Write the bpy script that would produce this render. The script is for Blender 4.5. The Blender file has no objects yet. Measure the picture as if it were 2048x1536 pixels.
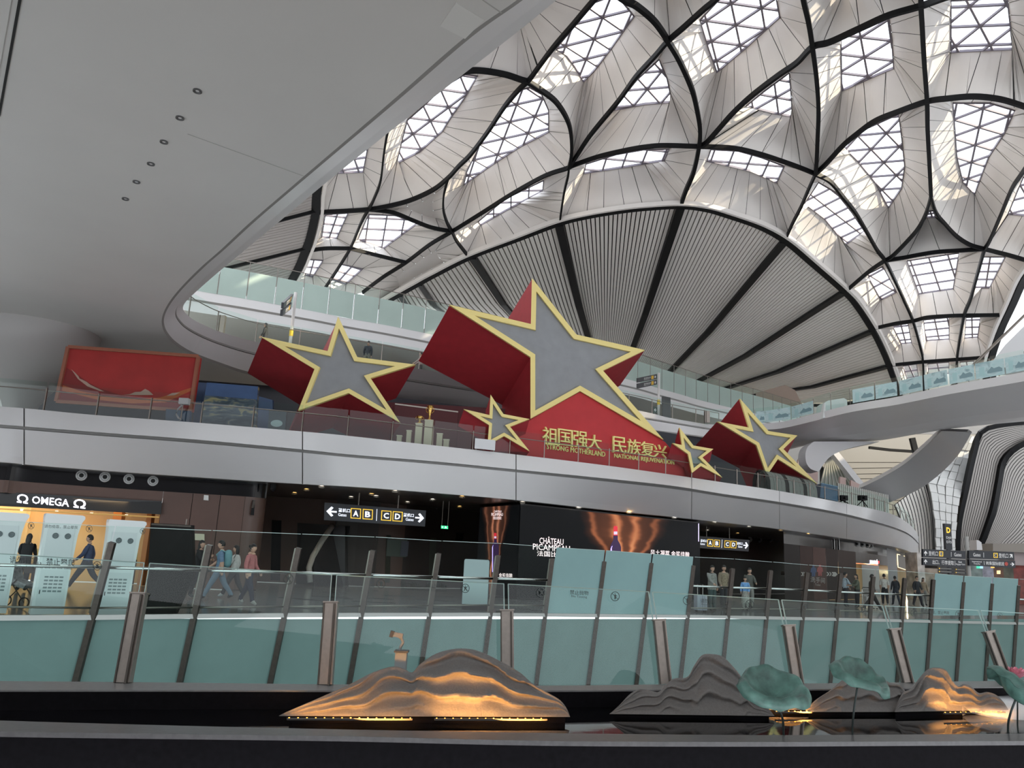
import bpy, math, random
from mathutils import Vector, Matrix
random.seed(7)
SC = bpy.context.scene
COL = SC.collection
# ------------------------------------------------------------------ camera
FPX = 1600.0
PITCH = math.atan(350.0/FPX)
ROLL = math.radians(2.8)
EYE = Vector((0.0, 0.0, 1.6))
_f = Vector((0, math.cos(PITCH), math.sin(PITCH)))
_r0 = Vector((1, 0, 0))
_u0 = Vector((0, -math.sin(PITCH), math.cos(PITCH)))
_r = _r0*math.cos(ROLL) + _u0*math.sin(ROLL)
_u = _u0*math.cos(ROLL) - _r0*math.sin(ROLL)
cam = bpy.data.cameras.new('camera')
cam.sensor_fit = 'HORIZONTAL'; cam.sensor_width = 36.0; cam.lens = 36.0*FPX/2048.0
cam.clip_start = 0.05; cam.clip_end = 2000
co = bpy.data.objects.new('camera', cam); COL.objects.link(co)
co.matrix_world = Matrix(((_r.x, _u.x, -_f.x, EYE.x), (_r.y, _u.y, -_f.y, EYE.y), (_r.z, _u.z, -_f.z, EYE.z), (0, 0, 0, 1)))
SC.camera = co
# ------------------------------------------------------------------ sky, sun, exposure
W = bpy.data.worlds.new('sky'); SC.world = W; W.use_nodes = True
_bg = W.node_tree.nodes['Background']
_bg.inputs['Color'].default_value = (0.90, 0.95, 1.0, 1); _bg.inputs['Strength'].default_value = 2.2
sun = bpy.data.lights.new('sun', 'SUN'); sun.energy = 8.0; sun.angle = math.radians(0.8); sun.color = (1.0, 0.86, 0.62)
so = bpy.data.objects.new('sun', sun); COL.objects.link(so)
_sd = Vector((-0.80, 0.22, -0.56)).normalized()
so.rotation_euler = _sd.to_track_quat('-Z', 'Y').to_euler(); so.location = (60, -20, 90)
SC.cycles.volume_bounces = 6
SC.view_settings.view_transform = 'Standard'; SC.view_settings.look = 'None'
SC.view_settings.exposure = 0.5; SC.view_settings.gamma = 1.0; SC.view_settings.use_curve_mapping = False

# ------------------------------------------------------------------ rays from the measured photograph into the place
def ray(px, py):
    d = _f + _r*((px-1024.0)/FPX) - _u*((py-768.0)/FPX)
    return d
def atY(px, py, Y):
    d = ray(px, py); return EYE + d*((Y-EYE.y)/d.y)
def atZ(px, py, z):
    d = ray(px, py); return EYE + d*((z-EYE.z)/d.z)
def onS(px, py, H, t0=6.0, t1=260.0):
    d = ray(px, py); n = 130; prev = t0
    for i in range(1, n+1):
        t = t0*(t1/t0)**(i/n)
        p = EYE + d*t
        if p.z > H(p.x, p.y):
            a, b = prev, t
            for _ in range(24):
                m = (a+b)/2; p = EYE + d*m
                if p.z > H(p.x, p.y): b = m
                else: a = m
            return EYE + d*b
        prev = t
    return EYE + d*t1
def proj(p):
    v = Vector(p)-EYE; w = v.dot(_f)
    return (1024+FPX*v.dot(_r)/w, 768-FPX*v.dot(_u)/w)
def lerp(a, b, t): return a+(b-a)*t
def smooth(pts, n=6):
    """catmull-rom through points (tuples or vectors)"""
    P = [Vector(p) for p in pts]; out = []
    if len(P) < 3: 
        for i in range(n+1): out.append(P[0].lerp(P[-1], i/n))
        return out
    for i in range(len(P)-1):
        p0 = P[max(i-1, 0)]; p1 = P[i]; p2 = P[i+1]; p3 = P[min(i+2, len(P)-1)]
        for k in range(n):
            t = k/n
            out.append(0.5*((2*p1)+(p2-p0)*t+(2*p0-5*p1+4*p2-p3)*t*t+(3*p1-p0-3*p2+p3)*t**3))
    out.append(P[-1]); return out
def polylen(P): return sum((P[i+1]-P[i]).length for i in range(len(P)-1))
def resample(P, n):
    """n+1 points at equal arc length along an open polyline"""
    L = [0.0]
    for i in range(len(P)-1): L.append(L[-1]+(P[i+1]-P[i]).length)
    out = []; j = 0
    for k in range(n+1):
        s = L[-1]*k/n
        while j < len(P)-2 and L[j+1] < s: j += 1
        d = L[j+1]-L[j]
        out.append(P[j].lerp(P[j+1], (s-L[j])/d if d > 1e-9 else 0))
    return out
def pt_at(P, s):
    """point at arc fraction s of an open polyline"""
    T = polylen(P)*min(max(s, 0), 1); a = 0.0
    for i in range(len(P)-1):
        d = (P[i+1]-P[i]).length
        if a+d >= T or i == len(P)-2: return P[i].lerp(P[i+1], min(1.0, (T-a)/d) if d > 1e-9 else 0)
        a += d
    return P[-1].copy()

# ------------------------------------------------------------------ materials (all procedural)
MATS = {}
def mat(name, col, rough=0.5, metal=0.0, noise=0.0, nscale=8.0, bump=0.0, emit=None, estr=0.0, alpha=None, spec=0.5, trans=None, coat=0.0):
    if name in MATS: return MATS[name]
    m = bpy.data.materials.new(name); m.use_nodes = True
    nt = m.node_tree; b = nt.nodes['Principled BSDF']
    c4 = (*col, 1)
    b.inputs['Base Color'].default_value = c4; b.inputs['Roughness'].default_value = rough
    b.inputs['Metallic'].default_value = metal; b.inputs['Specular IOR Level'].default_value = spec
    if coat: b.inputs['Coat Weight'].default_value = coat
    tc = None
    if noise or bump:
        tc = nt.nodes.new('ShaderNodeTexCoord'); nz = nt.nodes.new('ShaderNodeTexNoise')
        nz.inputs['Scale'].default_value = nscale; nz.inputs['Detail'].default_value = 6
        nt.links.new(tc.outputs['Object'], nz.inputs['Vector'])
        if noise:
            r = nt.nodes.new('ShaderNodeValToRGB')
            r.color_ramp.elements[0].position = 0.3; r.color_ramp.elements[1].position = 0.7
            r.color_ramp.elements[0].color = (*[max(0, c*(1-noise)) for c in col], 1)
            r.color_ramp.elements[1].color = (*[min(1, c*(1+noise)) for c in col], 1)
            nt.links.new(nz.outputs['Fac'], r.inputs['Fac']); nt.links.new(r.outputs['Color'], b.inputs['Base Color'])
        if bump:
            bp = nt.nodes.new('ShaderNodeBump'); bp.inputs['Strength'].default_value = bump; bp.inputs['Distance'].default_value = 0.02
            nt.links.new(nz.outputs['Fac'], bp.inputs['Height']); nt.links.new(bp.outputs['Normal'], b.inputs['Normal'])
    if emit:
        b.inputs['Emission Color'].default_value = (*emit, 1); b.inputs['Emission Strength'].default_value = estr
    MATS[name] = m; return m
def glass(name, tint=(0.85, 0.95, 0.92), refl=0.012, rough=0.0, haze=0.0, hazecol=(0.6, 0.75, 0.72)):
    """thin architectural glass: clear with a Fresnel reflection, optional frosting"""
    if name in MATS: return MATS[name]
    m = bpy.data.materials.new(name); m.use_nodes = True; nt = m.node_tree
    for n in list(nt.nodes): nt.nodes.remove(n)
    out = nt.nodes.new('ShaderNodeOutputMaterial'); tr = nt.nodes.new('ShaderNodeBsdfTransparent'); gl = nt.nodes.new('ShaderNodeBsdfGlossy')
    tr.inputs['Color'].default_value = (*tint, 1); gl.inputs['Roughness'].default_value = rough; gl.inputs['Color'].default_value = (1, 1, 1, 1)
    lw = nt.nodes.new('ShaderNodeLayerWeight'); lw.inputs['Blend'].default_value = 0.25
    mp = nt.nodes.new('ShaderNodeMapRange'); mp.inputs['To Min'].default_value = refl; mp.inputs['To Max'].default_value = 0.25
    nt.links.new(lw.outputs['Fresnel'], mp.inputs['Value'])
    mx = nt.nodes.new('ShaderNodeMixShader'); nt.links.new(mp.outputs['Result'], mx.inputs['Fac'])
    src = tr
    if haze:
        df = nt.nodes.new('ShaderNodeBsdfDiffuse'); df.inputs['Color'].default_value = (*hazecol, 1)
        m2 = nt.nodes.new('ShaderNodeMixShader'); m2.inputs['Fac'].default_value = haze
        nt.links.new(tr.outputs[0], m2.inputs[1]); nt.links.new(df.outputs[0], m2.inputs[2]); src = m2
    nt.links.new(src.outputs[0], mx.inputs[1]); nt.links.new(gl.outputs[0], mx.inputs[2]); nt.links.new(mx.outputs[0], out.inputs['Surface'])
    MATS[name] = m; return m
def glow(name, col, strength):
    return mat(name, col, 0.5, emit=col, estr=strength)

M_WHITE = mat('white_panel', (0.83, 0.785, 0.75), 0.45, noise=0.03, nscale=0.6)
M_FASCIA = mat('fascia_white', (0.70, 0.69, 0.70), 0.32, noise=0.02, nscale=0.4)
M_SOFFIT = mat('soffit_grey', (0.74, 0.725, 0.70), 0.5, noise=0.03, nscale=0.3)
M_SEAM = mat('seam_dark', (0.03, 0.03, 0.03), 0.9)
M_BLACK = mat('black_steel', (0.006, 0.006, 0.007), 0.5, spec=0.2)
M_MULL = mat('mullion_grey', (0.26, 0.235, 0.28), 0.5)
M_SLAT = mat('slat_white', (0.86, 0.82, 0.775), 0.55)
M_STEEL = mat('brushed_steel', (0.235, 0.205, 0.182), 0.34, 0.85, noise=0.08, nscale=20)
M_DSTEEL = mat('bronze_post', (0.072, 0.062, 0.054), 0.4, 0.8, noise=0.12, nscale=12)
M_CHROME = mat('polished_steel', (0.75, 0.75, 0.75), 0.14, 1.0)
M_RED = mat('red_fabric', (0.30, 0.014, 0.022), 0.75, noise=0.08, nscale=3)
M_REDWALL = mat('red_wall', (0.50, 0.030, 0.036), 0.7, noise=0.05, nscale=2)
M_GOLD = mat('gold_frame', (0.86, 0.70, 0.27), 0.5)
M_STARGREY = mat('star_grey', (0.27, 0.275, 0.29), 0.7, noise=0.06, nscale=2)
M_GLASS = glass('clear_glass')
M_NGLASS = glass('near_glass', (0.84, 0.93, 0.91), 0.012)
M_SKYGLASS = glass('skylight_glass', (0.93, 0.95, 0.98), 0.04)
M_FROST = mat('frosted_glass', (0.150, 0.238, 0.226), 0.22, noise=0.04, nscale=1.5, spec=0.5)
M_L4GLASS = mat('frosted_pale_glass', (0.40, 0.50, 0.46), 0.25, noise=0.05, nscale=0.5)
M_SKIN = mat('skin', (0.55, 0.34, 0.25), 0.6)
M_HAIR = mat('hair_black', (0.012, 0.010, 0.010), 0.5)

# ------------------------------------------------------------------ object helpers
ORG = {}
def link(o, parent=None):
    COL.objects.link(o)
    if parent is not None: o.parent = parent
    return o
def thing(name, label, cat, loc, group=None, kind=None):
    o = bpy.data.objects.new(name, None); COL.objects.link(o)
    o.empty_display_size = 0.2
    o.location = loc; ORG[o.name] = Vector(loc)
    if label: o['label'] = label
    if cat: o['category'] = cat
    if group: o['group'] = group
    if kind: o['kind'] = kind
    return o
def struct(name, loc=(0, 0, 0), label=None):
    o = bpy.data.objects.new(name, None); COL.objects.link(o); o.location = loc; ORG[o.name] = Vector(loc)
    o['kind'] = 'structure'
    if label: o['label'] = label
    return o
def mesh(name, verts, faces, mt, parent=None, smoothf=False, label=None, cat=None, group=None, kind=None):
    """world-space verts -> ONE mesh object; origin follows the parent thing, or the base of the mesh"""
    V = [Vector(v) for v in verts]
    if parent is not None: org = ORG.get(parent.name, Vector((0, 0, 0)))
    else:
        n = max(1, len(V)); org = Vector((sum(v.x for v in V)/n, sum(v.y for v in V)/n, min(v.z for v in V)))
    me = bpy.data.meshes.new(name)
    me.from_pydata([tuple(v-org) for v in V], [], faces)
    ms = mt if isinstance(mt, (list, tuple)) else [mt]
    for m in ms: me.materials.append(m)
    if smoothf:
        for p in me.polygons: p.use_smooth = True
    me.update()
    o = bpy.data.objects.new(name, me); COL.objects.link(o)
    if parent is not None: o.parent = parent
    else: o.location = org
    ORG[o.name] = org
    if label: o['label'] = label
    if cat: o['category'] = cat
    if group: o['group'] = group
    if kind: o['kind'] = kind
    return o
class MB:
    def __init__(s): s.v = []; s.f = []
    def add(s, v, f):
        n = len(s.v); s.v += [Vector(x) for x in v]; s.f += [tuple(i+n for i in q) for q in f]; return s
    def quad(s, a, b, c, d): return s.add([a, b, c, d], [(0, 1, 2, 3)])
    def slab(s, poly, vec):
        """extrude a polygon (list of points) along vec"""
        n = len(poly); P = [Vector(p) for p in poly]; Q = [p+Vector(vec) for p in P]
        f = [tuple(range(n)), tuple(range(2*n-1, n-1, -1))]
        for i in range(n): f.append((i, (i+1) % n, n+(i+1) % n, n+i))
        return s.add(P+Q, f)
    def box(s, c, size, rz=0.0, M=None):
        hx, hy, hz = size[0]/2, size[1]/2, size[2]/2
        R = M if M is not None else Matrix.Rotation(rz, 3, 'Z')
        P = [Vector(c)+R @ Vector((x*hx, y*hy, z*hz)) for x in (-1, 1) for y in (-1, 1) for z in (-1, 1)]
        return s.add(P, [(0, 1, 3, 2), (4, 6, 7, 5), (0, 4, 5, 1), (2, 3, 7, 6), (0, 2, 6, 4), (1, 5, 7, 3)])
    def bar(s, a, b, w, h, up=(0, 0, 1)):
        """box beam from a to b, w across, h along up"""
        a = Vector(a); b = Vector(b); t = (b-a)
        if t.length < 1e-6: return s
        t.normalize(); x = t.cross(Vector(up))
        if x.length < 1e-4: x = t.cross(Vector((1, 0, 0)))
        x.normalize(); y = x.cross(t)
        P = []
        for p in (a, b):
            for sx, sy in ((-1, -1), (1, -1), (1, 1), (-1, 1)): P.append(p+x*(sx*w/2)+y*(sy*h/2))
        return s.add(P, [(3, 2, 1, 0), (4, 5, 6, 7), (0, 1, 5, 4), (1, 2, 6, 5), (2, 3, 7, 6), (3, 0, 4, 7)])
    def tube(s, pts, r, n=8, cap=True):
        P = [Vector(p) for p in pts]; R = r if isinstance(r, (list, tuple)) else [r]*len(P)
        rings = []; ref = None
        for i, p in enumerate(P):
            t = (P[min(i+1, len(P)-1)]-P[max(i-1, 0)])
            if t.length < 1e-9: t = Vector((0, 0, 1))
            t.normalize()
            if ref is None:
                ref = Vector((0, 0, 1)) if abs(t.z) < 0.9 else Vector((1, 0, 0))
            x = t.cross(ref)
            if x.length < 1e-5: x = t.cross(Vector((0, 1, 0.1)))
            x.normalize(); y = t.cross(x); ref = x.cross(t) if False else ref
            rings.append([p+(x*math.cos(2*math.pi*k/n)+y*math.sin(2*math.pi*k/n))*R[i] for k in range(n)])
        v = [q for g in rings for q in g]; f = []
        for i in range(len(P)-1):
            for k in range(n):
                f.append((i*n+k, i*n+(k+1) % n, (i+1)*n+(k+1) % n, (i+1)*n+k))
        if cap: f.append(tuple(range(n-1, -1, -1))); f.append(tuple(range((len(P)-1)*n, len(P)*n)))
        return s.add(v, f)
    def strip(s, A, B):
        """quads between two equal-length polylines"""
        n = len(A); v = list(A)+list(B)
        return s.add(v, [(i, i+1, n+i+1, n+i) for i in range(n-1)])
    def beam(s, pts, w, h, up=None):
        """swept rectangular section along a polyline; up: function(point)->vector or vector"""
        P = [Vector(p) for p in pts]; rings = []
        for i, p in enumerate(P):
            t = (P[min(i+1, len(P)-1)]-P[max(i-1, 0)]).normalized()
            uu = Vector((0, 0, 1)) if up is None else (up(p) if callable(up) else Vector(up))
            x = t.cross(uu)
            if x.length < 1e-5: x = Vector((1, 0, 0))
            x.normalize(); y = x.cross(t)
            rings.append([p+x*(a*w/2)+y*(b*h/2) for a, b in ((-1, -1), (1, -1), (1, 1), (-1, 1))])
        v = [q for g in rings for q in g]; f = [(3, 2, 1, 0), tuple(range(len(v)-4, len(v)))]
        for i in range(len(P)-1):
            for k in range(4): f.append((i*4+k, i*4+(k+1) % 4, (i+1)*4+(k+1) % 4, (i+1)*4+k))
        return s.add(v, f)
    def lathe(s, prof, c, n=24, a0=0.0, a1=2*math.pi):
        c = Vector(c); full = abs(a1-a0-2*math.pi) < 1e-6; m = n if full else n+1
        v = []; f = []
        for r, z in prof:
            for k in range(m):
                a = a0+(a1-a0)*k/n; v.append(c+Vector((r*math.cos(a), r*math.sin(a), z)))
        for i in range(len(prof)-1):
            for k in range(n):
                k2 = (k+1) % m; f.append((i*m+k, i*m+k2, (i+1)*m+k2, (i+1)*m+k))
        return s.add(v, f)
    def build(s, name, mt, parent=None, **kw): return mesh(name, s.v, s.f, mt, parent, **kw)

# ------------------------------------------------------------------ lettering
_TXT = {}
def text_geo(txt, bold=0.0, ext=0.0):
    """triangulated outline of a string, normalised to 0..1 in u,v (width, height); returns verts, faces, aspect"""
    k = (txt, bold, ext)
    if k in _TXT: return _TXT[k]
    cu = bpy.data.curves.new('t', 'FONT'); cu.body = txt; cu.size = 1.0; cu.resolution_u = 2; cu.offset = bold; cu.extrude = ext
    o = bpy.data.objects.new('t', cu); COL.objects.link(o)
    dg = bpy.context.evaluated_depsgraph_get(); dg.update()
    me = bpy.data.meshes.new_from_object(o.evaluated_get(dg))
    V = [v.co.copy() for v in me.vertices]; Fc = [tuple(p.vertices) for p in me.polygons]
    bpy.data.objects.remove(o); bpy.data.curves.remove(cu); bpy.data.meshes.remove(me)
    if not V: _TXT[k] = ([], [], 1); return _TXT[k]
    x0 = min(v.x for v in V); x1 = max(v.x for v in V); y0 = min(v.y for v in V); y1 = max(v.y for v in V)
    w = max(1e-6, x1-x0); h = max(1e-6, y1-y0)
    _TXT[k] = ([((v.x-x0)/w, (v.y-y0)/h, v.z) for v in V], Fc, w/h); return _TXT[k]
def text_on(name, txt, quad, mt, parent=None, bold=0.0, depth=0.0, off=0.0, **kw):
    """lettering mapped onto quad = (bottom-left, bottom-right, top-right, top-left) in world space"""
    bl, br, tr, tl = [Vector(q) for q in quad]
    n = (br-bl).cross(tl-bl).normalized()
    if n.dot(EYE-bl) < 0: n = -n
    V, Fc, a = text_geo(txt, bold, 0.5 if depth else 0.0)
    out = []
    for u, v, z in V:
        p = bl.lerp(br, u).lerp(tl.lerp(tr, u), v)
        out.append(p+n*(off+(z+0.5 if depth else 0)*depth))
    return mesh(name, out, Fc, mt, parent, **kw)
# =================================================================== FLOORS
FAR_EDGE_PX = [(-150, 1239), (0, 1236), (193, 1234), (400, 1232), (600, 1230), (800, 1229), (1000, 1229), (1200, 1230), (1390, 1233), (1600, 1237), (1760, 1241), (1900, 1244), (2046, 1247), (2200, 1251)]
FAR_EDGE = smooth([atZ(x, y, 0.0) for x, y in FAR_EDGE_PX], 4)
def hoff(P, d):
    """offset a roughly left-to-right polyline horizontally, +d = away from the camera side"""
    out = []
    for i, p in enumerate(P):
        t = P[min(i+1, len(P)-1)]-P[max(i-1, 0)]; t.z = 0
        if t.length < 1e-6: t = Vector((1, 0, 0))
        t.normalize(); n = Vector((-t.y, t.x, 0)); out.append(p+n*d)
    return out
def floor_mat():
    m = mat('polished_stone_floor', (0.20, 0.20, 0.20), 0.14, noise=0.10, nscale=0.7, spec=0.5)
    return m
mb = MB(); A = [p+Vector((0, 0, -0.02)) for p in FAR_EDGE]
B = [Vector((p.x*6, p.y*6, p.z)) for p in A]
mb.strip(A, B); mb.strip([p+Vector((0, 0, -0.03)) for p in A], A)
mb.build('floor', floor_mat(), kind='structure')
M_DASH = mat('dark_reflection', (0.025, 0.025, 0.027), 0.2)  # line reflections painted onto the floor as thin dark dashes
fl = struct('trim_1')
for i in range(44):
    px = random.uniform(560, 1400); py = random.uniform(1172, 1222)
    p = atZ(px, py, 0.0); w = random.uniform(0.6, 1.5)
    MB().box(p+Vector((0, 0, -0.012)), (w, 0.05, 0.012)).build('reflection_dash', M_DASH, fl)
mb = MB(); mb.quad((-60, -40, -0.02), (60, -40, -0.02), (60, 4.6, -0.02), (-60, 4.6, -0.02))
mb.build('floor', mat('near_stone_floor', (0.10, 0.10, 0.10), 0.3, noise=0.1, nscale=1.2), kind='structure')
mb = MB(); mb.quad((-70, 4.6, -6.0), (80, 4.6, -6.0), (80, 60, -6.0), (-70, 60, -6.0))
mb.build('floor', mat('lower_hall_floor', (0.32, 0.32, 0.31), 0.3, noise=0.1, nscale=0.5), kind='structure')

# =================================================================== LEVEL TWO BALCONY (white fascia)
Z2T, Z2G, Z2G2, Z2B = 5.88, 5.20, 5.10, 4.00
L2T_PX = [(-170, 802), (0, 813), (65, 818), (191, 830), (403, 846), (605, 863), (700, 872), (871, 891), (1032, 909), (1213, 931), (1348, 950), (1448, 965), (1559, 982), (1682, 1005), (1770, 1024), (1805, 1039), (1829, 1059), (1841, 1082)]
L2G_PX = [(-170, 838), (0, 849), (65, 854), (191, 864), (403, 880), (605, 899), (700, 909), (871, 923), (1032, 939), (1213, 957), (1348, 972), (1448, 988), (1559, 1004), (1682, 1026), (1770, 1049), (1811, 1064), (1829, 1077), (1840, 1090)]
L2B_PX = [(-170, 915), (0, 924), (65, 930), (191, 940), (403, 955), (605, 968), (700, 973), (871, 986), (1032, 1000), (1213, 1020), (1348, 1034), (1448, 1045), (1559, 1058), (1682, 1076), (1770, 1090), (1811, 1100), (1829, 1108), (1842, 1116)]
def curve_px(px, z): return smooth([atZ(x, y, z) for x, y in px], 9)
L2T = curve_px(L2T_PX, Z2T); L2G = curve_px(L2G_PX, Z2G); L2B = curve_px(L2B_PX, Z2B)
N2 = len(L2T)-1
L2G2 = [a.lerp(b, 0.09) for a, b in zip(L2G, L2B)]
def seam_fracs(curve, xs):
    out = []
    for X in xs:
        k = min(range(len(curve)), key=lambda i: abs(proj(curve[i])[0]-X)); out.append(k)
    return out
cuts = [0]+sorted(set(seam_fracs(L2G, [50, 598, 1031, 1382, 1560, 1690])))+[N2]
tr = struct('trim_2', label='white two-band balcony fascia running across the hall')
mb = MB(); mb.strip(hoff(L2T, 0.12), hoff(L2G, 0.14)); mb.strip(hoff(L2G, 0.14), hoff(L2G2, 0.14)); mb.strip(hoff(L2G2, 0.14), hoff(L2B, 0.12))
mb.build('groove_backing', mat('groove_grey', (0.30, 0.29, 0.28), 0.7), tr, smoothf=True)
for a, b in zip(cuts[:-1], cuts[1:]):
    def seg(P, lo, hi):
        Q = [p.copy() for p in P[lo:hi+1]]
        if lo > 0: Q[0] = Q[0].lerp(Q[1], min(0.4, 0.02/max(0.02, (Q[1]-Q[0]).length)))
        if hi < N2: Q[-1] = Q[-1].lerp(Q[-2], min(0.4, 0.02/max(0.02, (Q[-1]-Q[-2]).length)))
        return Q
    mb = MB(); T = seg(L2T, a, b); G = seg(L2G, a, b)
    mb.strip(T, G); mb.strip([hoff(L2T, 0.25)[i] for i in range(a, b+1)], T); mb.strip(G, [hoff(L2G, 0.12)[i] for i in range(a, b+1)])
    mb.build('fascia_panel', M_FASCIA, tr, smoothf=True)
    mb = MB(); G = seg(L2G2, a, b); Bt = seg(L2B, a, b)
    mid = [x.lerp(y, 0.8)+Vector((0, 0, 0)) for x, y in zip(G, Bt)]
    mb.strip(G, mid); mb.strip(mid, [p for p in Bt]); mb.strip(Bt, [hoff(L2B, 0.3)[i] for i in range(a, b+1)])
    mb.build('fascia_panel', M_FASCIA, tr, smoothf=True)
# slab top and dark soffit under the balcony
def deep(P, d): return [Vector((p.x+d*0.05, p.y+d, p.z)) for p in P]
mb = MB(); mb.strip(hoff(L2T, 0.2), deep(L2T, 26)); mb.build('floor', mat('balcony_floor', (0.20, 0.19, 0.18), 0.6, noise=0.1, nscale=0.6), kind='structure')
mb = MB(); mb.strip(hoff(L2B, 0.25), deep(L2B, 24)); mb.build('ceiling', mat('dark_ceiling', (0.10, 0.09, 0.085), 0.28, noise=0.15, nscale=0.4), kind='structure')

# =================================================================== LEVEL THREE: slab over the left side, ring opening, far gallery
Z3B, Z3T = 10.0, 11.2
L3B_PX = [(1110, -64), (1034, 0), (928, 76), (771, 213), (600, 359), (500, 445), (441, 500), (400, 536), (359, 578), (336, 608), (325, 632), (324, 650), (331, 668), (349, 688), (383, 709), (444, 732), (496, 749), (600, 772), (700, 788), (792, 802), (915, 818), (1060, 834), (1240, 855), (1385, 872), (1480, 886)]
L3T_PX = [(1196, -66), (1113, 0), (1037, 62), (935, 142), (771, 270), (639, 376), (548, 452), (478, 510), (430, 550), (396, 580), (372, 603), (366, 616), (371, 626), (386, 639), (414, 653), (444, 665), (513, 684), (600, 699), (733, 720), (845, 739), (980, 762), (1120, 790), (1287, 823), (1341, 836), (1440, 853)]
# pair the two edge lines point by point so the fascia does not shear
b_ctrl = [atZ(x, y, Z3B) for x, y in L3B_PX]; t_ctrl = [atZ(x, y, Z3T) for x, y in L3T_PX]
L3B = smooth(b_ctrl, 6); L3T = smooth(t_ctrl, 6)
tr = struct('trim_3', label='white sloping fascia of the overhead slab and gallery ring')
n3 = len(L3B)
mid1 = [b.lerp(t, 0.10)+Vector((0, 0, -0.02)) for b, t in zip(L3B, L3T)]
mid2 = [b.lerp(t, 0.62) for b, t in zip(L3B, L3T)]; mid3 = [b.lerp(t, 0.66)+Vector((0, 0, 0.05)) for b, t in zip(L3B, L3T)]
def rng(P, a, b): return P[a:b+1]
cut3 = [0, 24, 52, 84, 100, 116, 130, n3-1]
for a, b in zip(cut3[:-1], cut3[1:]):
    mb = MB(); mb.strip(rng(mid1, a, b), rng(mid2, a, b)); mb.build('fascia_panel', M_FASCIA, tr, smoothf=True)
    mb = MB(); mb.strip(rng(mid3, a, b), rng(L3T, a, b)); mb.build('fascia_panel', M_FASCIA, tr, smoothf=True)
mb = MB(); mb.strip(L3B, mid1); mb.strip([m+Vector((0, 0, 0.03)) for m in mid2], [m+Vector((0, 0, 0.03)) for m in mid3])
mb.build('shadow_groove', mat('groove_grey', (0.3, 0.29, 0.28), 0.7), tr, smoothf=True)
out3 = []; out3t = []
for i, p in enumerate(L3B):
    k = i/(n3-1)
    if k < 0.40: d = Vector((-42, -6, 0))
    elif k < 0.62:
        t = (k-0.40)/0.22; d = Vector((-42, -6, 0)).lerp(Vector((-3, 34, 0)), t)
        d = d.normalized()*lerp(42, 34, t)
    else: d = Vector((0, 34, 0))
    out3.append(p+d); out3t.append(L3T[i]+d)
mb = MB(); mb.strip(L3B, out3)
mb.build('ceiling', M_SOFFIT, kind='structure', smoothf=True)
mb = MB(); mb.strip(L3T, [p+Vector((0, 0, 0)) for p in out3t]); mb.build('floor', mat('gallery_floor', (0.4, 0.39, 0.38), 0.4), kind='structure')
# seams of the soffit
tr = struct('trim_4')
for (x0, y0, x1, y1) in ((375, 268, 607, 352), (965, 0, 1003, 26)):
    a = atZ(x0, y0, Z3B-0.004); b = atZ(x1, y1, Z3B-0.004)
    MB().bar(a, b, 0.02, 0.006).build('seam', mat('soffit_seam', (0.50, 0.49, 0.47), 0.8), tr)
a = atZ(47, -40, Z3B-0.01); b = atZ(-2, 232, Z3B-0.01)
MB().bar(a, b, 0.045, 0.02).build('seam', M_SEAM, tr)
P = [atZ(47, -60, Z3B-0.03), atZ(-30, 350, Z3B-0.03), atZ(-90, 340, Z3B-0.03), atZ(-20, -60, Z3B-0.03)]
a, b = P[0]+Vector((-0.10, 0, 0)), P[1]+Vector((-0.10, 0, 0))
MB().slab([a, b, b+Vector((-8, 0, 0)), a+Vector((-8, 0, 0))], (0, 0, 0.02)).build('soffit_board', M_SOFFIT, tr)
P = [atZ(x, y, Z3B-0.012) for x, y in ((880, 52), (912, 6), (968, 40), (930, 78))]
MB().slab(P, (0, 0, 0.01)).build('access_hatch', mat('hatch_grey', (0.82, 0.81, 0.78), 0.5), tr)
# downlights in the soffit
for i, (x, y) in enumerate([(395, 181), (360, 235), (328, 283), (302, 327), (273, 363), (251, 397)]):
    c = atZ(x, y, Z3B)
    t = thing('downlight', ('nearest to the top', 'second', 'third', 'fourth', 'fifth', 'farthest and faintest')[i]+' of six small round downlights in the grey soffit', 'downlight', c-Vector((0, 0, 0.05)), group='soffit downlights')
    MB().lathe([(0.0, -0.005), (0.045, -0.005), (0.07, -0.03), (0.085, -0.03), (0.085, 0.0)], c, 16).build('trim_ring', mat('downlight_ring', (0.12, 0.12, 0.12), 0.4), t)
    MB().lathe([(0.0, -0.012), (0.035, -0.012)], c, 12).build('lens', mat('lens_pale', (0.8, 0.8, 0.8), 0.2), t)

# =================================================================== LEVEL FOUR GALLERY
Z4T, Z4B = 16.0, 14.75
L4T_PX = [(250, 556), (320, 569), (396, 582), (480, 596), (536, 606), (591, 616), (644, 626), (697, 637), (770, 650), (864, 669), (1000, 698), (1120, 727), (1248, 757), (1287, 767), (1319, 777), (1362, 789), (1399, 800), (1460, 815), (1519, 829), (1600, 851)]
L4T = resample(smooth([atZ(x, y, Z4T) for x, y in L4T_PX], 5), 90)
tr = struct('trim_5', label='white fascia band of the topmost gallery')
mb = MB(); l4b = [p-Vector((0, 0, 1.25)) for p in hoff(L4T, 0.1)]
g1 = [p-Vector((0, 0, 0.52)) for p in L4T]; g2 = [p-Vector((0, 0, 0.64)) for p in hoff(L4T, 0.08)]
mb.strip(L4T, g1); mb.build('fascia_panel', M_FASCIA, tr, smoothf=True)
mb = MB(); mb.strip(g2, l4b); mb.build('fascia_panel', M_FASCIA, tr, smoothf=True)
mb = MB(); mb.strip(g1, g2); mb.build('shadow_groove', mat('groove_grey', (0.3, 0.29, 0.28), 0.7), tr)
mb = MB(); mb.strip(l4b, deep(l4b, 14)); mb.build('ceiling', mat('gallery_soffit', (0.62, 0.59, 0.57), 0.5), kind='structure')
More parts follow.
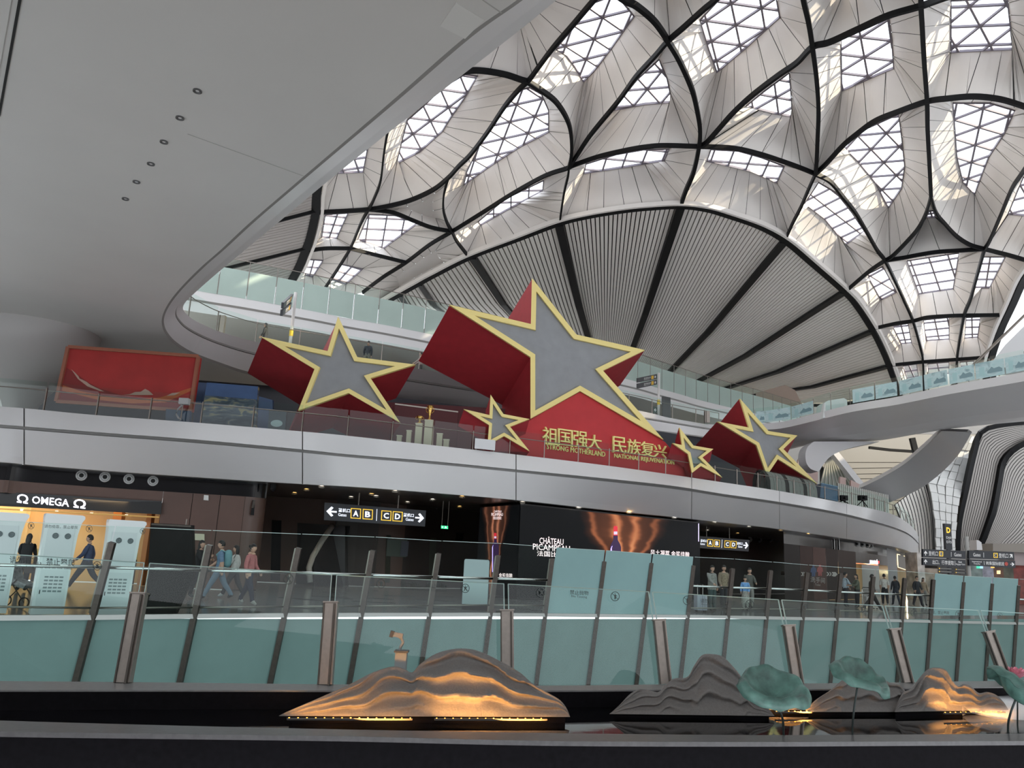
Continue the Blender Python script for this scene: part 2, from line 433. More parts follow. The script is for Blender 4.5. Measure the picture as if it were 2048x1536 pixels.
mb = MB(); mb.strip(L4T, deep(L4T, 40)); mb.build('floor', mat('gallery_floor', (0.4, 0.39, 0.38), 0.4), kind='structure')
w = [Vector((p.x, p.y+9, Z3T)) for p in L4T]
mb = MB(); mb.strip(w, [Vector((p.x, p.y, Z4B)) for p in w]); mb.build('wall_gallery', mat('gallery_wall', (0.50, 0.47, 0.45), 0.6, noise=0.04, nscale=0.3), kind='structure')

# =================================================================== BRIDGE ON THE RIGHT AND ITS SUPPORTS
BR_PX = [(1409, 848), (1470, 850), (1529, 847), (1567, 843), (1628, 828), (1703, 809), (1792, 794), (1895, 772), (2048, 744), (2200, 712)]
BRF_PX = [(1480, 900), (1530, 905), (1575, 899), (1621, 888), (1690, 885), (1758, 881), (1830, 869), (1912, 856), (2048, 843), (2200, 832)]
BRT = resample(smooth([atZ(x, y, 11.2) for x, y in BR_PX], 6), 60)
BRF = resample(smooth([atZ(x, y, 10.5) for x, y in BRF_PX], 6), 60)
tr = struct('trim_6', label='white curved bridge deck crossing to the right')
edge = [p-Vector((0, 0, 0.12)) for p in BRT]; lip = [p-Vector((0, 0, 0.42)) for p in hoff(BRT, 0.05)]
mb = MB(); mb.strip(BRT, lip); mb.build('fascia_panel', M_FASCIA, tr, smoothf=True)
rows = []
for t in (0.0, 0.06, 0.2, 0.4, 0.6, 0.8, 0.93, 1.0):
    dip = 0.55*math.sin(math.pi*min(1, t*1.0))
    rows.append([a.lerp(b, t)-Vector((0, 0, dip)) for a, b in zip(lip, BRF)])
mb = MB()
for r0, r1 in zip(rows[:-1], rows[1:]): mb.strip(r0, r1)
mb.build('deck_underside', M_FASCIA, tr, smoothf=True)
mb = MB(); mb.strip(BRT, [p+Vector((0, 0, 0.7)) for p in BRF]); mb.strip(BRF, [p+Vector((0, 0, 0.7)) for p in BRF]); mb.build('deck_top', mat('gallery_floor', (0.4, 0.39, 0.38), 0.4), tr)
def solid_px(px, Y0, depth, name, m, parent, sm=True, dirv=(0, 1, 0)):
    P = [atY(x, y, Y0) for x, y in px]
    return MB().slab(P, Vector(dirv)*depth).build(name, m, parent)
s = struct('trim_7', label='flared white pier under the bridge')
solid_px([(q.x, q.y) for q in smooth([(1628, 883), (1616, 893), (1611, 908), (1613, 926), (1622, 938), (1636, 943)], 4)]+[(q.x, q.y) for q in smooth([(1640, 940), (1646, 930), (1660, 914), (1682, 902), (1712, 893), (1760, 883)], 4)], 50.5, 1.3, 'pier_arm', M_FASCIA, s)
s = struct('trim_8', label='white curved ramp sweeping down from the bridge')
U = [(q.x, q.y) for q in smooth([(1883, 862), (1862, 882), (1835, 906), (1806, 930), (1762, 956), (1716, 978)], 5)]
D = [(q.x, q.y) for q in smooth([(1944, 864), (1922, 902), (1895, 934), (1860, 964), (1826, 985), (1779, 1005)], 5)]
nU = len(U)
Up = [atY(x, y, lerp(46, 58, i/(nU-1))) for i, (x, y) in enumerate(U)]; Dp = [atY(x, y, lerp(45, 57, i/(nU-1))) for i, (x, y) in enumerate(D)]
mb = MB(); mb.strip(Up, Dp); bk = Vector((1.2, 2.4, 0.6)); mb.strip([p+bk for p in Up], [p+bk for p in Dp]); mb.strip(Up, [p+bk for p in Up]); mb.strip(Dp, [p+bk for p in Dp])
mb.build('ramp_side', M_FASCIA, s, smoothf=True)
# left flared column under the slab
def funnel():
    s = struct('trim_9', label='white funnel column at the left edge under the slab')
    c = atY(50, 760, 32.5); c = Vector((c.x, c.y, 0))
    prof = []
    for z, r in ((5.70, 0.42), (6.3, 0.48), (6.9, 0.70), (7.4, 1.0), (7.9, 1.35), (8.4, 1.72), (9.0, 2.25), (9.5, 2.45), (10.0, 2.55)):
        prof.append((r, z))
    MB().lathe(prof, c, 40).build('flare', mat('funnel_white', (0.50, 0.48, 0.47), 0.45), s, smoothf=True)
funnel()
# far enclosing wall behind the galleries, and back of the hall behind the viewer
mb = MB(); mb.quad((-45, 62, 0), (-45, -4, 0), (-45, -4, 30), (-45, 62, 30)); mb.build('wall_left', mat('hall_wall', (0.45, 0.43, 0.41), 0.6, noise=0.03, nscale=0.2), kind='structure')

# added unseen roof that blocks the sun (behind, above and to the right of the viewer)
M_SUNBLOCK = mat('sun_blocking_roof', (0.72, 0.70, 0.68), 0.6)
mb = MB()
mb.quad((-70, -45, 30.5), (110, -45, 30.5), (110, 31, 30.5), (-70, 31, 30.5))
mb.build('ceiling', M_SUNBLOCK, kind='structure')
mb = MB(); mb.add([(24, 31, 30.5), (110, 31, 30.5), (110, 115, 24), (66, 92, 20), (50, 70, 22)], [(0, 1, 2, 3, 4)])
mb.build('ceiling', M_SUNBLOCK, kind='structure')  # added roof piece on the right, keeps the sun out
mb = MB(); mb.quad((108, -45, -6), (108, 115, -6), (108, 115, 31), (108, -45, 31)); mb.build('wall_right', mat('hall_wall', (0.45, 0.43, 0.41), 0.6), kind='structure')  # added unseen wall that blocks the sun from the right

mb = MB(); mb.quad((-70, -34, 0), (110, -34, 0), (110, -34, 13), (-70, -34, 13)); mb.build('wall_light_block', mat('light_block_dark', (0.16, 0.14, 0.13), 0.6), kind='structure')  # added low wall behind the viewer, cuts light and reflections from there

dk = deep(L2T, 13)[:110]
mb = MB(); mb.strip([Vector((p.x*1.25, p.y, Z2T)) for p in dk], [Vector((p.x*1.25, p.y, Z3B)) for p in dk]); mb.build('wall_shade_added', mat('added_shade_dark', (0.045, 0.047, 0.06), 0.5), kind='structure')  # added dark wall, blocks light so the space under the slab falls into shade

mb = MB(); mb.quad((-70, 94, 28.5), (130, 94, 28.5), (130, 126, 28.5), (-70, 126, 28.5)); mb.build('ceiling', M_SUNBLOCK, kind='structure')  # added far roof slab, keeps sun and sky light off the background
# =================================================================== THE ROOF: ribs, coffers with wall panels, skylights
def H0(x, y): return 30.0-0.004*((x-10)**2+(y-30)**2)
def H1(x, y): return H0(x, y)+2.6
RIBS = {
 'A': [(1205, -34), (1249, 0), (1273, 12), (1309, 43), (1336, 82), (1359, 121), (1383, 176), (1394, 219), (1400, 258), (1398, 293), (1387, 344), (1371, 383), (1361, 412)],
 'B': [(1138, 335), (1154, 311), (1181, 270), (1232, 208), (1250, 184), (1273, 152), (1309, 113), (1336, 82), (1367, 55), (1406, 20), (1430, 0), (1475, -45)],
 'C': [(1138, 335), (1143, 308), (1142, 267), (1133, 236), (1113, 205), (1089, 185), (1058, 165), (1041, 159), (1010, 149), (969, 142), (935, 142), (880, 152)],
 'D': [(1232, -44), (1188, 0), (1147, 48), (1109, 92), (1078, 133), (1058, 160), (1037, 180), (1010, 212), (976, 263), (942, 308), (918, 332), (897, 355), (867, 379), (822, 400), (778, 412), (737, 419), (696, 422), (636, 425)],
 'E': [(1138, 335), (1130, 338), (1089, 352), (1027, 386), (962, 427), (904, 463), (860, 489), (812, 525), (765, 555), (725, 585)],
 'F': [(790, 200), (774, 270), (767, 314), (761, 362), (747, 400), (737, 419), (723, 444), (703, 492), (685, 523), (657, 566), (640, 590)],
 'G': [(737, 419), (785, 425), (826, 441), (863, 455), (904, 463)],
 'V': [(897, 355), (891, 375), (887, 395), (887, 420), (894, 445), (904, 463), (914, 483), (938, 514)],
 'N2': [(1138, 335), (1136, 352), (1128, 386), (1119, 446)],
 'H': [(1600, -40), (1607, 0), (1617, 43), (1625, 94), (1633, 156), (1637, 219), (1635, 281), (1633, 325), (1631, 348)],
 'I': [(1398, 293), (1412, 286), (1434, 262), (1465, 227), (1504, 191), (1555, 152), (1594, 125), (1625, 94), (1660, 84), (1719, 57), (1777, 31), (1842, 12), (1900, -8), (1960, -20), (2070, -25)],
 'J': [(1842, -40), (1842, 12), (1844, 47), (1848, 117), (1854, 203), (1855, 254), (1859, 332), (1862, 391)],
 'K': [(1631, 348), (1652, 328), (1684, 293), (1711, 270), (1750, 242), (1797, 223), (1854, 203), (1895, 197), (1945, 193), (1992, 197), (2031, 207), (2080, 225)],
 'L': [(1138, 335), (1154, 328), (1198, 313), (1249, 301), (1289, 294), (1328, 291), (1398, 293), (1465, 296), (1516, 307), (1563, 322), (1602, 336), (1631, 348)],
 'M': [(1631, 348), (1617, 379), (1602, 414), (1586, 445), (1570, 481)],
 'N': [(1631, 348), (1660, 363), (1687, 395), (1711, 426), (1734, 465), (1754, 500), (1770, 521), (1789, 559), (1808, 600), (1826, 642), (1840, 691), (1846, 724), (1848, 800)],
 'O': [(1862, 391), (1852, 426), (1836, 457), (1813, 484), (1785, 512), (1770, 521)],
 'O2': [(1862, 391), (1873, 426), (1891, 449), (1914, 473), (1941, 490), (1969, 498)],
 'Q': [(1770, 521), (1805, 516), (1836, 510), (1875, 504), (1922, 501), (1969, 498)],
 'Q2': [(1770, 521), (1738, 543), (1690, 584)],
 'P': [(1969, 498), (1980, 480), (2000, 434), (2023, 379), (2043, 348), (2090, 280)],
 'PD': [(1969, 498), (1953, 555), (1941, 598), (1928, 631), (1919, 680), (1914, 719), (1912, 775)],
 'R9': [(1969, 498), (1992, 504), (2023, 512), (2070, 526)],
 'RW1': [(1744, 658), (1792, 647), (1826, 642), (1854, 635), (1895, 632), (1928, 631), (2016, 630)],
 'RW2': [(1778, 731), (1846, 724), (1914, 719), (1984, 714)],
 'RB': [(2070, 526), (2048, 558), (2025, 609), (2004, 654), (1987, 702), (1972, 760)],
 'LB': [(648, 310), (634, 383), (631, 427), (620, 475), (609, 505), (598, 532), (580, 565)],
 'RA': [(700, 497), (760, 512), (812, 525)],
 'RA2': [(610, 503), (650, 497), (700, 497)],
 'AR': [(735, 625), (792, 592), (837, 567), (870, 549), (942, 513), (1034, 478), (1119, 446), (1181, 431), (1250, 420), (1300, 415), (1361, 412), (1413, 418), (1461, 432), (1520, 453), (1570, 481), (1625, 527), (1690, 584), (1715, 613), (1744, 658), (1762, 693), (1778, 731), (1800, 792)],
}
SR = {k: smooth(v, 8) for k, v in RIBS.items()}
RIBW = {'AR': 0.46, 'LB': 0.6, 'RB': 0.5, 'A': 0.25, 'H': 0.24, 'J': 0.24, 'D': 0.17, 'C': 0.21, 'B': 0.17, 'RA': 0.1, 'RA2': 0.1, 'RW1': 0.14, 'RW2': 0.14, 'N': 0.17, 'PD': 0.17, 'K': 0.17, 'I': 0.19}
def near(P, q): 
    q = Vector(q); return min(range(len(P)), key=lambda i: (P[i]-q).length)
def path(rib, a, b):
    P = SR[rib]; i, j = near(P, a), near(P, b)
    return P[i:j+1] if i <= j else P[j:i+1][::-1]
def outline(*segs):
    out = []
    for s in segs:
        pts = [Vector(s)] if len(s) == 2 and not isinstance(s[0], str) else path(*s)
        for p in pts:
            if not out or (p-out[-1]).length > 2.5: out.append(p)
    if (out[0]-out[-1]).length < 2.5: out.pop()
    return out
n2, n1, n6, n8, n9, n7, n3_, n4, n5 = (1138, 335), (1398, 293), (1631, 348), (1770, 521), (1969, 498), (1862, 391), (897, 355), (737, 419), (904, 463)
dA = (1058, 160); aB = (1336, 82); hI = (1625, 94); jI = (1842, 12); jK = (1854, 203)
CELLS = [  # outline, skylight outline or None, grid kind
 (outline(('D', (1218, -30), dA), ('C', dA, n2), ('B', n2, aB), ('A', aB, (1215, -28))), [(1190, 3), (1112, 96), (1133, 109), (1150, 132), (1167, 162), (1190, 138), (1222, 96), (1268, 31), (1246, 4), (1225, -10)], 't'),
 (outline(('C', n2, dA), ('D', dA, n3_), ('V', n3_, n5), ('E', n5, n2)), [(1042, 178), (1060, 174), (1083, 187), (1097, 219), (1097, 263), (1041, 292), (976, 334), (928, 369), (934, 342), (959, 290), (1010, 216)], 't'),
 (outline(('C', dA, (885, 150)), (820, 150), ('F', (785, 215), n4), ('D', n4, dA)), [(930, 147), (955, 151), (928, 196), (901, 234), (884, 262), (839, 303), (793, 326), (815, 239), (846, 212), (885, 174)], 't'),
 (outline(('F', (785, 215), n4), ('D', n4, (636, 425)), ('LB', (634, 425), (648, 310)), (700, 240)), [(676, 345), (726, 343), (737, 285), (700, 290)], 'r'),
 (outline(('G', n4, n5), ('E', n5, (812, 525)), ('RA', (812, 525), (700, 497)), ('F', (700, 497), n4)), [(716, 478), (737, 428), (791, 430), (836, 445), (767, 496)], 'r'),
 (outline(('D', n4, (636, 425)), ('LB', (631, 428), (610, 503)), ('RA2', (610, 503), (700, 497)), ('F', (700, 497), n4)), [(644, 473), (651, 428), (696, 425), (673, 476)], 'r'),
 (outline(('RA', (700, 497), (812, 525)), ('E', (812, 525), (725, 585)), (690, 592), ('F', (650, 575), (700, 497))), [(661, 558), (683, 528), (725, 537), (692, 567)], 'r'),
 (outline(('RA2', (700, 497), (610, 503)), ('LB', (608, 505), (580, 565)), (610, 575), ('F', (645, 580), (700, 497))), [(602, 546), (619, 518), (646, 520), (625, 553)], 'r'),
 (outline(('D', n3_, n4), ('G', n4, n5), ('V', n5, n3_)), None, ''),
 (outline(('E', n2, n5), ('V', n5, (938, 514)), ('AR', (938, 514), (1119, 446)), ('N2', (1119, 446), n2)), [(957, 442), (1010, 397), (1087, 360), (1085, 382), (1010, 421), (962, 449)], 'r'),
 (outline(('E', n5, (725, 585)), ('AR', (745, 620), (938, 514)), ('V', (938, 514), n5)), None, ''),
 (outline(('L', n2, n1), ('A', n1, (1361, 412)), ('AR', (1361, 412), (1119, 446)), ('N2', (1119, 446), n2)), [(1168, 346), (1172, 327), (1232, 308), (1289, 298), (1338, 297), (1328, 320), (1250, 333)], 'r'),
 (outline(('L', n1, n6), ('M', n6, (1570, 481)), ('AR', (1570, 481), (1361, 412)), ('A', (1361, 412), n1)), [(1414, 321), (1422, 298), (1477, 301), (1523, 314), (1568, 331), (1553, 364), (1500, 341)], 'r'),
 (outline(('B', n2, aB), ('A', aB, n1), ('L', n1, n2)), [(1229, 219), (1240, 200), (1275, 157), (1318, 118), (1334, 156), (1344, 203), (1290, 207)], 't'),
 (outline(('B', aB, (1475, -45)), (1540, -75), ('H', (1600, -40), hI), ('I', hI, n1), ('A', n1, aB)), [(1400, 39), (1450, -15), (1500, -45), (1548, -35), (1553, 0), (1559, 33), (1492, 94), (1434, 143), (1418, 98)], 't'),
 (outline(('I', n1, hI), ('H', hI, n6), ('L', n6, n1)), [(1492, 211), (1530, 180), (1578, 145), (1582, 188), (1584, 232), (1547, 225)], 't'),
 (outline(('H', hI, n6), ('K', n6, jK), ('J', jK, jI), ('I', jI, hI)), [(1682, 78), (1777, 35), (1783, 78), (1787, 135), (1684, 180)], 't'),
 (outline(('H', (1600, -40), hI), ('I', hI, jI), ('J', jI, (1842, -40)), (1730, -110)), [(1690, -20), (1790, -50), (1780, -80), (1700, -70)], 't'),
 (outline(('J', jI, jK), ('K', jK, (2080, 225)), (2120, 100), ('I', (2070, -25), jI)), [(1902, 0), (2014, -6), (2025, 97), (1902, 103)], 't'),
 (outline(('A', (1215, -28), aB), ('B', aB, (1475, -45)), (1350, -110)), [(1310, -50), (1390, -50), (1390, -80), (1310, -80)], 't'),
 (outline(('C', (885, 150), dA), ('D', dA, (1232, -44)), (1080, -110), (860, 60)), [(1020, -40), (1060, -80), (1020, -90), (960, -40)], 't'),
 (outline(('K', n6, jK), ('J', jK, n7), ('O', n7, n8), ('N', n8, n6)), [(1684, 290), (1735, 255), (1797, 227), (1803, 273), (1809, 332), (1803, 375), (1777, 414), (1750, 363), (1711, 316)], 't'),
 (outline(('J', jK, n7), ('O2', n7, n9), ('P', n9, (2090, 280)), ('K', (2080, 225), jK)), [(1906, 205), (1980, 205), (2030, 220), (2008, 266), (1977, 313), (1949, 387), (1926, 363), (1914, 313)], 't'),
 (outline(('O', n7, n8), ('Q', n8, n9), ('O2', n9, n7)), [(1858, 421), (1867, 421), (1871, 433), (1853, 433)], 'r'),
 (outline(('M', n6, (1570, 481)), ('AR', (1570, 481), (1690, 584)), ('Q2', (1690, 584), n8), ('N', n8, n6)), [(1609, 406), (1637, 364), (1672, 384), (1703, 423), (1729, 462), (1691, 488), (1650, 437)], 'r'),
 (outline(('P', n9, (2090, 280)), (2120, 400), ('R9', (2070, 526), n9)), [(2016, 427), (2046, 354), (2080, 345), (2076, 432)], 'r'),
 (outline(('Q', n8, n9), ('PD', n9, (1928, 631)), ('RW1', (1928, 631), (1826, 642)), ('N', (1826, 642), n8)), [(1814, 521), (1918, 505), (1906, 577), (1838, 587)], 'r'),
 (outline(('Q2', n8, (1690, 584)), ('AR', (1690, 584), (1744, 658)), ('RW1', (1744, 658), (1826, 642)), ('N', (1826, 642), n8)), [(1734, 548), (1766, 532), (1793, 583), (1762, 599)], 'r'),
 (outline(('R9', n9, (2070, 526)), ('RB', (2070, 526), (2016, 630)), ('RW1', (2016, 630), (1928, 631)), ('PD', (1928, 631), n9)), [(1965, 513), (2010, 513), (1979, 575), (1949, 575)], 'r'),
 (outline(('RW1', (1744, 658), (1826, 642)), ('N', (1826, 642), (1846, 724)), ('RW2', (1846, 724), (1778, 731)), ('AR', (1778, 731), (1744, 658))), [(1785, 651), (1816, 646), (1823, 685), (1803, 687)], 'r'),
 (outline(('RW1', (1826, 642), (1928, 631)), ('PD', (1928, 631), (1914, 719)), ('RW2', (1914, 719), (1846, 724)), ('N', (1846, 724), (1826, 642))), [(1847, 639), (1898, 634), (1898, 678), (1852, 681)], 'r'),
 (outline(('RW1', (1928, 631), (2016, 630)), ('RB', (2016, 630), (1984, 714)), ('RW2', (1984, 714), (1914, 719)), ('PD', (1914, 719), (1928, 631))), [(1932, 634), (1961, 633), (1955, 674), (1929, 676)], 'r'),
 (outline(('RW2', (1778, 731), (1846, 724)), ('N', (1846, 724), (1848, 800)), ('AR', (1800, 792), (1778, 731))), [(1806, 731), (1833, 727), (1837, 752), (1814, 756)], 'r'),
 (outline(('RW2', (1846, 724), (1914, 719)), ('PD', (1914, 719), (1912, 775)), ('N', (1848, 800), (1846, 724))), [(1855, 727), (1898, 723), (1898, 747), (1857, 750)], 'r'),
 (outline(('RW2', (1914, 719), (1984, 714)), ('RB', (1984, 714), (1972, 760)), ('PD', (1912, 775), (1914, 719))), [(1920, 723), (1948, 721), (1943, 744), (1922, 745)], 'r'),
]
def densify(P, step):
    out = []
    for i in range(len(P)):
        a, b = P[i], P[(i+1) % len(P)]; k = max(1, int((b-a).length/step))
        for j in range(k): out.append(a.lerp(b, j/k))
    return out
def area2(P): return sum(P[i].x*P[(i+1) % len(P)].y-P[(i+1) % len(P)].x*P[i].y for i in range(len(P)))/2
def clip_convex(sub, clip):
    out = sub
    for i in range(len(clip)):
        a, b = clip[i], clip[(i+1) % len(clip)]; inp = out; out = []
        if not inp: return []
        def side(p): return (b[0]-a[0])*(p[1]-a[1])-(b[1]-a[1])*(p[0]-a[0])
        for j in range(len(inp)):
            p, q = inp[j], inp[(j+1) % len(inp)]; sp, sq = side(p), side(q)
            if sp >= 0: out.append(p)
            if (sp >= 0) != (sq >= 0):
                t = sp/(sp-sq); out.append((p[0]+(q[0]-p[0])*t, p[1]+(q[1]-p[1])*t))
    return out
def line_segs(poly, p, d):
    """parts of the line p+t*d inside a 2-D polygon"""
    ts = []
    for i in range(len(poly)):
        a, b = poly[i], poly[(i+1) % len(poly)]
        ex, ey = b[0]-a[0], b[1]-a[1]; den = d[0]*ey-d[1]*ex
        if abs(den) < 1e-9: continue
        t = ((a[0]-p[0])*ey-(a[1]-p[1])*ex)/den; s = ((a[0]-p[0])*d[1]-(a[1]-p[1])*d[0])/den
        if 0 <= s < 1: ts.append(t)
    ts.sort(); return [(ts[i], ts[i+1]) for i in range(0, len(ts)-1, 2)]
WN = [0]
def skylight(I3, kind, rise=2.6):
    def H1(x, y): return H0(x, y)+rise
    WN[0] += 1
    w = struct('window_%d' % WN[0])
    poly = [(p.x, p.y) for p in I3]
    if area2([Vector((x, y, 0)) for x, y in poly]) < 0: poly.reverse()
    cx = sum(p[0] for p in poly)/len(poly); cy = sum(p[1] for p in poly)/len(poly)
    ed = max(range(len(poly)), key=lambda i: math.dist(poly[i], poly[(i+1) % len(poly)]))
    a, b = poly[ed], poly[(ed+1) % len(poly)]; th = math.atan2(b[1]-a[1], b[0]-a[0])
    size = max(math.dist(p, (cx, cy)) for p in poly)
    def P3(x, y, dz=0): return Vector((x, y, H1(x, y)+dz))
    dcam = (Vector((cx, cy, H1(cx, cy)))-EYE).length
    if kind == 't':
        s = 1.75; h = s*math.sqrt(3)/2; dirs = [th, th+math.pi/3, th+2*math.pi/3]; sp = h
    else:
        s = 1.35 if size > 2.2 else 1.0; h = s; dirs = [th, th+math.pi/2]; sp = s
    ux, uy = math.cos(th), math.sin(th); vx, vy = -uy, ux
    K = int(size/h)+3; g = 0.05
    for r in range(-K, K+1):
        for c in range(-K-3, K+4):
            if kind == 't':
                o = 0.5*s*r
                tris = []
                x0 = c*s+o; y0 = r*h
                tris.append([(x0, y0), (x0+s, y0), (x0+s/2, y0+h)]); tris.append([(x0+s, y0), (x0+1.5*s, y0+h), (x0+s/2, y0+h)])
            else:
                x0 = c*s; y0 = r*h; tris = [[(x0, y0), (x0+s, y0), (x0+s, y0+h), (x0, y0+h)]]
            for T in tris:
                tx = sum(p[0] for p in T)/len(T); ty = sum(p[1] for p in T)/len(T); k = 1-g*1.6/s
                W2 = [(cx+ux*(tx+(p[0]-tx)*k)+vx*(ty+(p[1]-ty)*k), cy+uy*(tx+(p[0]-tx)*k)+vy*(ty+(p[1]-ty)*k)) for p in T]
                C = clip_convex(poly, W2)
                if len(C) < 3: continue
                ar = abs(area2([Vector((x, y, 0)) for x, y in C]))
                if ar < 0.03: continue
                n = len(C); V = [P3(x, y, 0.10) for x, y in C]
                mesh('pane', V, [tuple(range(n))], M_SKYGLASS, w)
    for d in dirs:
        dx, dy = math.cos(d), math.sin(d); nx, ny = -dy, dx
        for k in range(-K-2, K+3):
            p = (cx+nx*k*sp, cy+ny*k*sp)
            for t0, t1 in line_segs(poly, p, (dx, dy)):
                if t1-t0 < 0.25: continue
                A = P3(p[0]+dx*t0, p[1]+dy*t0, 0.0); B = P3(p[0]+dx*t1, p[1]+dy*t1, 0.0)
                MB().bar(A, B, 0.11, 0.13).build('mullion', M_MULL, w)
    V = [P3(x, y, -0.02) for x, y in poly]
    MB().beam(V+[V[0]], 0.06, 0.16).build('frame', M_MULL, w)
def coffer(O2, I2, kind, rise=2.6):
    ce = struct('ceiling')
    O = densify([onS(p.x, p.y, H0) for p in O2], 0.55)
    if I2 is None:
        c = sum(O2, Vector((0, 0)))/len(O2); I2 = [c+(p-c)*0.45 for p in O2[::3]]; lift = lambda x, y: H0(x, y)+0.9
    else:
        I2 = [Vector(p) for p in I2]; lift = lambda x, y: H0(x, y)+rise
    I = densify([onS(p.x, p.y, lift) for p in I2], 0.45)
    pO = [Vector((*proj(p), 0)) for p in O]; pI = [Vector((*proj(p), 0)) for p in I]
    if area2(pO)*area2(pI) < 0: I.reverse()
    nO, nI = len(O), len(I)
    qO = [Vector(proj(p)) for p in O]; qI = [Vector(proj(p)) for p in I]
    best = min(((qO[i]-qI[j]).length, i, j) for i in range(0, nO, 2) for j in range(0, nI, 2))
    _, i0, j0 = best
    O = O[i0:]+O[:i0]; I = I[j0:]+I[:j0]; O.append(O[0]); I.append(I[0])
    qO = qO[i0:]+qO[:i0]; qI = qI[j0:]+qI[:j0]; qO.append(qO[0]); qI.append(qI[0])
    i = j = 0; pairs = [(0, 0)]
    while i < nO or j < nI:
        ci = (qO[i+1]-qI[j]).length if i < nO else 1e9; cj = (qO[i]-qI[j+1]).length if j < nI else 1e9
        # keep the two loops roughly in step
        if i < nO and j < nI:
            ci *= 1+1.2*max(0, (i+1)/nO-j/nI); cj *= 1+1.2*max(0, (j+1)/nI-i/nO)
        if ci <= cj: i += 1
        else: j += 1
        pairs.append((i, j))
    hallc = EYE; bv = []; bf = []
    for k, (a, b) in enumerate(pairs):
        a2, b2 = pairs[min(k+2, len(pairs)-1)]; a1, b1 = pairs[max(k-2, 0)]
        t_ = (O[a2]+I[b2])-(O[a1]+I[b1]); nn = t_.cross(I[b]-O[a])
        if nn.length > 1e-6: nn.normalize()
        if nn.dot(hallc-O[a]) > 0: nn = -nn
        bv += [O[a]+nn*0.07, I[b]+nn*0.07]
    for k in range(len(pairs)-1): bf.append((2*k, 2*k+2, 2*k+3, 2*k+1))
    mesh('backing', bv, bf, M_SEAM, ce)
    L = [0.0]
    for k in range(len(pairs)-1):
        (a, b), (c, d) = pairs[k], pairs[k+1]
        L.append(L[-1]+((O[c]-O[a]).length+(I[d]-I[b]).length)/2)
    npan = max(6, int(L[-1]/1.15)); marks = [0]
    for m in range(1, npan):
        s = L[-1]*m/npan; k = min(range(len(L)), key=lambda q: abs(L[q]-s))
        if k > marks[-1]: marks.append(k)
    marks.append(len(pairs)-1); g = 0.022
    for k0, k1 in zip(marks[:-1], marks[1:]):
        Q = pairs[k0:k1+1]
        A = [O[a].copy() for a, b in Q]; B = [I[b].copy() for a, b in Q]
        cen = sum(A+B, Vector((0, 0, 0)))/(2*len(A))
        for e in (0, -1):
            m = (A[e]+B[e])/2; d = (cen-m)
            if d.length > 1e-6: d.normalize(); A[e] = A[e]+d*g; B[e] = B[e]+d*g
        v = []; f = []
        for a, b in zip(A, B): v += [a, b]
        for q in range(len(A)-1):
            da = (A[q+1]-A[q]).length > 1e-4; db = (B[q+1]-B[q]).length > 1e-4
            if da and db: f.append((2*q, 2*q+2, 2*q+3, 2*q+1))
            elif da: f.append((2*q, 2*q+2, 2*q+1))
            elif db: f.append((2*q, 2*q+3, 2*q+1))
        if f: mesh('panel', v, f, M_WHITE, ce, smoothf=True)
    if kind: skylight(I[:-1], kind, rise)
    else: mesh('panel', I[:-1], [tuple(range(len(I)-1))], M_WHITE, ce)
for O2, I2, kd in CELLS: coffer(O2, I2, kd, 1.1 if kd == 'r' and max(p.x for p in O2) < 930 else 2.6)
tr = struct('trim_10', label='black curved roof ribs')
for k, P in SR.items():
    w = RIBW.get(k, 0.13)
    V = [onS(p.x, p.y, lambda x, y: H0(x, y)-0.10) for p in P]
    MB().beam(V, w, 0.30).build('rib', M_BLACK, tr)
# white lip outside the great arch
for k in ('AR', 'LB', 'RB'):
    V = [onS(p.x, p.y, lambda x, y: H0(x, y)-0.05) for p in SR[k]]
    sgn = 1 if k == 'LB' else -1
    Vo = [p+(Vector(q) if False else Vector((0, 0, 0))) for p in V]
    out = []
    for i, p in enumerate(V):
        t = V[min(i+1, len(V)-1)]-V[max(i-1, 0)]; t.normalize(); n = t.cross(Vector((0, 0, 1))).normalized()
        c = Vector((10, 30, 0))-p; c.z = 0
        if n.dot(c) < 0: n = -n
        out.append(p+n*0.46)
    MB().beam(out, 0.22, 0.34).build('rib_lip', M_WHITE, tr)

# =================================================================== SLATTED CEILINGS
def slat_field(rights, counts, m, trimn, ribw=0.75, fill=0.78):
    """rights: list of (top point, bottom point) 3-D rib lines; counts: slats between neighbours"""
    ce = struct('ceiling')
    bm = MB()
    for (a0, a1), (b0, b1) in zip(rights[:-1], rights[1:]):
        up = Vector((0.0, 0.05, 0.25))
        bm.quad(Vector(a0)+up, Vector(b0)+up, Vector(b1)+up, Vector(a1)+up)
    bm.build('backing', mat('slat_void', (0.02, 0.02, 0.02), 0.9), ce)
    for r, ((a0, a1), (b0, b1)) in enumerate(zip(rights[:-1], rights[1:])):
        n = counts[r]
        for i in range(n):
            t0 = (i+0.5-fill/2)/n; t1 = (i+0.5+fill/2)/n
            A, B = a0.lerp(b0, t0), a0.lerp(b0, t1); C, D = a1.lerp(b1, t1), a1.lerp(b1, t0)
            MB().slab([A, B, C, D], (0, 0, 0.10)).build('slat', m, ce)
    rb = struct('trim_%d' % trimn)
    for i, (a, b) in enumerate(rights):
        if i not in (1, 3): continue
        MB().bar(Vector(a)-Vector((0, 0, 0.05)), Vector(b)-Vector((0, 0, 0.05)), ribw, 0.3).build('rib', M_BLACK, rb)
RIBPAIR = [((770, 604), (790, 618)), ((800, 588), (822, 610)), ((840, 566), (888, 622)), ((945, 513), (1038, 640)), ((1119, 447), (1180, 682)), ((1361, 413), (1258, 712)), ((1568, 481), (1340, 738)), ((1687, 582), (1388, 762)), ((1744, 660), (1452, 772)), ((1777, 730), (1535, 782)), ((1800, 792), (1590, 806))]
tops = [onS(*a, lambda x, y: H0(x, y)-0.02) for a, b in RIBPAIR]
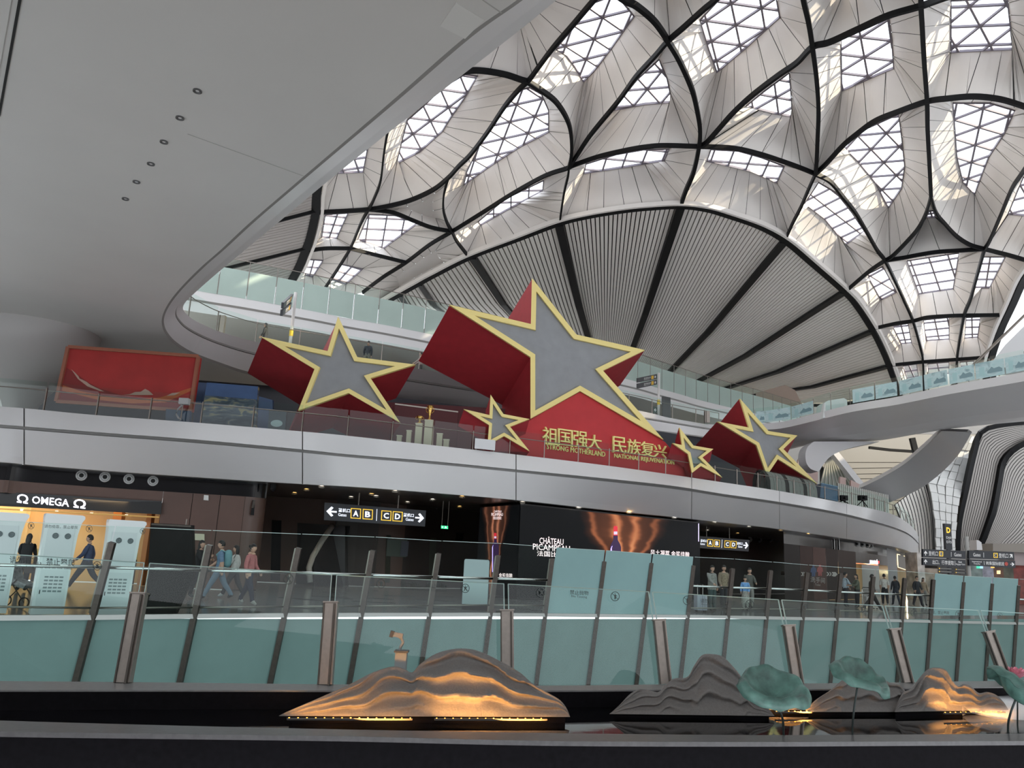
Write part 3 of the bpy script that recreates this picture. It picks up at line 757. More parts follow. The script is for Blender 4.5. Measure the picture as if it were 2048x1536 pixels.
bots = [atY(b[0], b[1], 95.0) for a, b in RIBPAIR]
bots = [a+(b-a)*1.25 for a, b in zip(tops, bots)]
AR3 = [onS(p.x, p.y, lambda x, y: H0(x, y)-0.02) for p in SR['AR']]
# every sector is subdivided along the arch so the slats start on the curve
fine = []; cnts = []; nsl = [4, 6, 12, 20, 26, 26, 24, 17, 14, 11]
for s in range(len(RIBPAIR)-1):
    i0 = min(range(len(AR3)), key=lambda i: (AR3[i]-tops[s]).length); i1 = min(range(len(AR3)), key=lambda i: (AR3[i]-tops[s+1]).length)
    seg = AR3[min(i0, i1):max(i0, i1)+1]
    if len(seg) < 2: seg = [tops[s], tops[s+1]]
    n = nsl[s]
    fine.append((seg, bots[s], bots[s+1], n))
ce = struct('ceiling', label='slatted white fan ceiling beyond the great arch')
bm = MB(); nslat = 0
for seg, b0, b1, n in fine:
    up = Vector((0, 0.3, 0.35))
    R = resample(seg, 8)
    bm.strip([p+up for p in R], [b0.lerp(b1, i/8)+up for i in range(9)])
    for i in range(n):
        f = 0.74; t0 = (i+0.5-f/2)/n; t1 = (i+0.5+f/2)/n
        A, B = pt_at(seg, t0), pt_at(seg, t1); D, C = b0.lerp(b1, t0), b0.lerp(b1, t1)
        am = A.lerp(D, 0.45)+Vector((0, 0, -0.5)); bmid = B.lerp(C, 0.45)+Vector((0, 0, -0.5))
        v = [A, B, bmid, am, C, D]; th = Vector((0, 0.02, 0.12)); v2 = [p+th for p in v]
        mesh('slat', v+v2, [(0, 1, 2, 3), (3, 2, 4, 5), (0, 3, 9, 6), (3, 5, 11, 9), (1, 7, 8, 2), (2, 8, 10, 4)], M_SLAT, ce)
bm.build('backing', mat('slat_void', (0.02, 0.02, 0.02), 0.9), ce)
tr = struct('trim_11', label='black radial ribs of the slatted ceiling')
for s in range(1, len(RIBPAIR)):
    a = tops[s]; b = bots[s]; m = a.lerp(b, 0.45)+Vector((0, 0, -0.62)); a = a-Vector((0, 0, 0.12)); b = b-Vector((0, 0, 0.12))
    MB().beam([a, m, b], 0.62 if s > 2 else 0.4, 0.25).build('rib', M_BLACK, tr)
# left slatted patch behind the overhead slab
lt = [onS(x, y, H0) for x, y in ((634, 385), (632, 420), (624, 460), (612, 495), (598, 530), (580, 566))]
ll = [onS(x, y, lambda X, Y: H0(X, Y)-2.0) for x, y in ((540, 420), (515, 450), (480, 490), (450, 535), (420, 580), (400, 620))]
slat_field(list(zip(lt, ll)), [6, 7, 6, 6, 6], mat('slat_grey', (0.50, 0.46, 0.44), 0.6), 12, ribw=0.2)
# =================================================================== UNDER THE BALCONY: shop walls, signs, screens
def onpoly(curve, px, py):
    """where the line of sight meets the vertical wall standing on a horizontal polyline"""
    d = ray(px, py); best = None
    for i in range(len(curve)-1):
        a, b = curve[i], curve[i+1]; ex, ey = b.x-a.x, b.y-a.y
        den = d.x*ey-d.y*ex
        if abs(den) < 1e-9: continue
        t = (a.x*ey-a.y*ex)/den
        s = ((a.x*d.y-a.y*d.x))/den
        if t > 0 and -1e-6 <= s <= 1+1e-6 and (best is None or t < best): best = t
    if best is None:
        e = curve[0] if px < 900 else curve[-1]; best = e.y/d.y
    return EYE + d*best
def wallz(curve, px, z):
    """foot point of the wall at picture column px (at height z)"""
    py = 1100.0; p = None
    for _ in range(6):
        p = onpoly(curve, px, py); q = proj(Vector((p.x, p.y, z))); py += (q[1]-py)
        p = onpoly(curve, px, py)
    return Vector((p.x, p.y, z))
def wquad(curve, corners, off=0.0):
    """corners px (bl, br, tr, tl) on the wall, moved off metres towards the viewer"""
    out = []
    for x, y in corners:
        p = onpoly(curve, x, y); d = (EYE-p); d.z = 0; d.normalize(); out.append(p+d*off)
    return out
def wbox(name, curve, corners, mt, parent, off=0.0, thick=0.1, **kw):
    q = wquad(curve, corners, off); c = sum(q, Vector((0, 0, 0)))/4; d = (c-EYE); d.z = 0; d.normalize()
    return MB().slab(q, d*thick).build(name, mt, parent, **kw)
M_BROWN = mat('brown_wall', (0.105, 0.054, 0.040), 0.45, noise=0.08, nscale=0.8)
M_DBROWN = mat('dark_brown_wall', (0.030, 0.019, 0.016), 0.4, noise=0.1, nscale=0.6)
M_GLOSSBLK = mat('gloss_black_band', (0.010, 0.010, 0.012), 0.12, noise=0.2, nscale=1.0)
M_SIGNBLK = mat('sign_black', (0.018, 0.020, 0.028), 0.35)
M_SIGNW = glow('sign_white', (0.86, 0.90, 1.0), 0.75)
M_SIGNY = glow('sign_amber', (1.0, 0.62, 0.06), 0.55)
def sub(curve, x0, x1, z0, zr=2.8):
    """part of a curve between two picture columns (read at height zr), at height z0"""
    a, b = wallz(curve, x0, zr), wallz(curve, x1, zr); a.z = b.z = z0; out = [a]
    ia = min(range(len(curve)), key=lambda i: (Vector((curve[i].x, curve[i].y, 0))-Vector((a.x, a.y, 0))).length)
    ib = min(range(len(curve)), key=lambda i: (Vector((curve[i].x, curve[i].y, 0))-Vector((b.x, b.y, 0))).length)
    ab = b-a; L2_ = ab.length_squared
    for i in range(ia, ib+1):
        v_ = Vector((curve[i].x, curve[i].y, z0)); k_ = (v_-a).dot(ab)/L2_
        if 0.01 < k_ < 0.99: out.append(v_)
    out.append(b); return out
WL = hoff(L2B, 0.8); WB = hoff(L2B, 9.0); WR = hoff(L2B, 1.0)
def upz(P, z): return [Vector((p.x, p.y, z)) for p in P]
# ---- left block with the watch shop
wl = struct('wall_left', label='brown panelled shop wall under the balcony')
seams = [-140, 322, 382, 437, 487]
for x0, x1 in zip(seams[:-1], seams[1:]):
    if x0 < 300:
        P = sub(WL, x0, x1, 3.02)
        MB().strip(P, upz(P, 3.45)).build('panel', M_BROWN, wl)
    else:
        P = sub(WL, x0+0.6, x1-0.6, 0.0)
        MB().strip(P, upz(P, 3.45)).build('panel', M_BROWN, wl)
P = sub(WL, 322, 487, 0.0); Pb = [p+Vector((0, 0.05, 0)) for p in P]
MB().strip(Pb, upz(Pb, 3.45)).build('backing', M_SEAM, wl)
# rounded corner column
c0 = wallz(WL, 487, 2.8); c0.z = 0; tdir = (wallz(WL, 487, 2.8)-wallz(WL, 440, 2.8)).normalized(); nd = Vector((-tdir.y, tdir.x, 0))
rc = 0.72; cc = c0+nd*rc; arc = []
for k in range(13):
    a = math.radians(-90+k*180/12); arc.append(cc+tdir*(rc*math.cos(a))+nd*(rc*math.sin(a)))
arc.append(arc[-1]+nd*0.0-tdir*0.2); ret = arc[:-1]+[arc[-2]+nd*8.0]
MB().strip(ret, upz(ret, 3.45)).build('corner_column', mat('brown_column', (0.115, 0.066, 0.052), 0.3, noise=0.06, nscale=0.8), wl, smoothf=True)
P = sub(WL, -140, 487, 3.45)
band = P+upz(ret[1:], 3.45)
MB().strip(band, upz(band, 4.0)).build('black_band', M_GLOSSBLK, wl, smoothf=True)
for k, i in enumerate((5, 8)):
    a = arc[i]; o = (a-cc).normalized()*0.015
    MB().bar(a+o+Vector((0, 0, 3.46)), a+o+Vector((0, 0, 3.98)), 0.05, 0.03, up=(a-cc).normalized()).build('chrome_strip', M_CHROME, wl)
def vent(px, py, curve, rad, label, grp):
    c = onpoly(curve, px, py); n = EYE-c; n.z = 0; n.normalize()
    t = thing('round_vent', label, 'vent', c+n*0.02-Vector((0, 0, rad)), group=grp)
    x = Vector((-n.y, n.x, 0)); y = Vector((0, 0, 1))
    def ring(rs, name, m, sub=24):
        v = []; f = []
        for r, o in rs:
            for k in range(sub):
                a = 2*math.pi*k/sub; v.append(c+n*o+(x*math.cos(a)+y*math.sin(a))*r)
        for i in range(len(rs)-1):
            for k in range(sub): f.append((i*sub+k, i*sub+(k+1) % sub, (i+1)*sub+(k+1) % sub, (i+1)*sub+k))
        return mesh(name, v, f, m, t, smoothf=True)
    ring([(rad, 0.0), (rad, 0.05), (rad*0.82, 0.09), (rad*0.74, 0.06)], 'outer_ring', mat('vent_pale', (0.52, 0.52, 0.52), 0.4))
    ring([(rad*0.70, 0.05), (rad*0.55, 0.10), (rad*0.40, 0.06)], 'inner_ring', mat('vent_pale', (0.52, 0.52, 0.52), 0.4))
    ring([(rad*0.74, 0.03), (rad*0.01, 0.03)], 'throat', M_SEAM)
for i, (x, y) in enumerate(((163, 951), (210, 954), (258, 958), (306, 962))):
    vent(x, y, WL, 0.19, ('leftmost', 'second from left', 'third from left', 'rightmost')[i]+' of four round air vents above the watch shop', 'vents above the watch shop')
# shop sign
t = thing('shop_sign', 'long black shop sign with glowing white OMEGA lettering', 'shop sign', wallz(WL, 160, 2.4))
wbox('sign_board', WL, [(-60, 1009), (322, 1029), (324, 1003), (-60, 980)], mat('sign_board_black', (0.008, 0.008, 0.009), 0.3), t, off=0.16, thick=0.14)
_bq = wquad(WL, [(-60, 1009), (322, 1029), (324, 1003), (-60, 980)], 0.16)
def onplane(q, px, py, off=0.03):
    nn = (q[1]-q[0]).cross(q[3]-q[0]).normalized()
    if nn.dot(EYE-q[0]) < 0: nn = -nn
    d = ray(px, py); t = (q[0]-EYE).dot(nn)/d.dot(nn); return EYE+d*t+nn*off
lq = [onplane(_bq, *p) for p in [(64, 1007), (138, 1014), (139, 999), (65, 992)]]
text_on('lettering', 'OMEGA', lq, glow('omega_glow', (0.88, 0.86, 1.0), 2.2), t, bold=0.012)
for a in ((34, 1004, 56, 1007), (147, 1014, 171, 1017)):
    q = [onplane(_bq, *p) for p in [(a[0], a[1]+1), (a[2], a[3]+1), (a[2]+1, a[3]-17), (a[0]+1, a[1]-16)]]
    text_on('omega_symbol', '\u03a9', q, glow('omega_glow', (0.88, 0.86, 1.0), 2.2), t, bold=0.012)
# lit shop interior (recess)
si = struct('wall_shop', label='warm lit watch shop interior')
P = sub(WL, -140, 322, 0.0); P = [P[0]]+[p for p in P[1:] if p.x > P[0].x+0.2]; Pb = [p+Vector((-0.35, 2.2, 0)) for p in P]
MB().strip(Pb, upz(Pb, 3.02)).build('back_wall', mat('shop_cream', (0.72, 0.50, 0.26), 0.5), si)
MB().strip(upz(P, 3.02), upz(Pb, 3.02)).build('shop_ceiling', mat('shop_ceiling', (0.75, 0.6, 0.4), 0.5), si)
MB().quad(P[-1], Pb[-1], Pb[-1]+Vector((0, 0, 3.02)), P[-1]+Vector((0, 0, 3.02))).build('side_wall', M_BROWN, si)
for k, (x0, x1) in enumerate(((186, 204), (256, 266), (296, 302))):
    q0 = wallz(WL, x0, 0.0); q1 = wallz(WL, x1, 0.0); n = Vector((0.05, 0.6, 0))
    MB().slab([q0+n, q1+n, q1+n+Vector((0, 0.3, 0)), q0+n+Vector((0, 0.3, 0))], (0, 0, 3.0)).build('pilaster', mat('shop_wood', (0.42, 0.17, 0.05), 0.4), si)
al = bpy.data.lights.new('shop_light', 'AREA'); al.shape = 'RECTANGLE'; al.size = 7; al.size_y = 1.2; al.energy = 110; al.color = (1.0, 0.66, 0.32)
ao = bpy.data.objects.new('shop_light', al); COL.objects.link(ao); m_ = Pb[len(Pb)//2].lerp(P[len(P)//2], 0.5); ao.location = (m_.x, m_.y, 2.98)
t = thing('light_track', 'brass light track along the top of the watch shop window', 'light track', wallz(WL, 160, 2.86))
wbox('track', WL, [(-60, 1016), (318, 1036), (318, 1033), (-60, 1013)], mat('brass', (0.65, 0.38, 0.12), 0.3, 0.8), t, off=0.0, thick=0.06)
for x in (40, 110, 180, 250):
    p = onpoly(WL, x, 1019+x*0.053)+Vector((0, 0.1, 0))
    MB().lathe([(0.0, 0), (0.05, 0), (0.05, 0.06), (0.0, 0.06)], p, 10).build('spotlight', glow('warm_spot', (1.0, 0.8, 0.45), 6), t)
# display plinths seen in the shop window
for i, (x0, x1, y0) in enumerate(((30, 62, 1120), (205, 232, 1130))):
    a, b = wallz(WL, x0, 0.0), wallz(WL, x1, 0.0); n = Vector((0, 0.9, 0))
    t = thing('display_counter', ('dark display counter behind the left people in the watch shop', 'dark display counter right of the orange pilaster in the watch shop')[i], 'counter', (a+b)/2+n)
    MB().slab([a+n, b+n, b+n+Vector((0, 0.5, 0)), a+n+Vector((0, 0.5, 0))], (0, 0, 0.9)).build('cabinet', M_DBROWN, t)
    MB().slab([a+n+Vector((0, 0, 0.9)), b+n+Vector((0, 0, 0.9)), b+n+Vector((0, 0.5, 0.9)), a+n+Vector((0, 0.5, 0.9))], (0, 0, 0.25)).build('glass_case', M_GLASS, t)
# wall fixtures
t = wbox('wall_speaker', WL, [(407, 1000), (417, 1001), (417, 991), (408, 990)], mat('offwhite', (0.7, 0.7, 0.68), 0.5), None, off=0.06, thick=0.05, label='small white square speaker on the brown wall', cat='speaker')
t = thing('wall_sconce', 'dark metal wall sconce on the rounded brown column', 'sconce', onpoly(WL, 503, 1028))
wbox('bracket', WL, [(501, 1030), (508, 1031), (510, 1001), (505, 1000)], M_BLACK, t, off=0.10, thick=0.06)
wbox('shade', WL, [(503, 1016), (507, 1016), (511, 1001), (507, 1000)], M_DSTEEL, t, off=0.16, thick=0.05)
t = thing('dome_camera', 'black dome camera under the balcony beside the brown column', 'camera', atY(546, 978, 31.0))
c = atY(546, 977, 31.0)
MB().lathe([(0.0, -0.12), (0.06, -0.10), (0.10, -0.04), (0.11, 0.0)], c, 16).build('dome', M_GLOSSBLK, t, smoothf=True)
MB().lathe([(0.12, 0.0), (0.12, 0.17), (0.0, 0.17)], c, 16).build('mount', M_BLACK, t)
nt_ = wbox('notice', WL, [(387, 1080), (409, 1081), (409, 1068), (387, 1067)], mat('notice_cream', (0.62, 0.60, 0.45), 0.6), None, off=0.05, thick=0.02, label='cream paper notice on the brown wall above the walkers', cat='notice')

# ---- recess behind: dark back wall, doors, stair
wb = struct('wall_back', label='dark brown back wall of the recess')
P = sub(WB, 470, 1420, 0.0); step = max(1, len(P)//9)
for i in range(0, len(P)-1, step):
    Q = P[i:i+step+1]
    if len(Q) < 2: continue
    MB().strip(Q, upz(Q, 4.0)).build('panel', M_DBROWN if (i//step) % 3 else M_BROWN, wb)
def wall_rect(name, curve, x0, x1, y0, y1, m, parent, off=0.05, thick=0.08, sl=0.06):
    return wbox(name, curve, [(x0, y1), (x1, y1+(x1-x0)*sl), (x1+3, y0+(x1-x0)*sl), (x0+3, y0)], m, parent, off, thick)
M_DOORGREY = mat('door_grey_glass', (0.055, 0.060, 0.065), 0.12)
wall_rect('door_leaf', WB, 592, 690, 1046, 1168, M_DOORGREY, wb)
wall_rect('door_leaf', WB, 770, 870, 1070, 1165, mat('door_olive', (0.045, 0.047, 0.035), 0.3), wb)
wall_rect('lintel', WB, 690, 925, 1052, 1068, M_BLACK, wb, off=0.08)
wall_rect('door_leaf', WB, 541, 560, 1040, 1160, M_BLACK, wb)
wall_rect('noticeboard', WB, 772, 812, 1078, 1112, mat('board_green', (0.10, 0.13, 0.11), 0.5), wb, off=0.1)
wall_rect('poster', WB, 800, 815, 1082, 1112, mat('board_blue', (0.13, 0.14, 0.19), 0.5), wb, off=0.14)
t = thing('escalator', 'dark escalator flank with a pale diagonal handrail in the recess', 'escalator', wallz(WB, 640, 0.0)+Vector((0, -1.5, 0)))
a = atY(618, 1152, 37.0); b = atY(668, 1052, 39.0); a.z = max(a.z, 0.25)
MB().tube([atY(x, y, Y) for x, y, Y in ((620, 1165, 37), (618, 1135, 37), (626, 1112, 37.3), (645, 1080, 38), (664, 1053, 38.8))], 0.13, 10).build('handrail', mat('handrail_grey', (0.45, 0.43, 0.41), 0.3), t, smoothf=True)
q = [atY(628, 1190, 37.2), atY(690, 1190, 38.6), atY(690, 1052, 38.8), atY(664, 1056, 38.8), atY(628, 1116, 37.2)]
MB().slab(q, (0, 0.9, 0)).build('balustrade', mat('escalator_dark', (0.03, 0.03, 0.035), 0.25), t)
# ceiling downlights of the concourse
DL = [(589, 987, 1), (613, 980, 1), (643, 974, 0), (702, 995, 0), (752, 993, 0), (790, 983, 0), (632, 1005, 0), (583, 1011, 1), (815, 1005, 0), (865, 1000, 0), (924, 994, 1), (919, 1014, 1), (919, 1027, 0), (871, 1017, 0), (772, 1010, 0), (743, 989, 1), (1045, 1005, 0), (1157, 1016, 0), (1258, 1026, 1), (1348, 1036, 0), (1428, 1045, 0), (1498, 1054, 0), (1561, 1061, 1), (1415, 1061, 0), (1475, 1067, 1), (1616, 1068, 1)]
SPOTLAB = ['amber ceiling spot left of the rods of the left gates sign, nearer the brown column', 'amber ceiling spot highest of the trio beside the brown column', 'white ceiling spot just under the fascia above the left end of the gates sign', 'white ceiling spot beside the left hanger rod of the left gates sign', 'white ceiling spot between the two hanger rods of the left gates sign', 'white ceiling spot against the fascia by the right hanger rod', 'white ceiling spot just left above the left gates sign', 'amber ceiling spot lowest beside the brown column', 'white ceiling spot above the letter D of the left gates sign', 'white ceiling spot between the left gates sign and the exit sign', 'amber ceiling spot upper one between exit sign and wine screen', 'amber ceiling spot lower one between exit sign and wine screen', 'white ceiling spot lowest, beside the corner of the wine screen', 'white ceiling spot just left of the exit sign rods', 'white ceiling spot between the letters B and C above the left sign', 'amber ceiling spot above the letter B of the left gates sign', 'white ceiling spot above the left corner of the wine screen front', 'white ceiling spot above the gap between screen title and flames', 'amber ceiling spot above the screen flames', 'white ceiling spot above the right half of the wine screen', 'white ceiling spot above the letters A and B of the right gates sign', 'white ceiling spot above the arrow of the right gates sign', 'amber ceiling spot above the rightmost vent of the dark recess', 'white ceiling spot by the hanger rod of the right gates sign', 'amber ceiling spot above the letter D of the right gates sign', 'amber ceiling spot farthest right, above the brown curved wall']
for i, (x, y, wm) in enumerate(DL):
    c = atZ(x, y, 3.97)
    t = thing('ceiling_spot', SPOTLAB[i], 'spotlight', c-Vector((0, 0, 0.05)), group='spotlights in the dark ceiling')
    MB().lathe([(0.0, -0.01), (0.085, -0.01)], c, 12).build('lens', glow('spot_warm', (1.0, 0.62, 0.20), 9) if wm else glow('spot_white', (1.0, 0.92, 0.78), 9), t)
    MB().lathe([(0.085, -0.01), (0.11, -0.025), (0.125, 0.0)], c, 12).build('ring', mat('spot_ring', (0.35, 0.34, 0.32), 0.4), t)
for i, (x, Y, e) in enumerate(((700, 36, 60), (1470, 45, 260), (880, 37, 50), (560, 34, 40))):
    l = bpy.data.lights.new('passage_fill', 'SPOT'); l.energy = e; l.color = (1, 0.82, 0.62); l.shadow_soft_size = 0.03; l.spot_size = 2.4; l.spot_blend = 0.6  # unseen fill light added to brighten the passage
    o = bpy.data.objects.new('passage_fill', l); COL.objects.link(o); p = atY(x, 1000, Y); o.location = (p.x, p.y, 3.9)

# ---- hanging gate signs
def uvquad(c4, u0, v0, u1, v1):
    bl, br, tr_, tl = c4
    f = lambda u, v: bl.lerp(br, u).lerp(tl.lerp(tr_, u), v)
    return [f(u0, v0), f(u1, v0), f(u1, v1), f(u0, v1)]
def sign_face(c4, off):
    bl, br, tr_, tl = c4; n = (br-bl).cross(tl-bl).normalized()
    if n.dot(EYE-bl) < 0: n = -n
    return [p+n*off for p in c4], n
def flatpoly(name, c4, pts, mt, parent, thick=0.01):
    F, n = sign_face(c4, 0.012); f = lambda u, v: F[0].lerp(F[1], u).lerp(F[3].lerp(F[2], u), v)
    return MB().slab([f(u, v) for u, v in pts], -n*thick).build(name, mt, parent)
def arrow_pts(u0, v0, u1, v1, right=True, ar=1.0):
    """bold chevron arrow with a shaft"""
    P = [(0.0, 0.42), (0.58, 0.42), (0.32, 0.12), (0.52, 0.0), (1.0, 0.5), (0.52, 1.0), (0.32, 0.88), (0.58, 0.58), (0.0, 0.58)]
    if not right: P = [(1-x, y) for x, y in P][::-1]
    return [(lerp(u0, u1, x), lerp(v0, v1, y)) for x, y in P]
def ring_rect(name, c4, u0, v0, u1, v1, w, h, mt, parent):
    F, n = sign_face(c4, 0.014); f = lambda u, v: F[0].lerp(F[1], u).lerp(F[3].lerp(F[2], u), v)
    ou = [(u0, v0), (u1, v0), (u1, v1), (u0, v1)]; inn = [(u0+w, v0+h), (u1-w, v0+h), (u1-w, v1-h), (u0+w, v1-h)]
    V = [f(*p) for p in ou+inn]
    return mesh(name, V, [(i, (i+1) % 4, 4+(i+1) % 4, 4+i) for i in range(4)], mt, parent)
def gate_sign(corners, Ys, label, rods):
    c4 = [atY(x, y, Y) for (x, y), Y in zip(corners, Ys)]
    t = thing('gate_sign', label, 'sign', (c4[0]+c4[1])/2)
    F, n = sign_face(c4, 0.0)
    t0 = t; t = MB().slab(F, -n*0.22).build('sign_box', M_SIGNBLK, t)
    flatpoly('arrow', c4, arrow_pts(0.02, 0.22, 0.12, 0.80, False), M_SIGNW, t)
    text_on('lettering', '登机口', uvquad(c4, 0.135, 0.52, 0.25, 0.74), M_SIGNW, t, off=0.012, bold=0.02)
    text_on('lettering', 'Gates', uvquad(c4, 0.135, 0.28, 0.215, 0.46), M_SIGNW, t, off=0.012, bold=0.01)
    for k, ch in enumerate('ABCD'):
        u0 = (0.255, 0.372, 0.555, 0.668)[k]
        ring_rect('letter_frame', c4, u0, 0.20, u0+0.10, 0.80, 0.008, 0.045, M_SIGNY, t)
        text_on('letter', ch, uvquad(c4, u0+0.024, 0.33, u0+0.076, 0.67), M_SIGNW, t, off=0.014, bold=0.03)
    flatpoly('divider', c4, [(0.508, 0.15), (0.513, 0.15), (0.513, 0.85), (0.508, 0.85)], M_SIGNW, t)
    text_on('lettering', '登机口', uvquad(c4, 0.775, 0.52, 0.88, 0.74), M_SIGNW, t, off=0.012, bold=0.02)
    text_on('lettering', 'Gates', uvquad(c4, 0.80, 0.28, 0.88, 0.46), M_SIGNW, t, off=0.012, bold=0.01)
    flatpoly('arrow', c4, arrow_pts(0.895, 0.22, 0.985, 0.80, True), M_SIGNW, t)
    for u in rods:
        p = c4[3].lerp(c4[2], u)-n*0.11
        MB().tube([p, Vector((p.x, p.y, 3.98))], 0.025, 8).build('hanger_rod', M_STEEL, t0)
gate_sign([(648, 1040), (850, 1053), (852, 1021), (649, 1005)], (33, 34, 34, 33), 'long black hanging gates sign left of the wine screen', (0.33, 0.72))
gate_sign([(1384, 1095), (1497, 1103), (1499, 1080), (1385, 1071)], (46, 48, 48, 46), 'black hanging gates sign partly hidden right of the wine screen', (0.26, 0.66))
# exit sign
c4 = [atY(x, y, 36) for x, y in ((882, 1057), (896, 1058), (896, 1052), (882, 1051))]
t = thing('exit_sign', 'small green hanging exit sign on two thin rods', 'sign', c4[0])
MB().slab(c4, (0, 0.08, 0)).build('sign_box', glow('exit_green', (0.03, 0.55, 0.22), 1.0), t)
flatpoly('arrow', c4, arrow_pts(0.08, 0.2, 0.35, 0.8, False), M_SIGNW, t)
flatpoly('running_figure', c4, [(0.5, 0.15), (0.6, 0.15), (0.68, 0.4), (0.8, 0.2), (0.86, 0.28), (0.74, 0.62), (0.7, 0.85), (0.6, 0.85), (0.58, 0.55)], M_SIGNW, t)
for u in (0.1, 0.95):
    p = c4[3].lerp(c4[2], u); MB().tube([p, Vector((p.x, p.y, 3.98))], 0.012, 6).build('hanger_rod', M_STEEL, t)

# ---- the wine advertisement screens
def flame_mat(name, cx, width, col, strength, hot=0.32):
    m = bpy.data.materials.new(name); m.use_nodes = True; nt = m.node_tree; b = nt.nodes['Principled BSDF']; L = nt.links
    N = lambda k: nt.nodes.new(k)
    def math_(op, a, b_=None):
        n = N('ShaderNodeMath'); n.operation = op
        for i, v in enumerate((a, b_)):
            if v is None: continue
            if isinstance(v, (int, float)): n.inputs[i].default_value = v
            else: L.new(v, n.inputs[i])
        return n.outputs[0]
    uv = N('ShaderNodeUVMap'); sx = N('ShaderNodeSeparateXYZ'); L.new(uv.outputs['UV'], sx.inputs[0])
    u, v = sx.outputs[0], sx.outputs[1]
    nz = N('ShaderNodeTexNoise'); nz.inputs['Scale'].default_value = 3.0; nz.inputs['Detail'].default_value = 3; L.new(uv.outputs['UV'], nz.inputs['Vector'])
    du = math_('SUBTRACT', u, cx); du = math_('ADD', du, math_('MULTIPLY', math_('SUBTRACT', nz.outputs['Fac'], 0.5), 0.22*width*4))
    rel = math_('DIVIDE', du, math_('ADD', math_('MULTIPLY', v, width*1.1), width*0.25))       # fan coordinate
    wv = N('ShaderNodeTexWave'); wv.inputs['Scale'].default_value = 0.75; wv.inputs['Distortion'].default_value = 6.0; wv.inputs['Detail'].default_value = 2
    cb = N('ShaderNodeCombineXYZ'); L.new(rel, cb.inputs[0]); L.new(math_('MULTIPLY', v, 0.35), cb.inputs[1]); L.new(cb.outputs[0], wv.inputs['Vector'])
    streak = math_('POWER', wv.outputs['Fac'], 3.0)
    mask = math_('POWER', math_('MAXIMUM', math_('SUBTRACT', 1.0, math_('MULTIPLY', rel, rel)), 0.0), 1.2)
    amp = math_('MULTIPLY', math_('ADD', math_('MULTIPLY', streak, 0.75), 0.16), math_('MULTIPLY', mask, math_('ADD', nz.outputs['Fac'], 0.35)))
    amp = math_('MULTIPLY', amp, math_('SUBTRACT', 1.05, math_('MULTIPLY', v, 0.55)))
    rp = N('ShaderNodeValToRGB'); e = rp.color_ramp.elements; e[0].color = (0.0035, 0.004, 0.0045, 1); e[1].color = (*[min(1, c*2.2) for c in col], 1); x = e.new(hot); x.color = (*[c*0.55 for c in col], 1)
    L.new(amp, rp.inputs['Fac']); L.new(rp.outputs['Color'], b.inputs['Emission Color']); b.inputs['Emission Strength'].default_value = strength
    b.inputs['Base Color'].default_value = (0.004, 0.004, 0.005, 1); b.inputs['Roughness'].default_value = 0.35; b.inputs['Specular IOR Level'].default_value = 0.12
    return m
def uvplane(name, q, m, parent):
    o = mesh(name, q, [(0, 1, 2, 3)], m, parent); uvl = o.data.uv_layers.new(name='UVMap')
    for i, c in enumerate(((0, 0), (1, 0), (1, 1), (0, 1))): uvl.data[i].uv = c
    return o
LC = hoff(L2B, 0.55)
a0 = wallz(LC, 1041, 3.9); a1 = wallz(LC, 1399, 3.9); bk = wallz(hoff(L2B, 4.2), 961, 3.9)
for p in (a0, a1, bk): p.z = 0
def up(p, z): return Vector((p.x, p.y, z))
led = thing('advertising_screen', 'large black wine advertising screen wall with glowing bottle and flames', 'screen', (a0+a1)/2)
zt = 3.93
MB().slab([a0, a1, a1+Vector((0.3, 3.0, 0)), bk+Vector((0.5, 0.6, 0)), bk], (0, 0, zt)).build('cabinet', mat('led_black', (0.012, 0.012, 0.014), 0.3), led)
n = (a1-a0).cross(Vector((0, 0, 1))).normalized(); n = n if n.dot(EYE-a0) > 0 else -n
fq = [a0+n*0.02+Vector((0, 0, 0.05)), a1+n*0.02+Vector((0, 0, 0.05)), up(a1, zt-0.06)+n*0.02, up(a0, zt-0.06)+n*0.02]
uvplane('front_display', fq, flame_mat('screen_flames', 0.53, 0.20, (0.62, 0.20, 0.085), 0.9), led)
n2_ = (a0-bk).cross(Vector((0, 0, 1))).normalized(); n2_ = n2_ if n2_.dot(EYE-a0) > 0 else -n2_
sq = [bk+n2_*0.02+Vector((0, 0, 0.05)), a0+n2_*0.02+Vector((0, 0, 0.05)), up(a0, zt-0.06)+n2_*0.02, up(bk, zt-0.06)+n2_*0.02]
uvplane('side_display', sq, flame_mat('screen_flames_side', 0.42, 0.28, (0.42, 0.16, 0.09), 0.7), led)
def onplane(q, px, py, off=0.03):
    nn = (q[1]-q[0]).cross(q[3]-q[0]).normalized()
    if nn.dot(EYE-q[0]) < 0: nn = -nn
    d = ray(px, py); t = (q[0]-EYE).dot(nn)/d.dot(nn); return EYE+d*t+nn*off
M_ADTXT = glow('screen_text', (1.0, 0.82, 0.82), 0.95)
for s_, c in (('CHÂTEAU', [(1078, 1087), (1126, 1090), (1126, 1075), (1078, 1072)]), ('PICAMPEAU', [(1065, 1099), (1139, 1104), (1139, 1092), (1065, 1087)]), ('法国比金堡酒庄', [(1073, 1112), (1166, 1118), (1166, 1107), (1073, 1101)]), ('风土凝萃 金奖佳酿', [(1300, 1110), (1378, 1115), (1378, 1104), (1300, 1099)])):
    text_on('screen_text', s_, [onplane(fq, *p) for p in c], M_ADTXT, led)
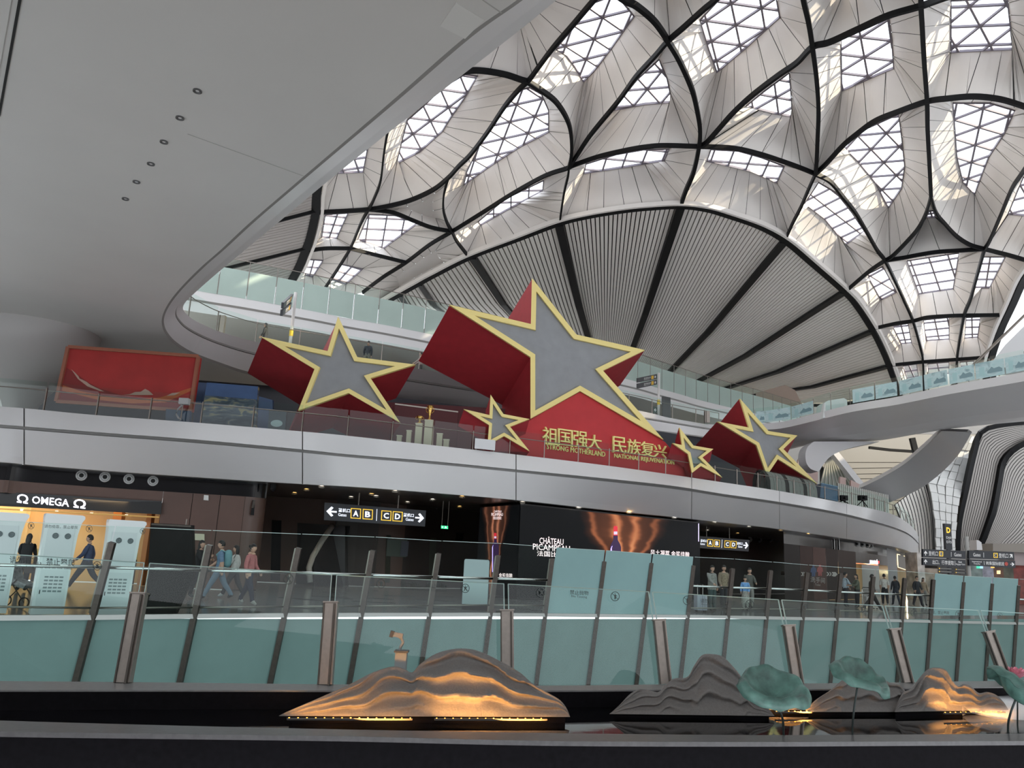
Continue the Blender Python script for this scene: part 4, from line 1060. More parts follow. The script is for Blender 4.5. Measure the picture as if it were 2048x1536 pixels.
for s_, c in (('CHÂTEAU', [(989, 1025), (1004, 1025), (1004, 1020), (989, 1020)]), ('PICAMPEAU', [(984, 1032), (1007, 1032), (1007, 1026), (984, 1026)]), ('法国比金堡酒庄', [(987, 1039), (1004, 1039), (1004, 1033), (987, 1033)]), ('金奖佳酿', [(999, 1154), (1026, 1155), (1026, 1147), (999, 1146)])):
    text_on('screen_text', s_, [onplane(sq, *p) for p in c], M_ADTXT, led)
def bottle(q, cx, top, sc, sk=0.0):
    def pol(pts, m, nm, o=0.034): MB().slab([onplane(q, cx+x*sc+y*sk*sc, top+y*sc, o) for x, y in pts], (0, 0.01, 0)).build(nm, m, led)
    pol([(-11, 130), (11, 130), (11, 42), (9, 36), (4.5, 28), (4.5, 18), (-4.5, 18), (-4.5, 28), (-9, 36), (-11, 42)], glow('bottle_dark', (0.035, 0.015, 0.06), 0.5), 'bottle_image')
    pol([(-4, 19), (4, 19), (4, 2), (3, 0), (-3, 0), (-4, 2)], glow('bottle_cap', (0.62, 0.03, 0.05), 0.6), 'bottle_cap_image', 0.036)
    pol([(-3.4, 17), (3.4, 17), (3.4, 11), (-3.4, 11)], glow('bottle_seal', (0.62, 0.55, 0.75), 0.6), 'bottle_seal_image', 0.038)
    pol([(-10, 126), (-7.5, 126), (-7.5, 44), (-6, 39), (-8, 41), (-10, 46)], glow('bottle_shine', (0.55, 0.42, 1.0), 0.9), 'bottle_shine_image', 0.038)
bottle(fq, 1230, 1052, 1.0); bottle(sq, 992, 1066, 0.62)
wbox('light_strip', hoff(L2B, 0.4), [(1396.5, 1083), (1398, 1083), (1398, 1047), (1396.5, 1047)], glow('violet_edge', (0.75, 0.65, 1.0), 0.8), led, off=0.02, thick=0.03)

# ---- right part of the passage
WB2 = hoff(L2B, 7.0)
wr = struct('wall_right', label='dark wall of the right hand recess')
P = sub(WB2, 1380, 1640, 0.0); MB().strip(P, upz(P, 4.0)).build('panel', mat('recess_black', (0.010, 0.008, 0.008), 0.35), wr)
for i, (x, y) in enumerate(((1498, 1079), (1518, 1079), (1540, 1079), (1566, 1079))):
    vent(x, y, WB2, 0.22, ('leftmost, half hidden', 'second from left', 'third from left', 'rightmost')[i]+' of four round vents right of the wine screen', 'vents right of the wine screen')
cols = [(1568, 1600, 'dark_brown_a', (0.016, 0.011, 0.010)), (1600, 1626, 'brown_b', (0.045, 0.022, 0.018)), (1626, 1652, 'brown_c', (0.095, 0.050, 0.042)), (1652, 1676, 'brown_d', (0.028, 0.016, 0.014)), (1676, 1712, 'brown_e', (0.05, 0.034, 0.029))]
for x0, x1, nm, c in cols:
    P = sub(WR, x0, x1-0.4, 0.0); MB().strip(P, upz(P, 3.3)).build('panel', mat(nm, c, 0.5, noise=0.06, nscale=0.7, spec=0.15), wr)
P = sub(WR, 1568, 1775, 3.3); MB().strip(P, upz(P, 4.0)).build('black_band', M_GLOSSBLK, wr)
for x in (1668, 1678):
    a = wallz(WR, x, 3.3); MB().bar(a+Vector((0, -0.05, 0)), a+Vector((0, -0.05, 0.68)), 0.10, 0.04).build('chrome_strip', M_CHROME, wr)
P = sub(WR, 1712, 1775, 2.55); MB().strip(P, upz(P, 3.3)).build('panel', mat('shop_fascia_grey', (0.07, 0.062, 0.06), 0.3), wr)
P = sub(WR, 1775, 1794, 0.0); MB().strip(P, upz(P, 4.0)).build('panel', mat('pier_grey', (0.20, 0.205, 0.23), 0.35), wr)
P = sub(WR, 1794, 1836, 0.0); Pz = hoff(P, 1.5); MB().strip(Pz, upz(Pz, 4.0)).build('panel', mat('shop_two_back', (0.60, 0.42, 0.24), 0.4), wr)
P = sub(WR, 1794, 1836, 2.7); MB().strip(P, upz(P, 4.0)).build('panel', mat('shop_fascia_taupe', (0.16, 0.14, 0.12), 0.3), wr)
P = sub(WR, 1712, 1775, 0.0); Pz = hoff(P, 2.0); MB().strip(Pz, upz(Pz, 2.55)).build('shop_back', mat('shop_cream', (0.72, 0.50, 0.26), 0.5), wr); MB().strip(upz(P, 2.55), upz(Pz, 2.55)).build('shop_ceiling', mat('shop_ceiling', (0.75, 0.6, 0.4), 0.5), wr)
for x, e in ((1742, 110), (1815, 90)):
    l = bpy.data.lights.new('shop_light', 'POINT'); l.energy = e; l.color = (1, 0.74, 0.42); l.shadow_soft_size = 0.03
    o = bpy.data.objects.new('shop_light', l); COL.objects.link(o); p = wallz(WR, x, 2.2); o.location = p+Vector((0.2, 0.9, 0))
t = thing('shop_sign', 'small glowing white and red swatch sign above the lit shop', 'shop sign', wallz(WR, 1748, 2.8))
text_on('lettering', 'swatch', wquad(WR, [(1740, 1127), (1756, 1129), (1756, 1119), (1740, 1117)], 0.1), glow('omega_glow', (0.88, 0.86, 1.0), 2.2), t, bold=0.02)
MB().slab(wquad(WR, [(1756.5, 1127), (1758.5, 1127), (1758.5, 1122), (1756.5, 1122)], 0.1), (0, 0.05, 0)).build('red_mark', glow('swatch_red', (0.9, 0.03, 0.03), 1.5), t)
wbox('light_strip', WR, [(1712, 1127), (1756, 1131), (1756, 1130), (1712, 1126)], glow('strip_red', (0.9, 0.25, 0.12), 1.0), wr, off=0.05, thick=0.05)
for i, x in enumerate((1714, 1725, 1735, 1741)):
    vent(x, 1088+i*1.2, WR, 0.20, ('leftmost', 'second from left', 'third from left', 'rightmost')[i]+' of four round vents above the lit swatch shop', 'vents above the swatch shop')
t = thing('shop_sign', 'square taupe shop sign framed by a warm light line', 'shop sign', wallz(WR, 1804, 2.2))
q = wquad(WR, [(1796, 1134), (1814, 1140), (1813, 1114), (1795, 1109)], 0.12)
MB().slab(q, (0, 0.1, 0)).build('sign_board', mat('shop_fascia_taupe', (0.16, 0.14, 0.12), 0.3), t)
ring_rect('light_line', q, -0.04, -0.04, 1.04, 1.04, 0.05, 0.04, glow('warm_line', (1.0, 0.8, 0.45), 1.6), t)
t = thing('shop_sign', 'small dark shop sign with glowing blue panel at the balcony end', 'shop sign', wallz(WR, 1829, 2.0))
q = wquad(WR, [(1823, 1137), (1838, 1139), (1838, 1124), (1823, 1122)], 0.3)
MB().slab(q, (0, 0.1, 0)).build('sign_box', M_SIGNBLK, t); flatpoly('blue_panel', q, [(0.2, 0.45), (0.8, 0.45), (0.8, 0.85), (0.2, 0.85)], glow('sign_blue', (0.05, 0.2, 0.9), 1.2), t)
flatpoly('white_strip', q, [(0.12, 0.12), (0.88, 0.12), (0.88, 0.3), (0.12, 0.3)], M_SIGNW, t)
# toilet wall graphics
t = thing('toilet_sign', 'white toilet wayfinding graphics with blue and red figures on brown wall', 'sign', wallz(WR, 1640, 0.6))
M_DIMW = mat('dim_white_print', (0.42, 0.40, 0.38), 0.5)
text_on('lettering', '洗手间', wquad(WR, [(1621, 1164), (1650, 1167), (1650, 1156), (1621, 1153)], 0.04), M_DIMW, t)
text_on('lettering', 'Toilet', wquad(WR, [(1630, 1171), (1641, 1172), (1641, 1168), (1630, 1167)], 0.04), M_DIMW, t)
def person_icon(x, y, s, m, nm):
    P = [(-.5, 0), (-.1, 0), (0, .9), (.1, 0), (.5, 0), (.55, 1.2), (.9, 1.2), (.7, 2.4), (.25, 2.6), (.35, 3.0), (0, 3.3), (-.35, 3.0), (-.25, 2.6), (-.7, 2.4), (-.9, 1.2), (-.55, 1.2)]
    MB().slab([wquad(WR, [(x+a*s, y-b*s)], 0.05)[0] for a, b in P], (0, 0.02, 0)).build(nm, m, t)
person_icon(1627, 1153, 7.0, mat('icon_blue', (0.03, 0.06, 0.16), 0.5), 'man_icon'); person_icon(1640, 1152, 7.0, mat('icon_red', (0.32, 0.06, 0.06), 0.5), 'woman_icon')
for k in range(3):
    x = 1653+k*5; MB().slab([wquad(WR, [p], 0.05)[0] for p in ((x, 1152), (x+3, 1148), (x, 1144), (x+2.4, 1144), (x+5.6, 1148), (x+2.4, 1152))], (0, 0.02, 0)).build('chevron', M_DIMW, t)
MB().slab([wquad(WR, [p], 0.05)[0] for p in ((1666, 1153), (1671, 1153), (1675, 1148.5), (1671, 1144), (1666, 1144))], (0, 0.02, 0)).build('arrow_block', M_DIMW, t)
for k in range(2):
    x = 1602+k*4; MB().slab([wquad(WR, [p], 0.05)[0] for p in ((x, 1152), (x+3, 1148), (x, 1144), (x+2.4, 1144), (x+5.6, 1148), (x+2.4, 1152))], (0, 0.02, 0)).build('chevron', M_DIMW, t)
wbox('notice', WB2, [(1562, 1150), (1569, 1150), (1569, 1143), (1562, 1143)], mat('notice_tan', (0.45, 0.30, 0.22), 0.5), None, off=0.05, thick=0.03, label='small tan square notice on the dark wall', cat='notice')

# =================================================================== FAR BACKGROUND ON THE RIGHT
mb = MB(); mb.quad((-60, 112, -2), (130, 112, -2), (130, 112, 30), (-60, 112, 30)); mb.build('wall_far', mat('far_wall', (0.38, 0.36, 0.34), 0.6, noise=0.04, nscale=0.1), kind='structure')
# slatted funnel on the far right, nested curves bending downwards
def Yf(y): return 78+(y-850)*0.03
def c3(pts, n=24): 
    return resample(smooth([atY(x, y, Yf(y)) for x, y in pts], 5), n)
FC = [[(2100, 842), (2010, 850), (1962, 862), (1946, 900), (1930, 970), (1916, 1040), (1911, 1112)],
      [(2100, 868), (2036, 892), (2004, 922), (1994, 966), (1984, 1018), (1966, 1070), (1948, 1112)],
      [(2130, 930), (2090, 950), (2064, 985), (2050, 1020), (2030, 1055), (2000, 1088), (1985, 1112)],
      [(2160, 1000), (2140, 1020), (2120, 1050), (2090, 1080), (2060, 1100), (2040, 1112)]]
FC3 = [c3(p) for p in FC]
ce = struct('ceiling', label='slatted white funnel sweeping down on the far right')
for (A, B), n in zip(zip(FC3[:-1], FC3[1:]), (13, 15, 11)):
    for i in range(n):
        t0, t1 = (i+0.12)/n, (i+0.86)/n
        r0 = [a.lerp(b, t0) for a, b in zip(A, B)]; r1 = [a.lerp(b, t1) for a, b in zip(A, B)]
        MB().strip(r0, r1).build('slat', mat('slat_far', (0.42, 0.39, 0.365), 0.6), ce, smoothf=True)
mb = MB()
for A, B in zip(FC3[:-1], FC3[1:]): mb.strip([p+Vector((0, 0.5, 0)) for p in A], [p+Vector((0, 0.5, 0)) for p in B])
mb.build('backing', mat('slat_void', (0.02, 0.02, 0.02), 0.9), ce)
tr = struct('trim_13')
for P, w in ((FC3[0], 0.42), (FC3[1], 0.5)): MB().beam([p-Vector((0, 0.25, 0)) for p in P], w, w, up=(0, 1, 0)).build('rib', M_BLACK, tr)
# silver tiled column between the funnels
LE = [atY(x, y, 82) for x, y in ((1925, 872), (1880, 925), (1856, 960), (1864, 1000), (1870, 1040), (1874, 1112))]
RE = [atY(x, y, 82) for x, y in ((1950, 872), (1940, 900), (1932, 940), (1922, 990), (1914, 1040), (1910, 1112))]
LE = resample(LE, 15); RE = resample(RE, 15)
wt = struct('wall_tiled', label='silver tiled column between the funnels')
M_TILE = mat('silver_tile', (0.62, 0.62, 0.61), 0.35, 0.3)
for r in range(15):
    for c in range(4):
        u0, u1 = (c+0.03)/4, (c+0.97)/4
        a, b = LE[r].lerp(RE[r], u0), LE[r].lerp(RE[r], u1); d, e = LE[r+1].lerp(RE[r+1], u0), LE[r+1].lerp(RE[r+1], u1)
        k = 0.04; cen = (a+b+d+e)/4
        q = [p.lerp(cen, k) for p in (a, b, e, d)]; tilt = Vector((0, random.uniform(-0.12, 0.12), 0)); q[0] = q[0]+tilt; q[1] = q[1]+tilt
        MB().slab(q, (0, 0.15, 0)).build('tile', M_TILE, wt)
MB().strip([p+Vector((0, 0.4, 0)) for p in LE], [p+Vector((0, 0.4, 0)) for p in RE]).build('backing', mat('tile_joint', (0.25, 0.24, 0.23), 0.7), wt)
# slatted skirt left of the tiled column, and its dark rib
LA = [[(1790, 1010), (1802, 1040), (1810, 1075), (1812, 1112)], [(1852, 962), (1862, 1000), (1868, 1045), (1871, 1112)]]
A, B = [resample(smooth([atY(x, y, 84) for x, y in p], 5), 16) for p in LA]
ce = struct('ceiling', label='slatted skirt left of the silver column')
for i in range(11):
    MB().strip([a.lerp(b, (i+.1)/11) for a, b in zip(A, B)], [a.lerp(b, (i+.85)/11) for a, b in zip(A, B)]).build('slat', M_SLAT, ce)
MB().strip([p+Vector((0, .3, 0)) for p in A], [p+Vector((0, .3, 0)) for p in B]).build('backing', mat('slat_void', (0.02, 0.02, 0.02), 0.9), ce)
MB().beam([p-Vector((0, .3, 0)) for p in B], 0.5, 0.4, up=(0, 1, 0)).build('rib', M_BLACK, tr)
MB().beam([atY(x, y, 80) for x, y in ((1824, 876), (1830, 900), (1836, 918))], 0.5, 0.4, up=(0, 1, 0)).build('rib', M_BLACK, tr)
MB().beam([atY(x, y, 80) for x, y in ((1738, 895), (1780, 900), (1826, 903))], 0.25, 0.3, up=(0, 1, 0)).build('rib', M_BLACK, tr)
# pale ceiling field with long dark joints under the bridge
ce = struct('ceiling', label='pale ceiling field seen under the bridge')
jl = [((1640, 868), (1960, 868)), ((1640, 925), (1890, 925)), ((1650, 938), (1870, 934)), ((1660, 949), (1860, 946)), ((1680, 958), (1850, 956)), ((1690, 966), (1850, 968)), ((1700, 985), (1850, 985)), ((1720, 1002), (1855, 1000)), ((1740, 1020), (1860, 1018)), ((1770, 1045), (1865, 1040))]
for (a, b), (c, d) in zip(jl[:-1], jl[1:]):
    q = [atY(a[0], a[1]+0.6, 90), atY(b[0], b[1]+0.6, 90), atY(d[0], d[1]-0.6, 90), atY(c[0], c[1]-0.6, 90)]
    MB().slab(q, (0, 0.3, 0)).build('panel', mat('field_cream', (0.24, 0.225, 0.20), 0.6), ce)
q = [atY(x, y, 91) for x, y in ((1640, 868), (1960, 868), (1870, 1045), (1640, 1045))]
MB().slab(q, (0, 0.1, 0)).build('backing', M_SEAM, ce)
# pink building volumes and green glazed wall glimpsed on the balcony's far side
s = struct('wall_pink', label='pinkish parapet walls glimpsed beyond the right star')
M_PINK = mat('pink_plaster', (0.62, 0.45, 0.42), 0.6)
for q in ([(1596, 968), (1612, 972), (1612, 926), (1596, 918)], [(1613, 972), (1636, 978), (1636, 943), (1613, 934)], [(1680, 985), (1692, 988), (1692, 956), (1680, 953)], [(1702, 990), (1735, 998), (1735, 976), (1702, 960)]):
    P = [atY(x, y, 66) for x, y in q]; MB().slab(P, (0.2, 0.8, 0)).build('parapet', M_PINK, s)
P = [atY(x, y, 70) for x, y in ((1638, 985), (1730, 990), (1668, 905), (1655, 915))]
s2 = struct('window_99', label='grey green glazed slope beyond the pier')
MB().slab(P, (0.2, 0.5, 0)).build('glazing', mat('green_glazing', (0.22, 0.25, 0.20), 0.25), s2)
for k in range(9):
    a = P[3].lerp(P[0], 0.0).lerp(P[2], k/9); b = P[0].lerp(P[1], k/9); MB().bar(a, b, 0.12, 0.12).build('mullion', mat('pale_mullion', (0.4, 0.4, 0.36), 0.5), s2)
MB().bar(atY(1662, 900, 69), atY(1722, 975, 69), 0.9, 0.5).build('sloping_beam', M_FASCIA, s2)
# brown plant-room volume at the end of the top gallery
s = struct('wall_brown', label='brown volume at the end of the top gallery')
P = [atY(x, y, 80) for x, y in ((1505, 840), (1600, 845), (1605, 810), (1590, 780), (1570, 770), (1512, 786))]
MB().slab(P, (1, 3, 0)).build('volume', mat('tan_volume', (0.36, 0.27, 0.22), 0.6), s)
# =================================================================== STARS AND EXHIBITION ON THE BALCONY
def offset_poly(P, w):
    n = len(P); out = []
    A = sum(P[i][0]*P[(i+1) % n][1]-P[(i+1) % n][0]*P[i][1] for i in range(n)); sg = 1 if A > 0 else -1
    for i in range(n):
        p0, p1, p2 = Vector(P[i-1]), Vector(P[i]), Vector(P[(i+1) % n])
        d1 = (p1-p0).normalized(); d2 = (p2-p1).normalized(); n1 = Vector((-d1.y, d1.x))*sg; n2 = Vector((-d2.y, d2.x))*sg
        a = p0+n1*w; b = p1+n2*w; den = d1.x*d2.y-d1.y*d2.x
        if abs(den) < 1e-6: out.append(tuple(p1+n1*w)); continue
        t = ((b.x-a.x)*d2.y-(b.y-a.y)*d2.x)/den; out.append(tuple(a+d1*t))
    return out
def star(name, px, Y0, k, x0, w, eL, eR, dY, label, cut=True):
    Yp = lambda x: Y0+k*(x-x0)
    F = [atY(x, y, Yp(x)) for x, y in px]; I = [atY(x, y, Yp(x)) for x, y in offset_poly(px, w)]
    n = len(px); xa, xb = min(p[0] for p in px), max(p[0] for p in px)
    bk = Vector((0, 1, 0))
    Bk = []
    for x, y in px:
        t = (x-xa)/(xb-xa); dx, dy = lerp(eL[0], eR[0], t), lerp(eL[1], eR[1], t)
        p = atY(x+dx, y+dy, Yp(x)+dY); p.z = max(p.z, Z2T+0.03) if cut else p.z; Bk.append(p)
    t = thing(name, label, 'star', Vector((sum(p.x for p in F)/n, sum(p.y for p in F)/n, max(Z2T, min(p.z for p in F)))))
    # frame: front ring, outer lip, inner return
    lip = 0.20; rec = 0.16
    V = F+I+[p+bk*lip for p in F]+[p+bk*rec for p in I]; Fc = []
    for i in range(n):
        j = (i+1) % n
        Fc += [(i, j, n+j, n+i), (i, 2*n+i, 2*n+j, j), (n+i, n+j, 3*n+j, 3*n+i)]
    mesh('gold_frame', V, Fc, M_GOLD, t)
    c = sum(I, Vector((0, 0, 0)))/n+bk*rec
    V = [p+bk*rec for p in I]+[c]
    mesh('grey_face', V, [(i, (i+1) % n, n) for i in range(n)], M_STARGREY, t, label='flat grey star face')
    V = [p+bk*lip for p in F]+Bk; c2 = sum(Bk, Vector((0, 0, 0)))/n
    Fc = [(i, (i+1) % n, n+(i+1) % n, n+i) for i in range(n)]
    mesh('red_body', V, Fc, M_RED, t, label='dark red prism body behind the star face')
    return t
star('star_sculpture', [(1064, 556), (1153, 669), (1290, 700), (1206, 741), (1327, 879), (1160, 782), (1061, 837), (1061, 714), (898, 609), (1062, 648)], 34.5, 0.0155, 1064, 9.5, (-61, 113), (-50, 68), 3.4, 'largest gold-framed grey star with red prism body, in the centre', True)
star('star_sculpture', [(676, 633), (714, 714), (830, 729), (741, 756), (800, 845), (697, 786), (596, 821), (629, 738), (521, 673), (655, 702)], 31.4, 0.008, 676, 8.5, (-26, 73), (-38, 68), 2.6, 'medium gold-framed grey star left of the largest star', True)
star('star_sculpture', [(1480, 797), (1537, 862), (1595, 871), (1567, 898), (1635, 968), (1556, 918), (1534, 951), (1513, 890), (1435, 843), (1498, 855)], 43.0, 0.033, 1500, 6.5, (-44, 48), (-20, 44), 3.6, 'medium gold-framed grey star at the right end of the red wall', True)
star('star_sculpture', [(981, 789), (1007, 828), (1059, 838), (1020, 853), (1059, 902), (1008, 872), (975, 890), (978, 850), (927, 818), (979, 830)], 32.7, 0.009, 980, 6.0, (-11, 34), (-8, 30), 0.6, 'small gold star left of the red wall lettering', True)
star('star_sculpture', [(1359, 855), (1387, 891), (1427, 898), (1405, 915), (1445, 955), (1402, 932), (1384, 946), (1376, 908), (1345, 886), (1364, 890)], 39.0, 0.024, 1390, 5.5, (-9, 28), (-7, 24), 0.6, 'small gold star right of the red wall lettering', True)
# red wall with gold lettering
RWp = [(1160, 784), (1330, 884), (1388, 952), (1386, 960), (1052, 912), (1032, 866), (1062, 838)]
Yw = lambda x: 36.35+0.0155*(x-1160)
rw = thing('red_wall', 'red pitched backdrop wall with gold patriotic lettering under the largest star', 'backdrop', atY(1215, 935, Yw(1215)))
_ra, _rb = atY(1052, 912, Yw(1052)), atY(1386, 960, Yw(1386)); rq = [Vector((_ra.x, _ra.y, 6)), Vector((_rb.x, _rb.y, 6)), Vector((_rb.x, _rb.y, 9)), Vector((_ra.x, _ra.y, 9))]
P = [onplane(rq, x, y, 0.0) for x, y in RWp]
for p in P: p.z = max(p.z, Z2T+0.02)
MB().slab(P, (0.1, 0.8, 0)).build('panel', M_REDWALL, rw)
def wt(quad): return [onplane(rq, x, y, 0.02) for x, y in quad]
M_LETTER = mat('gold_letter', (0.92, 0.80, 0.30), 0.4)
chars = '祖国强大民族复兴'
cx = [(1083, 853, 888), (1114, 857, 891), (1144, 861, 894), (1172, 868, 898), (1222, 872, 905), (1252, 877, 908), (1279, 882, 911), (1305, 888, 914)]
cw = [30, 29, 29, 29, 28, 27, 27, 26]
for ch, (x, y0, y1), w in zip(chars, cx, cw):
    text_on('character', ch, wt([(x, y1), (x+w, y1+w*0.14), (x+w, y0+w*0.14), (x, y0)]), M_LETTER, rw, bold=0.0, depth=0.09)
text_on('lettering', 'STRONG MOTHERLAND', wt([(1092, 898), (1209, 914), (1209, 904), (1092, 888)]), M_LETTER, rw, bold=0.0, depth=0.05)
text_on('lettering', 'NATIONAL REJUVENATION', wt([(1227, 918), (1347, 932), (1347, 921), (1227, 907)]), M_LETTER, rw, bold=0.0, depth=0.05)
# red banner with mountain print
bq = [atY(113, 803, 28.6), atY(381, 822, 29.6), atY(397, 713, 29.6), atY(137, 694, 28.6)]
bq[0].z = max(bq[0].z, Z2T+.05); bq[1].z = max(bq[1].z, Z2T+.05)
bn = thing('banner_board', 'wide red banner board with snowy mountain print on the left', 'banner', (bq[0]+bq[1])/2)
MB().slab(bq, (0, 0.35, 0)).build('board', mat('banner_red', (0.34, 0.018, 0.016), 0.6, noise=0.12, nscale=1.2), bn)
F_, nb = sign_face(bq, 0.0)
fr = F_+[F_[0]]
for a, b in zip(fr[:-1], fr[1:]): MB().bar(a+nb*0.02, b+nb*0.02, 0.12, 0.12).build('frame_rail', mat('banner_frame', (0.30, 0.10, 0.06), 0.4), bn)
def bp(name, pts, m): flatpoly(name, bq, pts, m, bn, 0.004)
bp('print_lower', [(0.02, 0.02), (0.98, 0.02), (0.98, 0.22), (0.8, 0.2), (0.6, 0.17), (0.45, 0.2), (0.3, 0.28), (0.2, 0.38), (0.1, 0.52), (0.02, 0.62)], mat('banner_dark', (0.20, 0.012, 0.012), 0.6))
bp('print_swoop', [(0.02, 0.30), (0.15, 0.22), (0.35, 0.16), (0.55, 0.14), (0.75, 0.2), (0.98, 0.42), (0.98, 0.36), (0.8, 0.12), (0.55, 0.06), (0.3, 0.08), (0.02, 0.2)], mat('banner_orange', (0.42, 0.10, 0.03), 0.6))
M_SNOW = mat('banner_snow', (0.42, 0.27, 0.22), 0.6)
bp('print_ridge', [(0.055, 0.60), (0.09, 0.54), (0.14, 0.44), (0.18, 0.40), (0.22, 0.34), (0.33, 0.24), (0.3, 0.24), (0.2, 0.31), (0.12, 0.43)], M_SNOW)
bp('print_peak', [(0.47, 0.2), (0.52, 0.22), (0.56, 0.27), (0.6, 0.28), (0.63, 0.34), (0.66, 0.31), (0.7, 0.24), (0.6, 0.22)], M_SNOW)
bp('print_peak', [(0.8, 0.24), (0.84, 0.30), (0.9, 0.32), (0.86, 0.26)], M_SNOW)
# blue exhibition boards
def art_mat(name, c1, c2, c3_, sc):
    m = bpy.data.materials.new(name); m.use_nodes = True; nt = m.node_tree; b = nt.nodes['Principled BSDF']
    tc = nt.nodes.new('ShaderNodeTexCoord'); mp = nt.nodes.new('ShaderNodeMapping'); mp.inputs['Scale'].default_value = (1, 1, 2.6)
    nz = nt.nodes.new('ShaderNodeTexNoise'); nz.inputs['Scale'].default_value = sc; nz.inputs['Detail'].default_value = 8; nz.inputs['Distortion'].default_value = 1.5
    rp = nt.nodes.new('ShaderNodeValToRGB'); e = rp.color_ramp.elements; e[0].position = 0.38; e[0].color = (*c1, 1); e[1].position = 0.68; e[1].color = (*c3_, 1); x = e.new(0.52); x.color = (*c2, 1)
    nt.links.new(tc.outputs['Object'], mp.inputs[0]); nt.links.new(mp.outputs[0], nz.inputs['Vector']); nt.links.new(nz.outputs['Fac'], rp.inputs['Fac']); nt.links.new(rp.outputs['Color'], b.inputs['Base Color']); b.inputs['Roughness'].default_value = 0.5
    return m
def board(px, Y0, Y1, name, label, m, split=None, m2=None):
    q = [atY(px[0][0], px[0][1], Y0), atY(px[1][0], px[1][1], Y1), atY(px[2][0], px[2][1], Y1), atY(px[3][0], px[3][1], Y0)]
    for p in q[:2]: p.z = Z2T+0.03
    t = thing(name, label, 'display board', (q[0]+q[1])/2)
    MB().slab(q, (0, 0.18, 0)).build('panel', m, t)
    if split: flatpoly('upper_band', q, [(0, split), (1, split), (1, 1), (0, 1)], m2, t)
    return t, q
M_ART = art_mat('dragon_print', (0.015, 0.025, 0.045), (0.06, 0.08, 0.11), (0.34, 0.26, 0.12), 1.6)
M_BLUE = mat('exhibit_blue', (0.035, 0.075, 0.18), 0.5, noise=0.1, nscale=2)
t, q = board([(400, 846), (512, 853), (516, 773), (414, 765)], 29.7, 30.2, 'exhibit_board', 'tall blue exhibition board with dark gold dragon print', M_ART, 0.70, M_BLUE)
text_on('lettering', 'CHINA', [onplane(q, *p, 0.03) for p in ((404, 842), (404, 792), (411, 792), (411, 842))][0:1]+[onplane(q, *p, 0.03) for p in ((411, 792), (418, 792), (411, 842))], mat('dim_white_print', (0.42, 0.40, 0.38), 0.5), t) if False else None
board([(388, 838), (402, 840), (414, 766), (392, 764)], 30.6, 30.8, 'exhibit_board', 'narrow blue board edge left of the dragon board', M_BLUE)
board([(512, 850), (548, 856), (545, 800), (516, 792)], 31.0, 31.3, 'exhibit_board', 'blue board half hidden behind the left star', M_BLUE)
t, q = board([(536, 856), (570, 860), (573, 824), (538, 820)], 29.9, 30.1, 'exhibit_board', 'small dark board with pale round emblem below the left star', mat('board_dark', (0.02, 0.03, 0.045), 0.4))
MB().slab([onplane(q, 553+12*math.cos(a*math.pi/8), 847+7*math.sin(a*math.pi/8)) for a in range(16)], (0, 0.01, 0)).build('emblem', mat('emblem_grey', (0.30, 0.36, 0.38), 0.5), t)
t, q = board([(330, 846), (378, 850), (380, 822), (332, 818)], 29.0, 29.2, 'exhibit_board', 'low dark blue panel under the right end of the red banner', mat('panel_navy', (0.02, 0.035, 0.08), 0.4))
# grey junction box and cable at the rail
jb = atZ(370, 812, 6.45); jb = atY(369, 803, 28.35)
t = thing('junction_box', 'small grey floodlight box with curled cable on the balcony rail', 'floodlight', Vector((jb.x, jb.y, Z2T)))
MB().box(jb, (0.34, 0.22, 0.22)).build('lamp_body', mat('box_grey', (0.36, 0.36, 0.36), 0.5), t)
MB().tube([atY(x, y, 28.3) for x, y in ((364, 810), (356, 818), (352, 828), (357, 836), (362, 839), (358, 842))], 0.03, 8).build('cable', mat('cable_grey', (0.3, 0.3, 0.3), 0.5), t, smoothf=True)
MB().tube([jb+Vector((-0.05, 0, -0.1)), Vector((jb.x-0.05, jb.y, Z2T))], 0.025, 8).build('stem', M_STEEL, t)
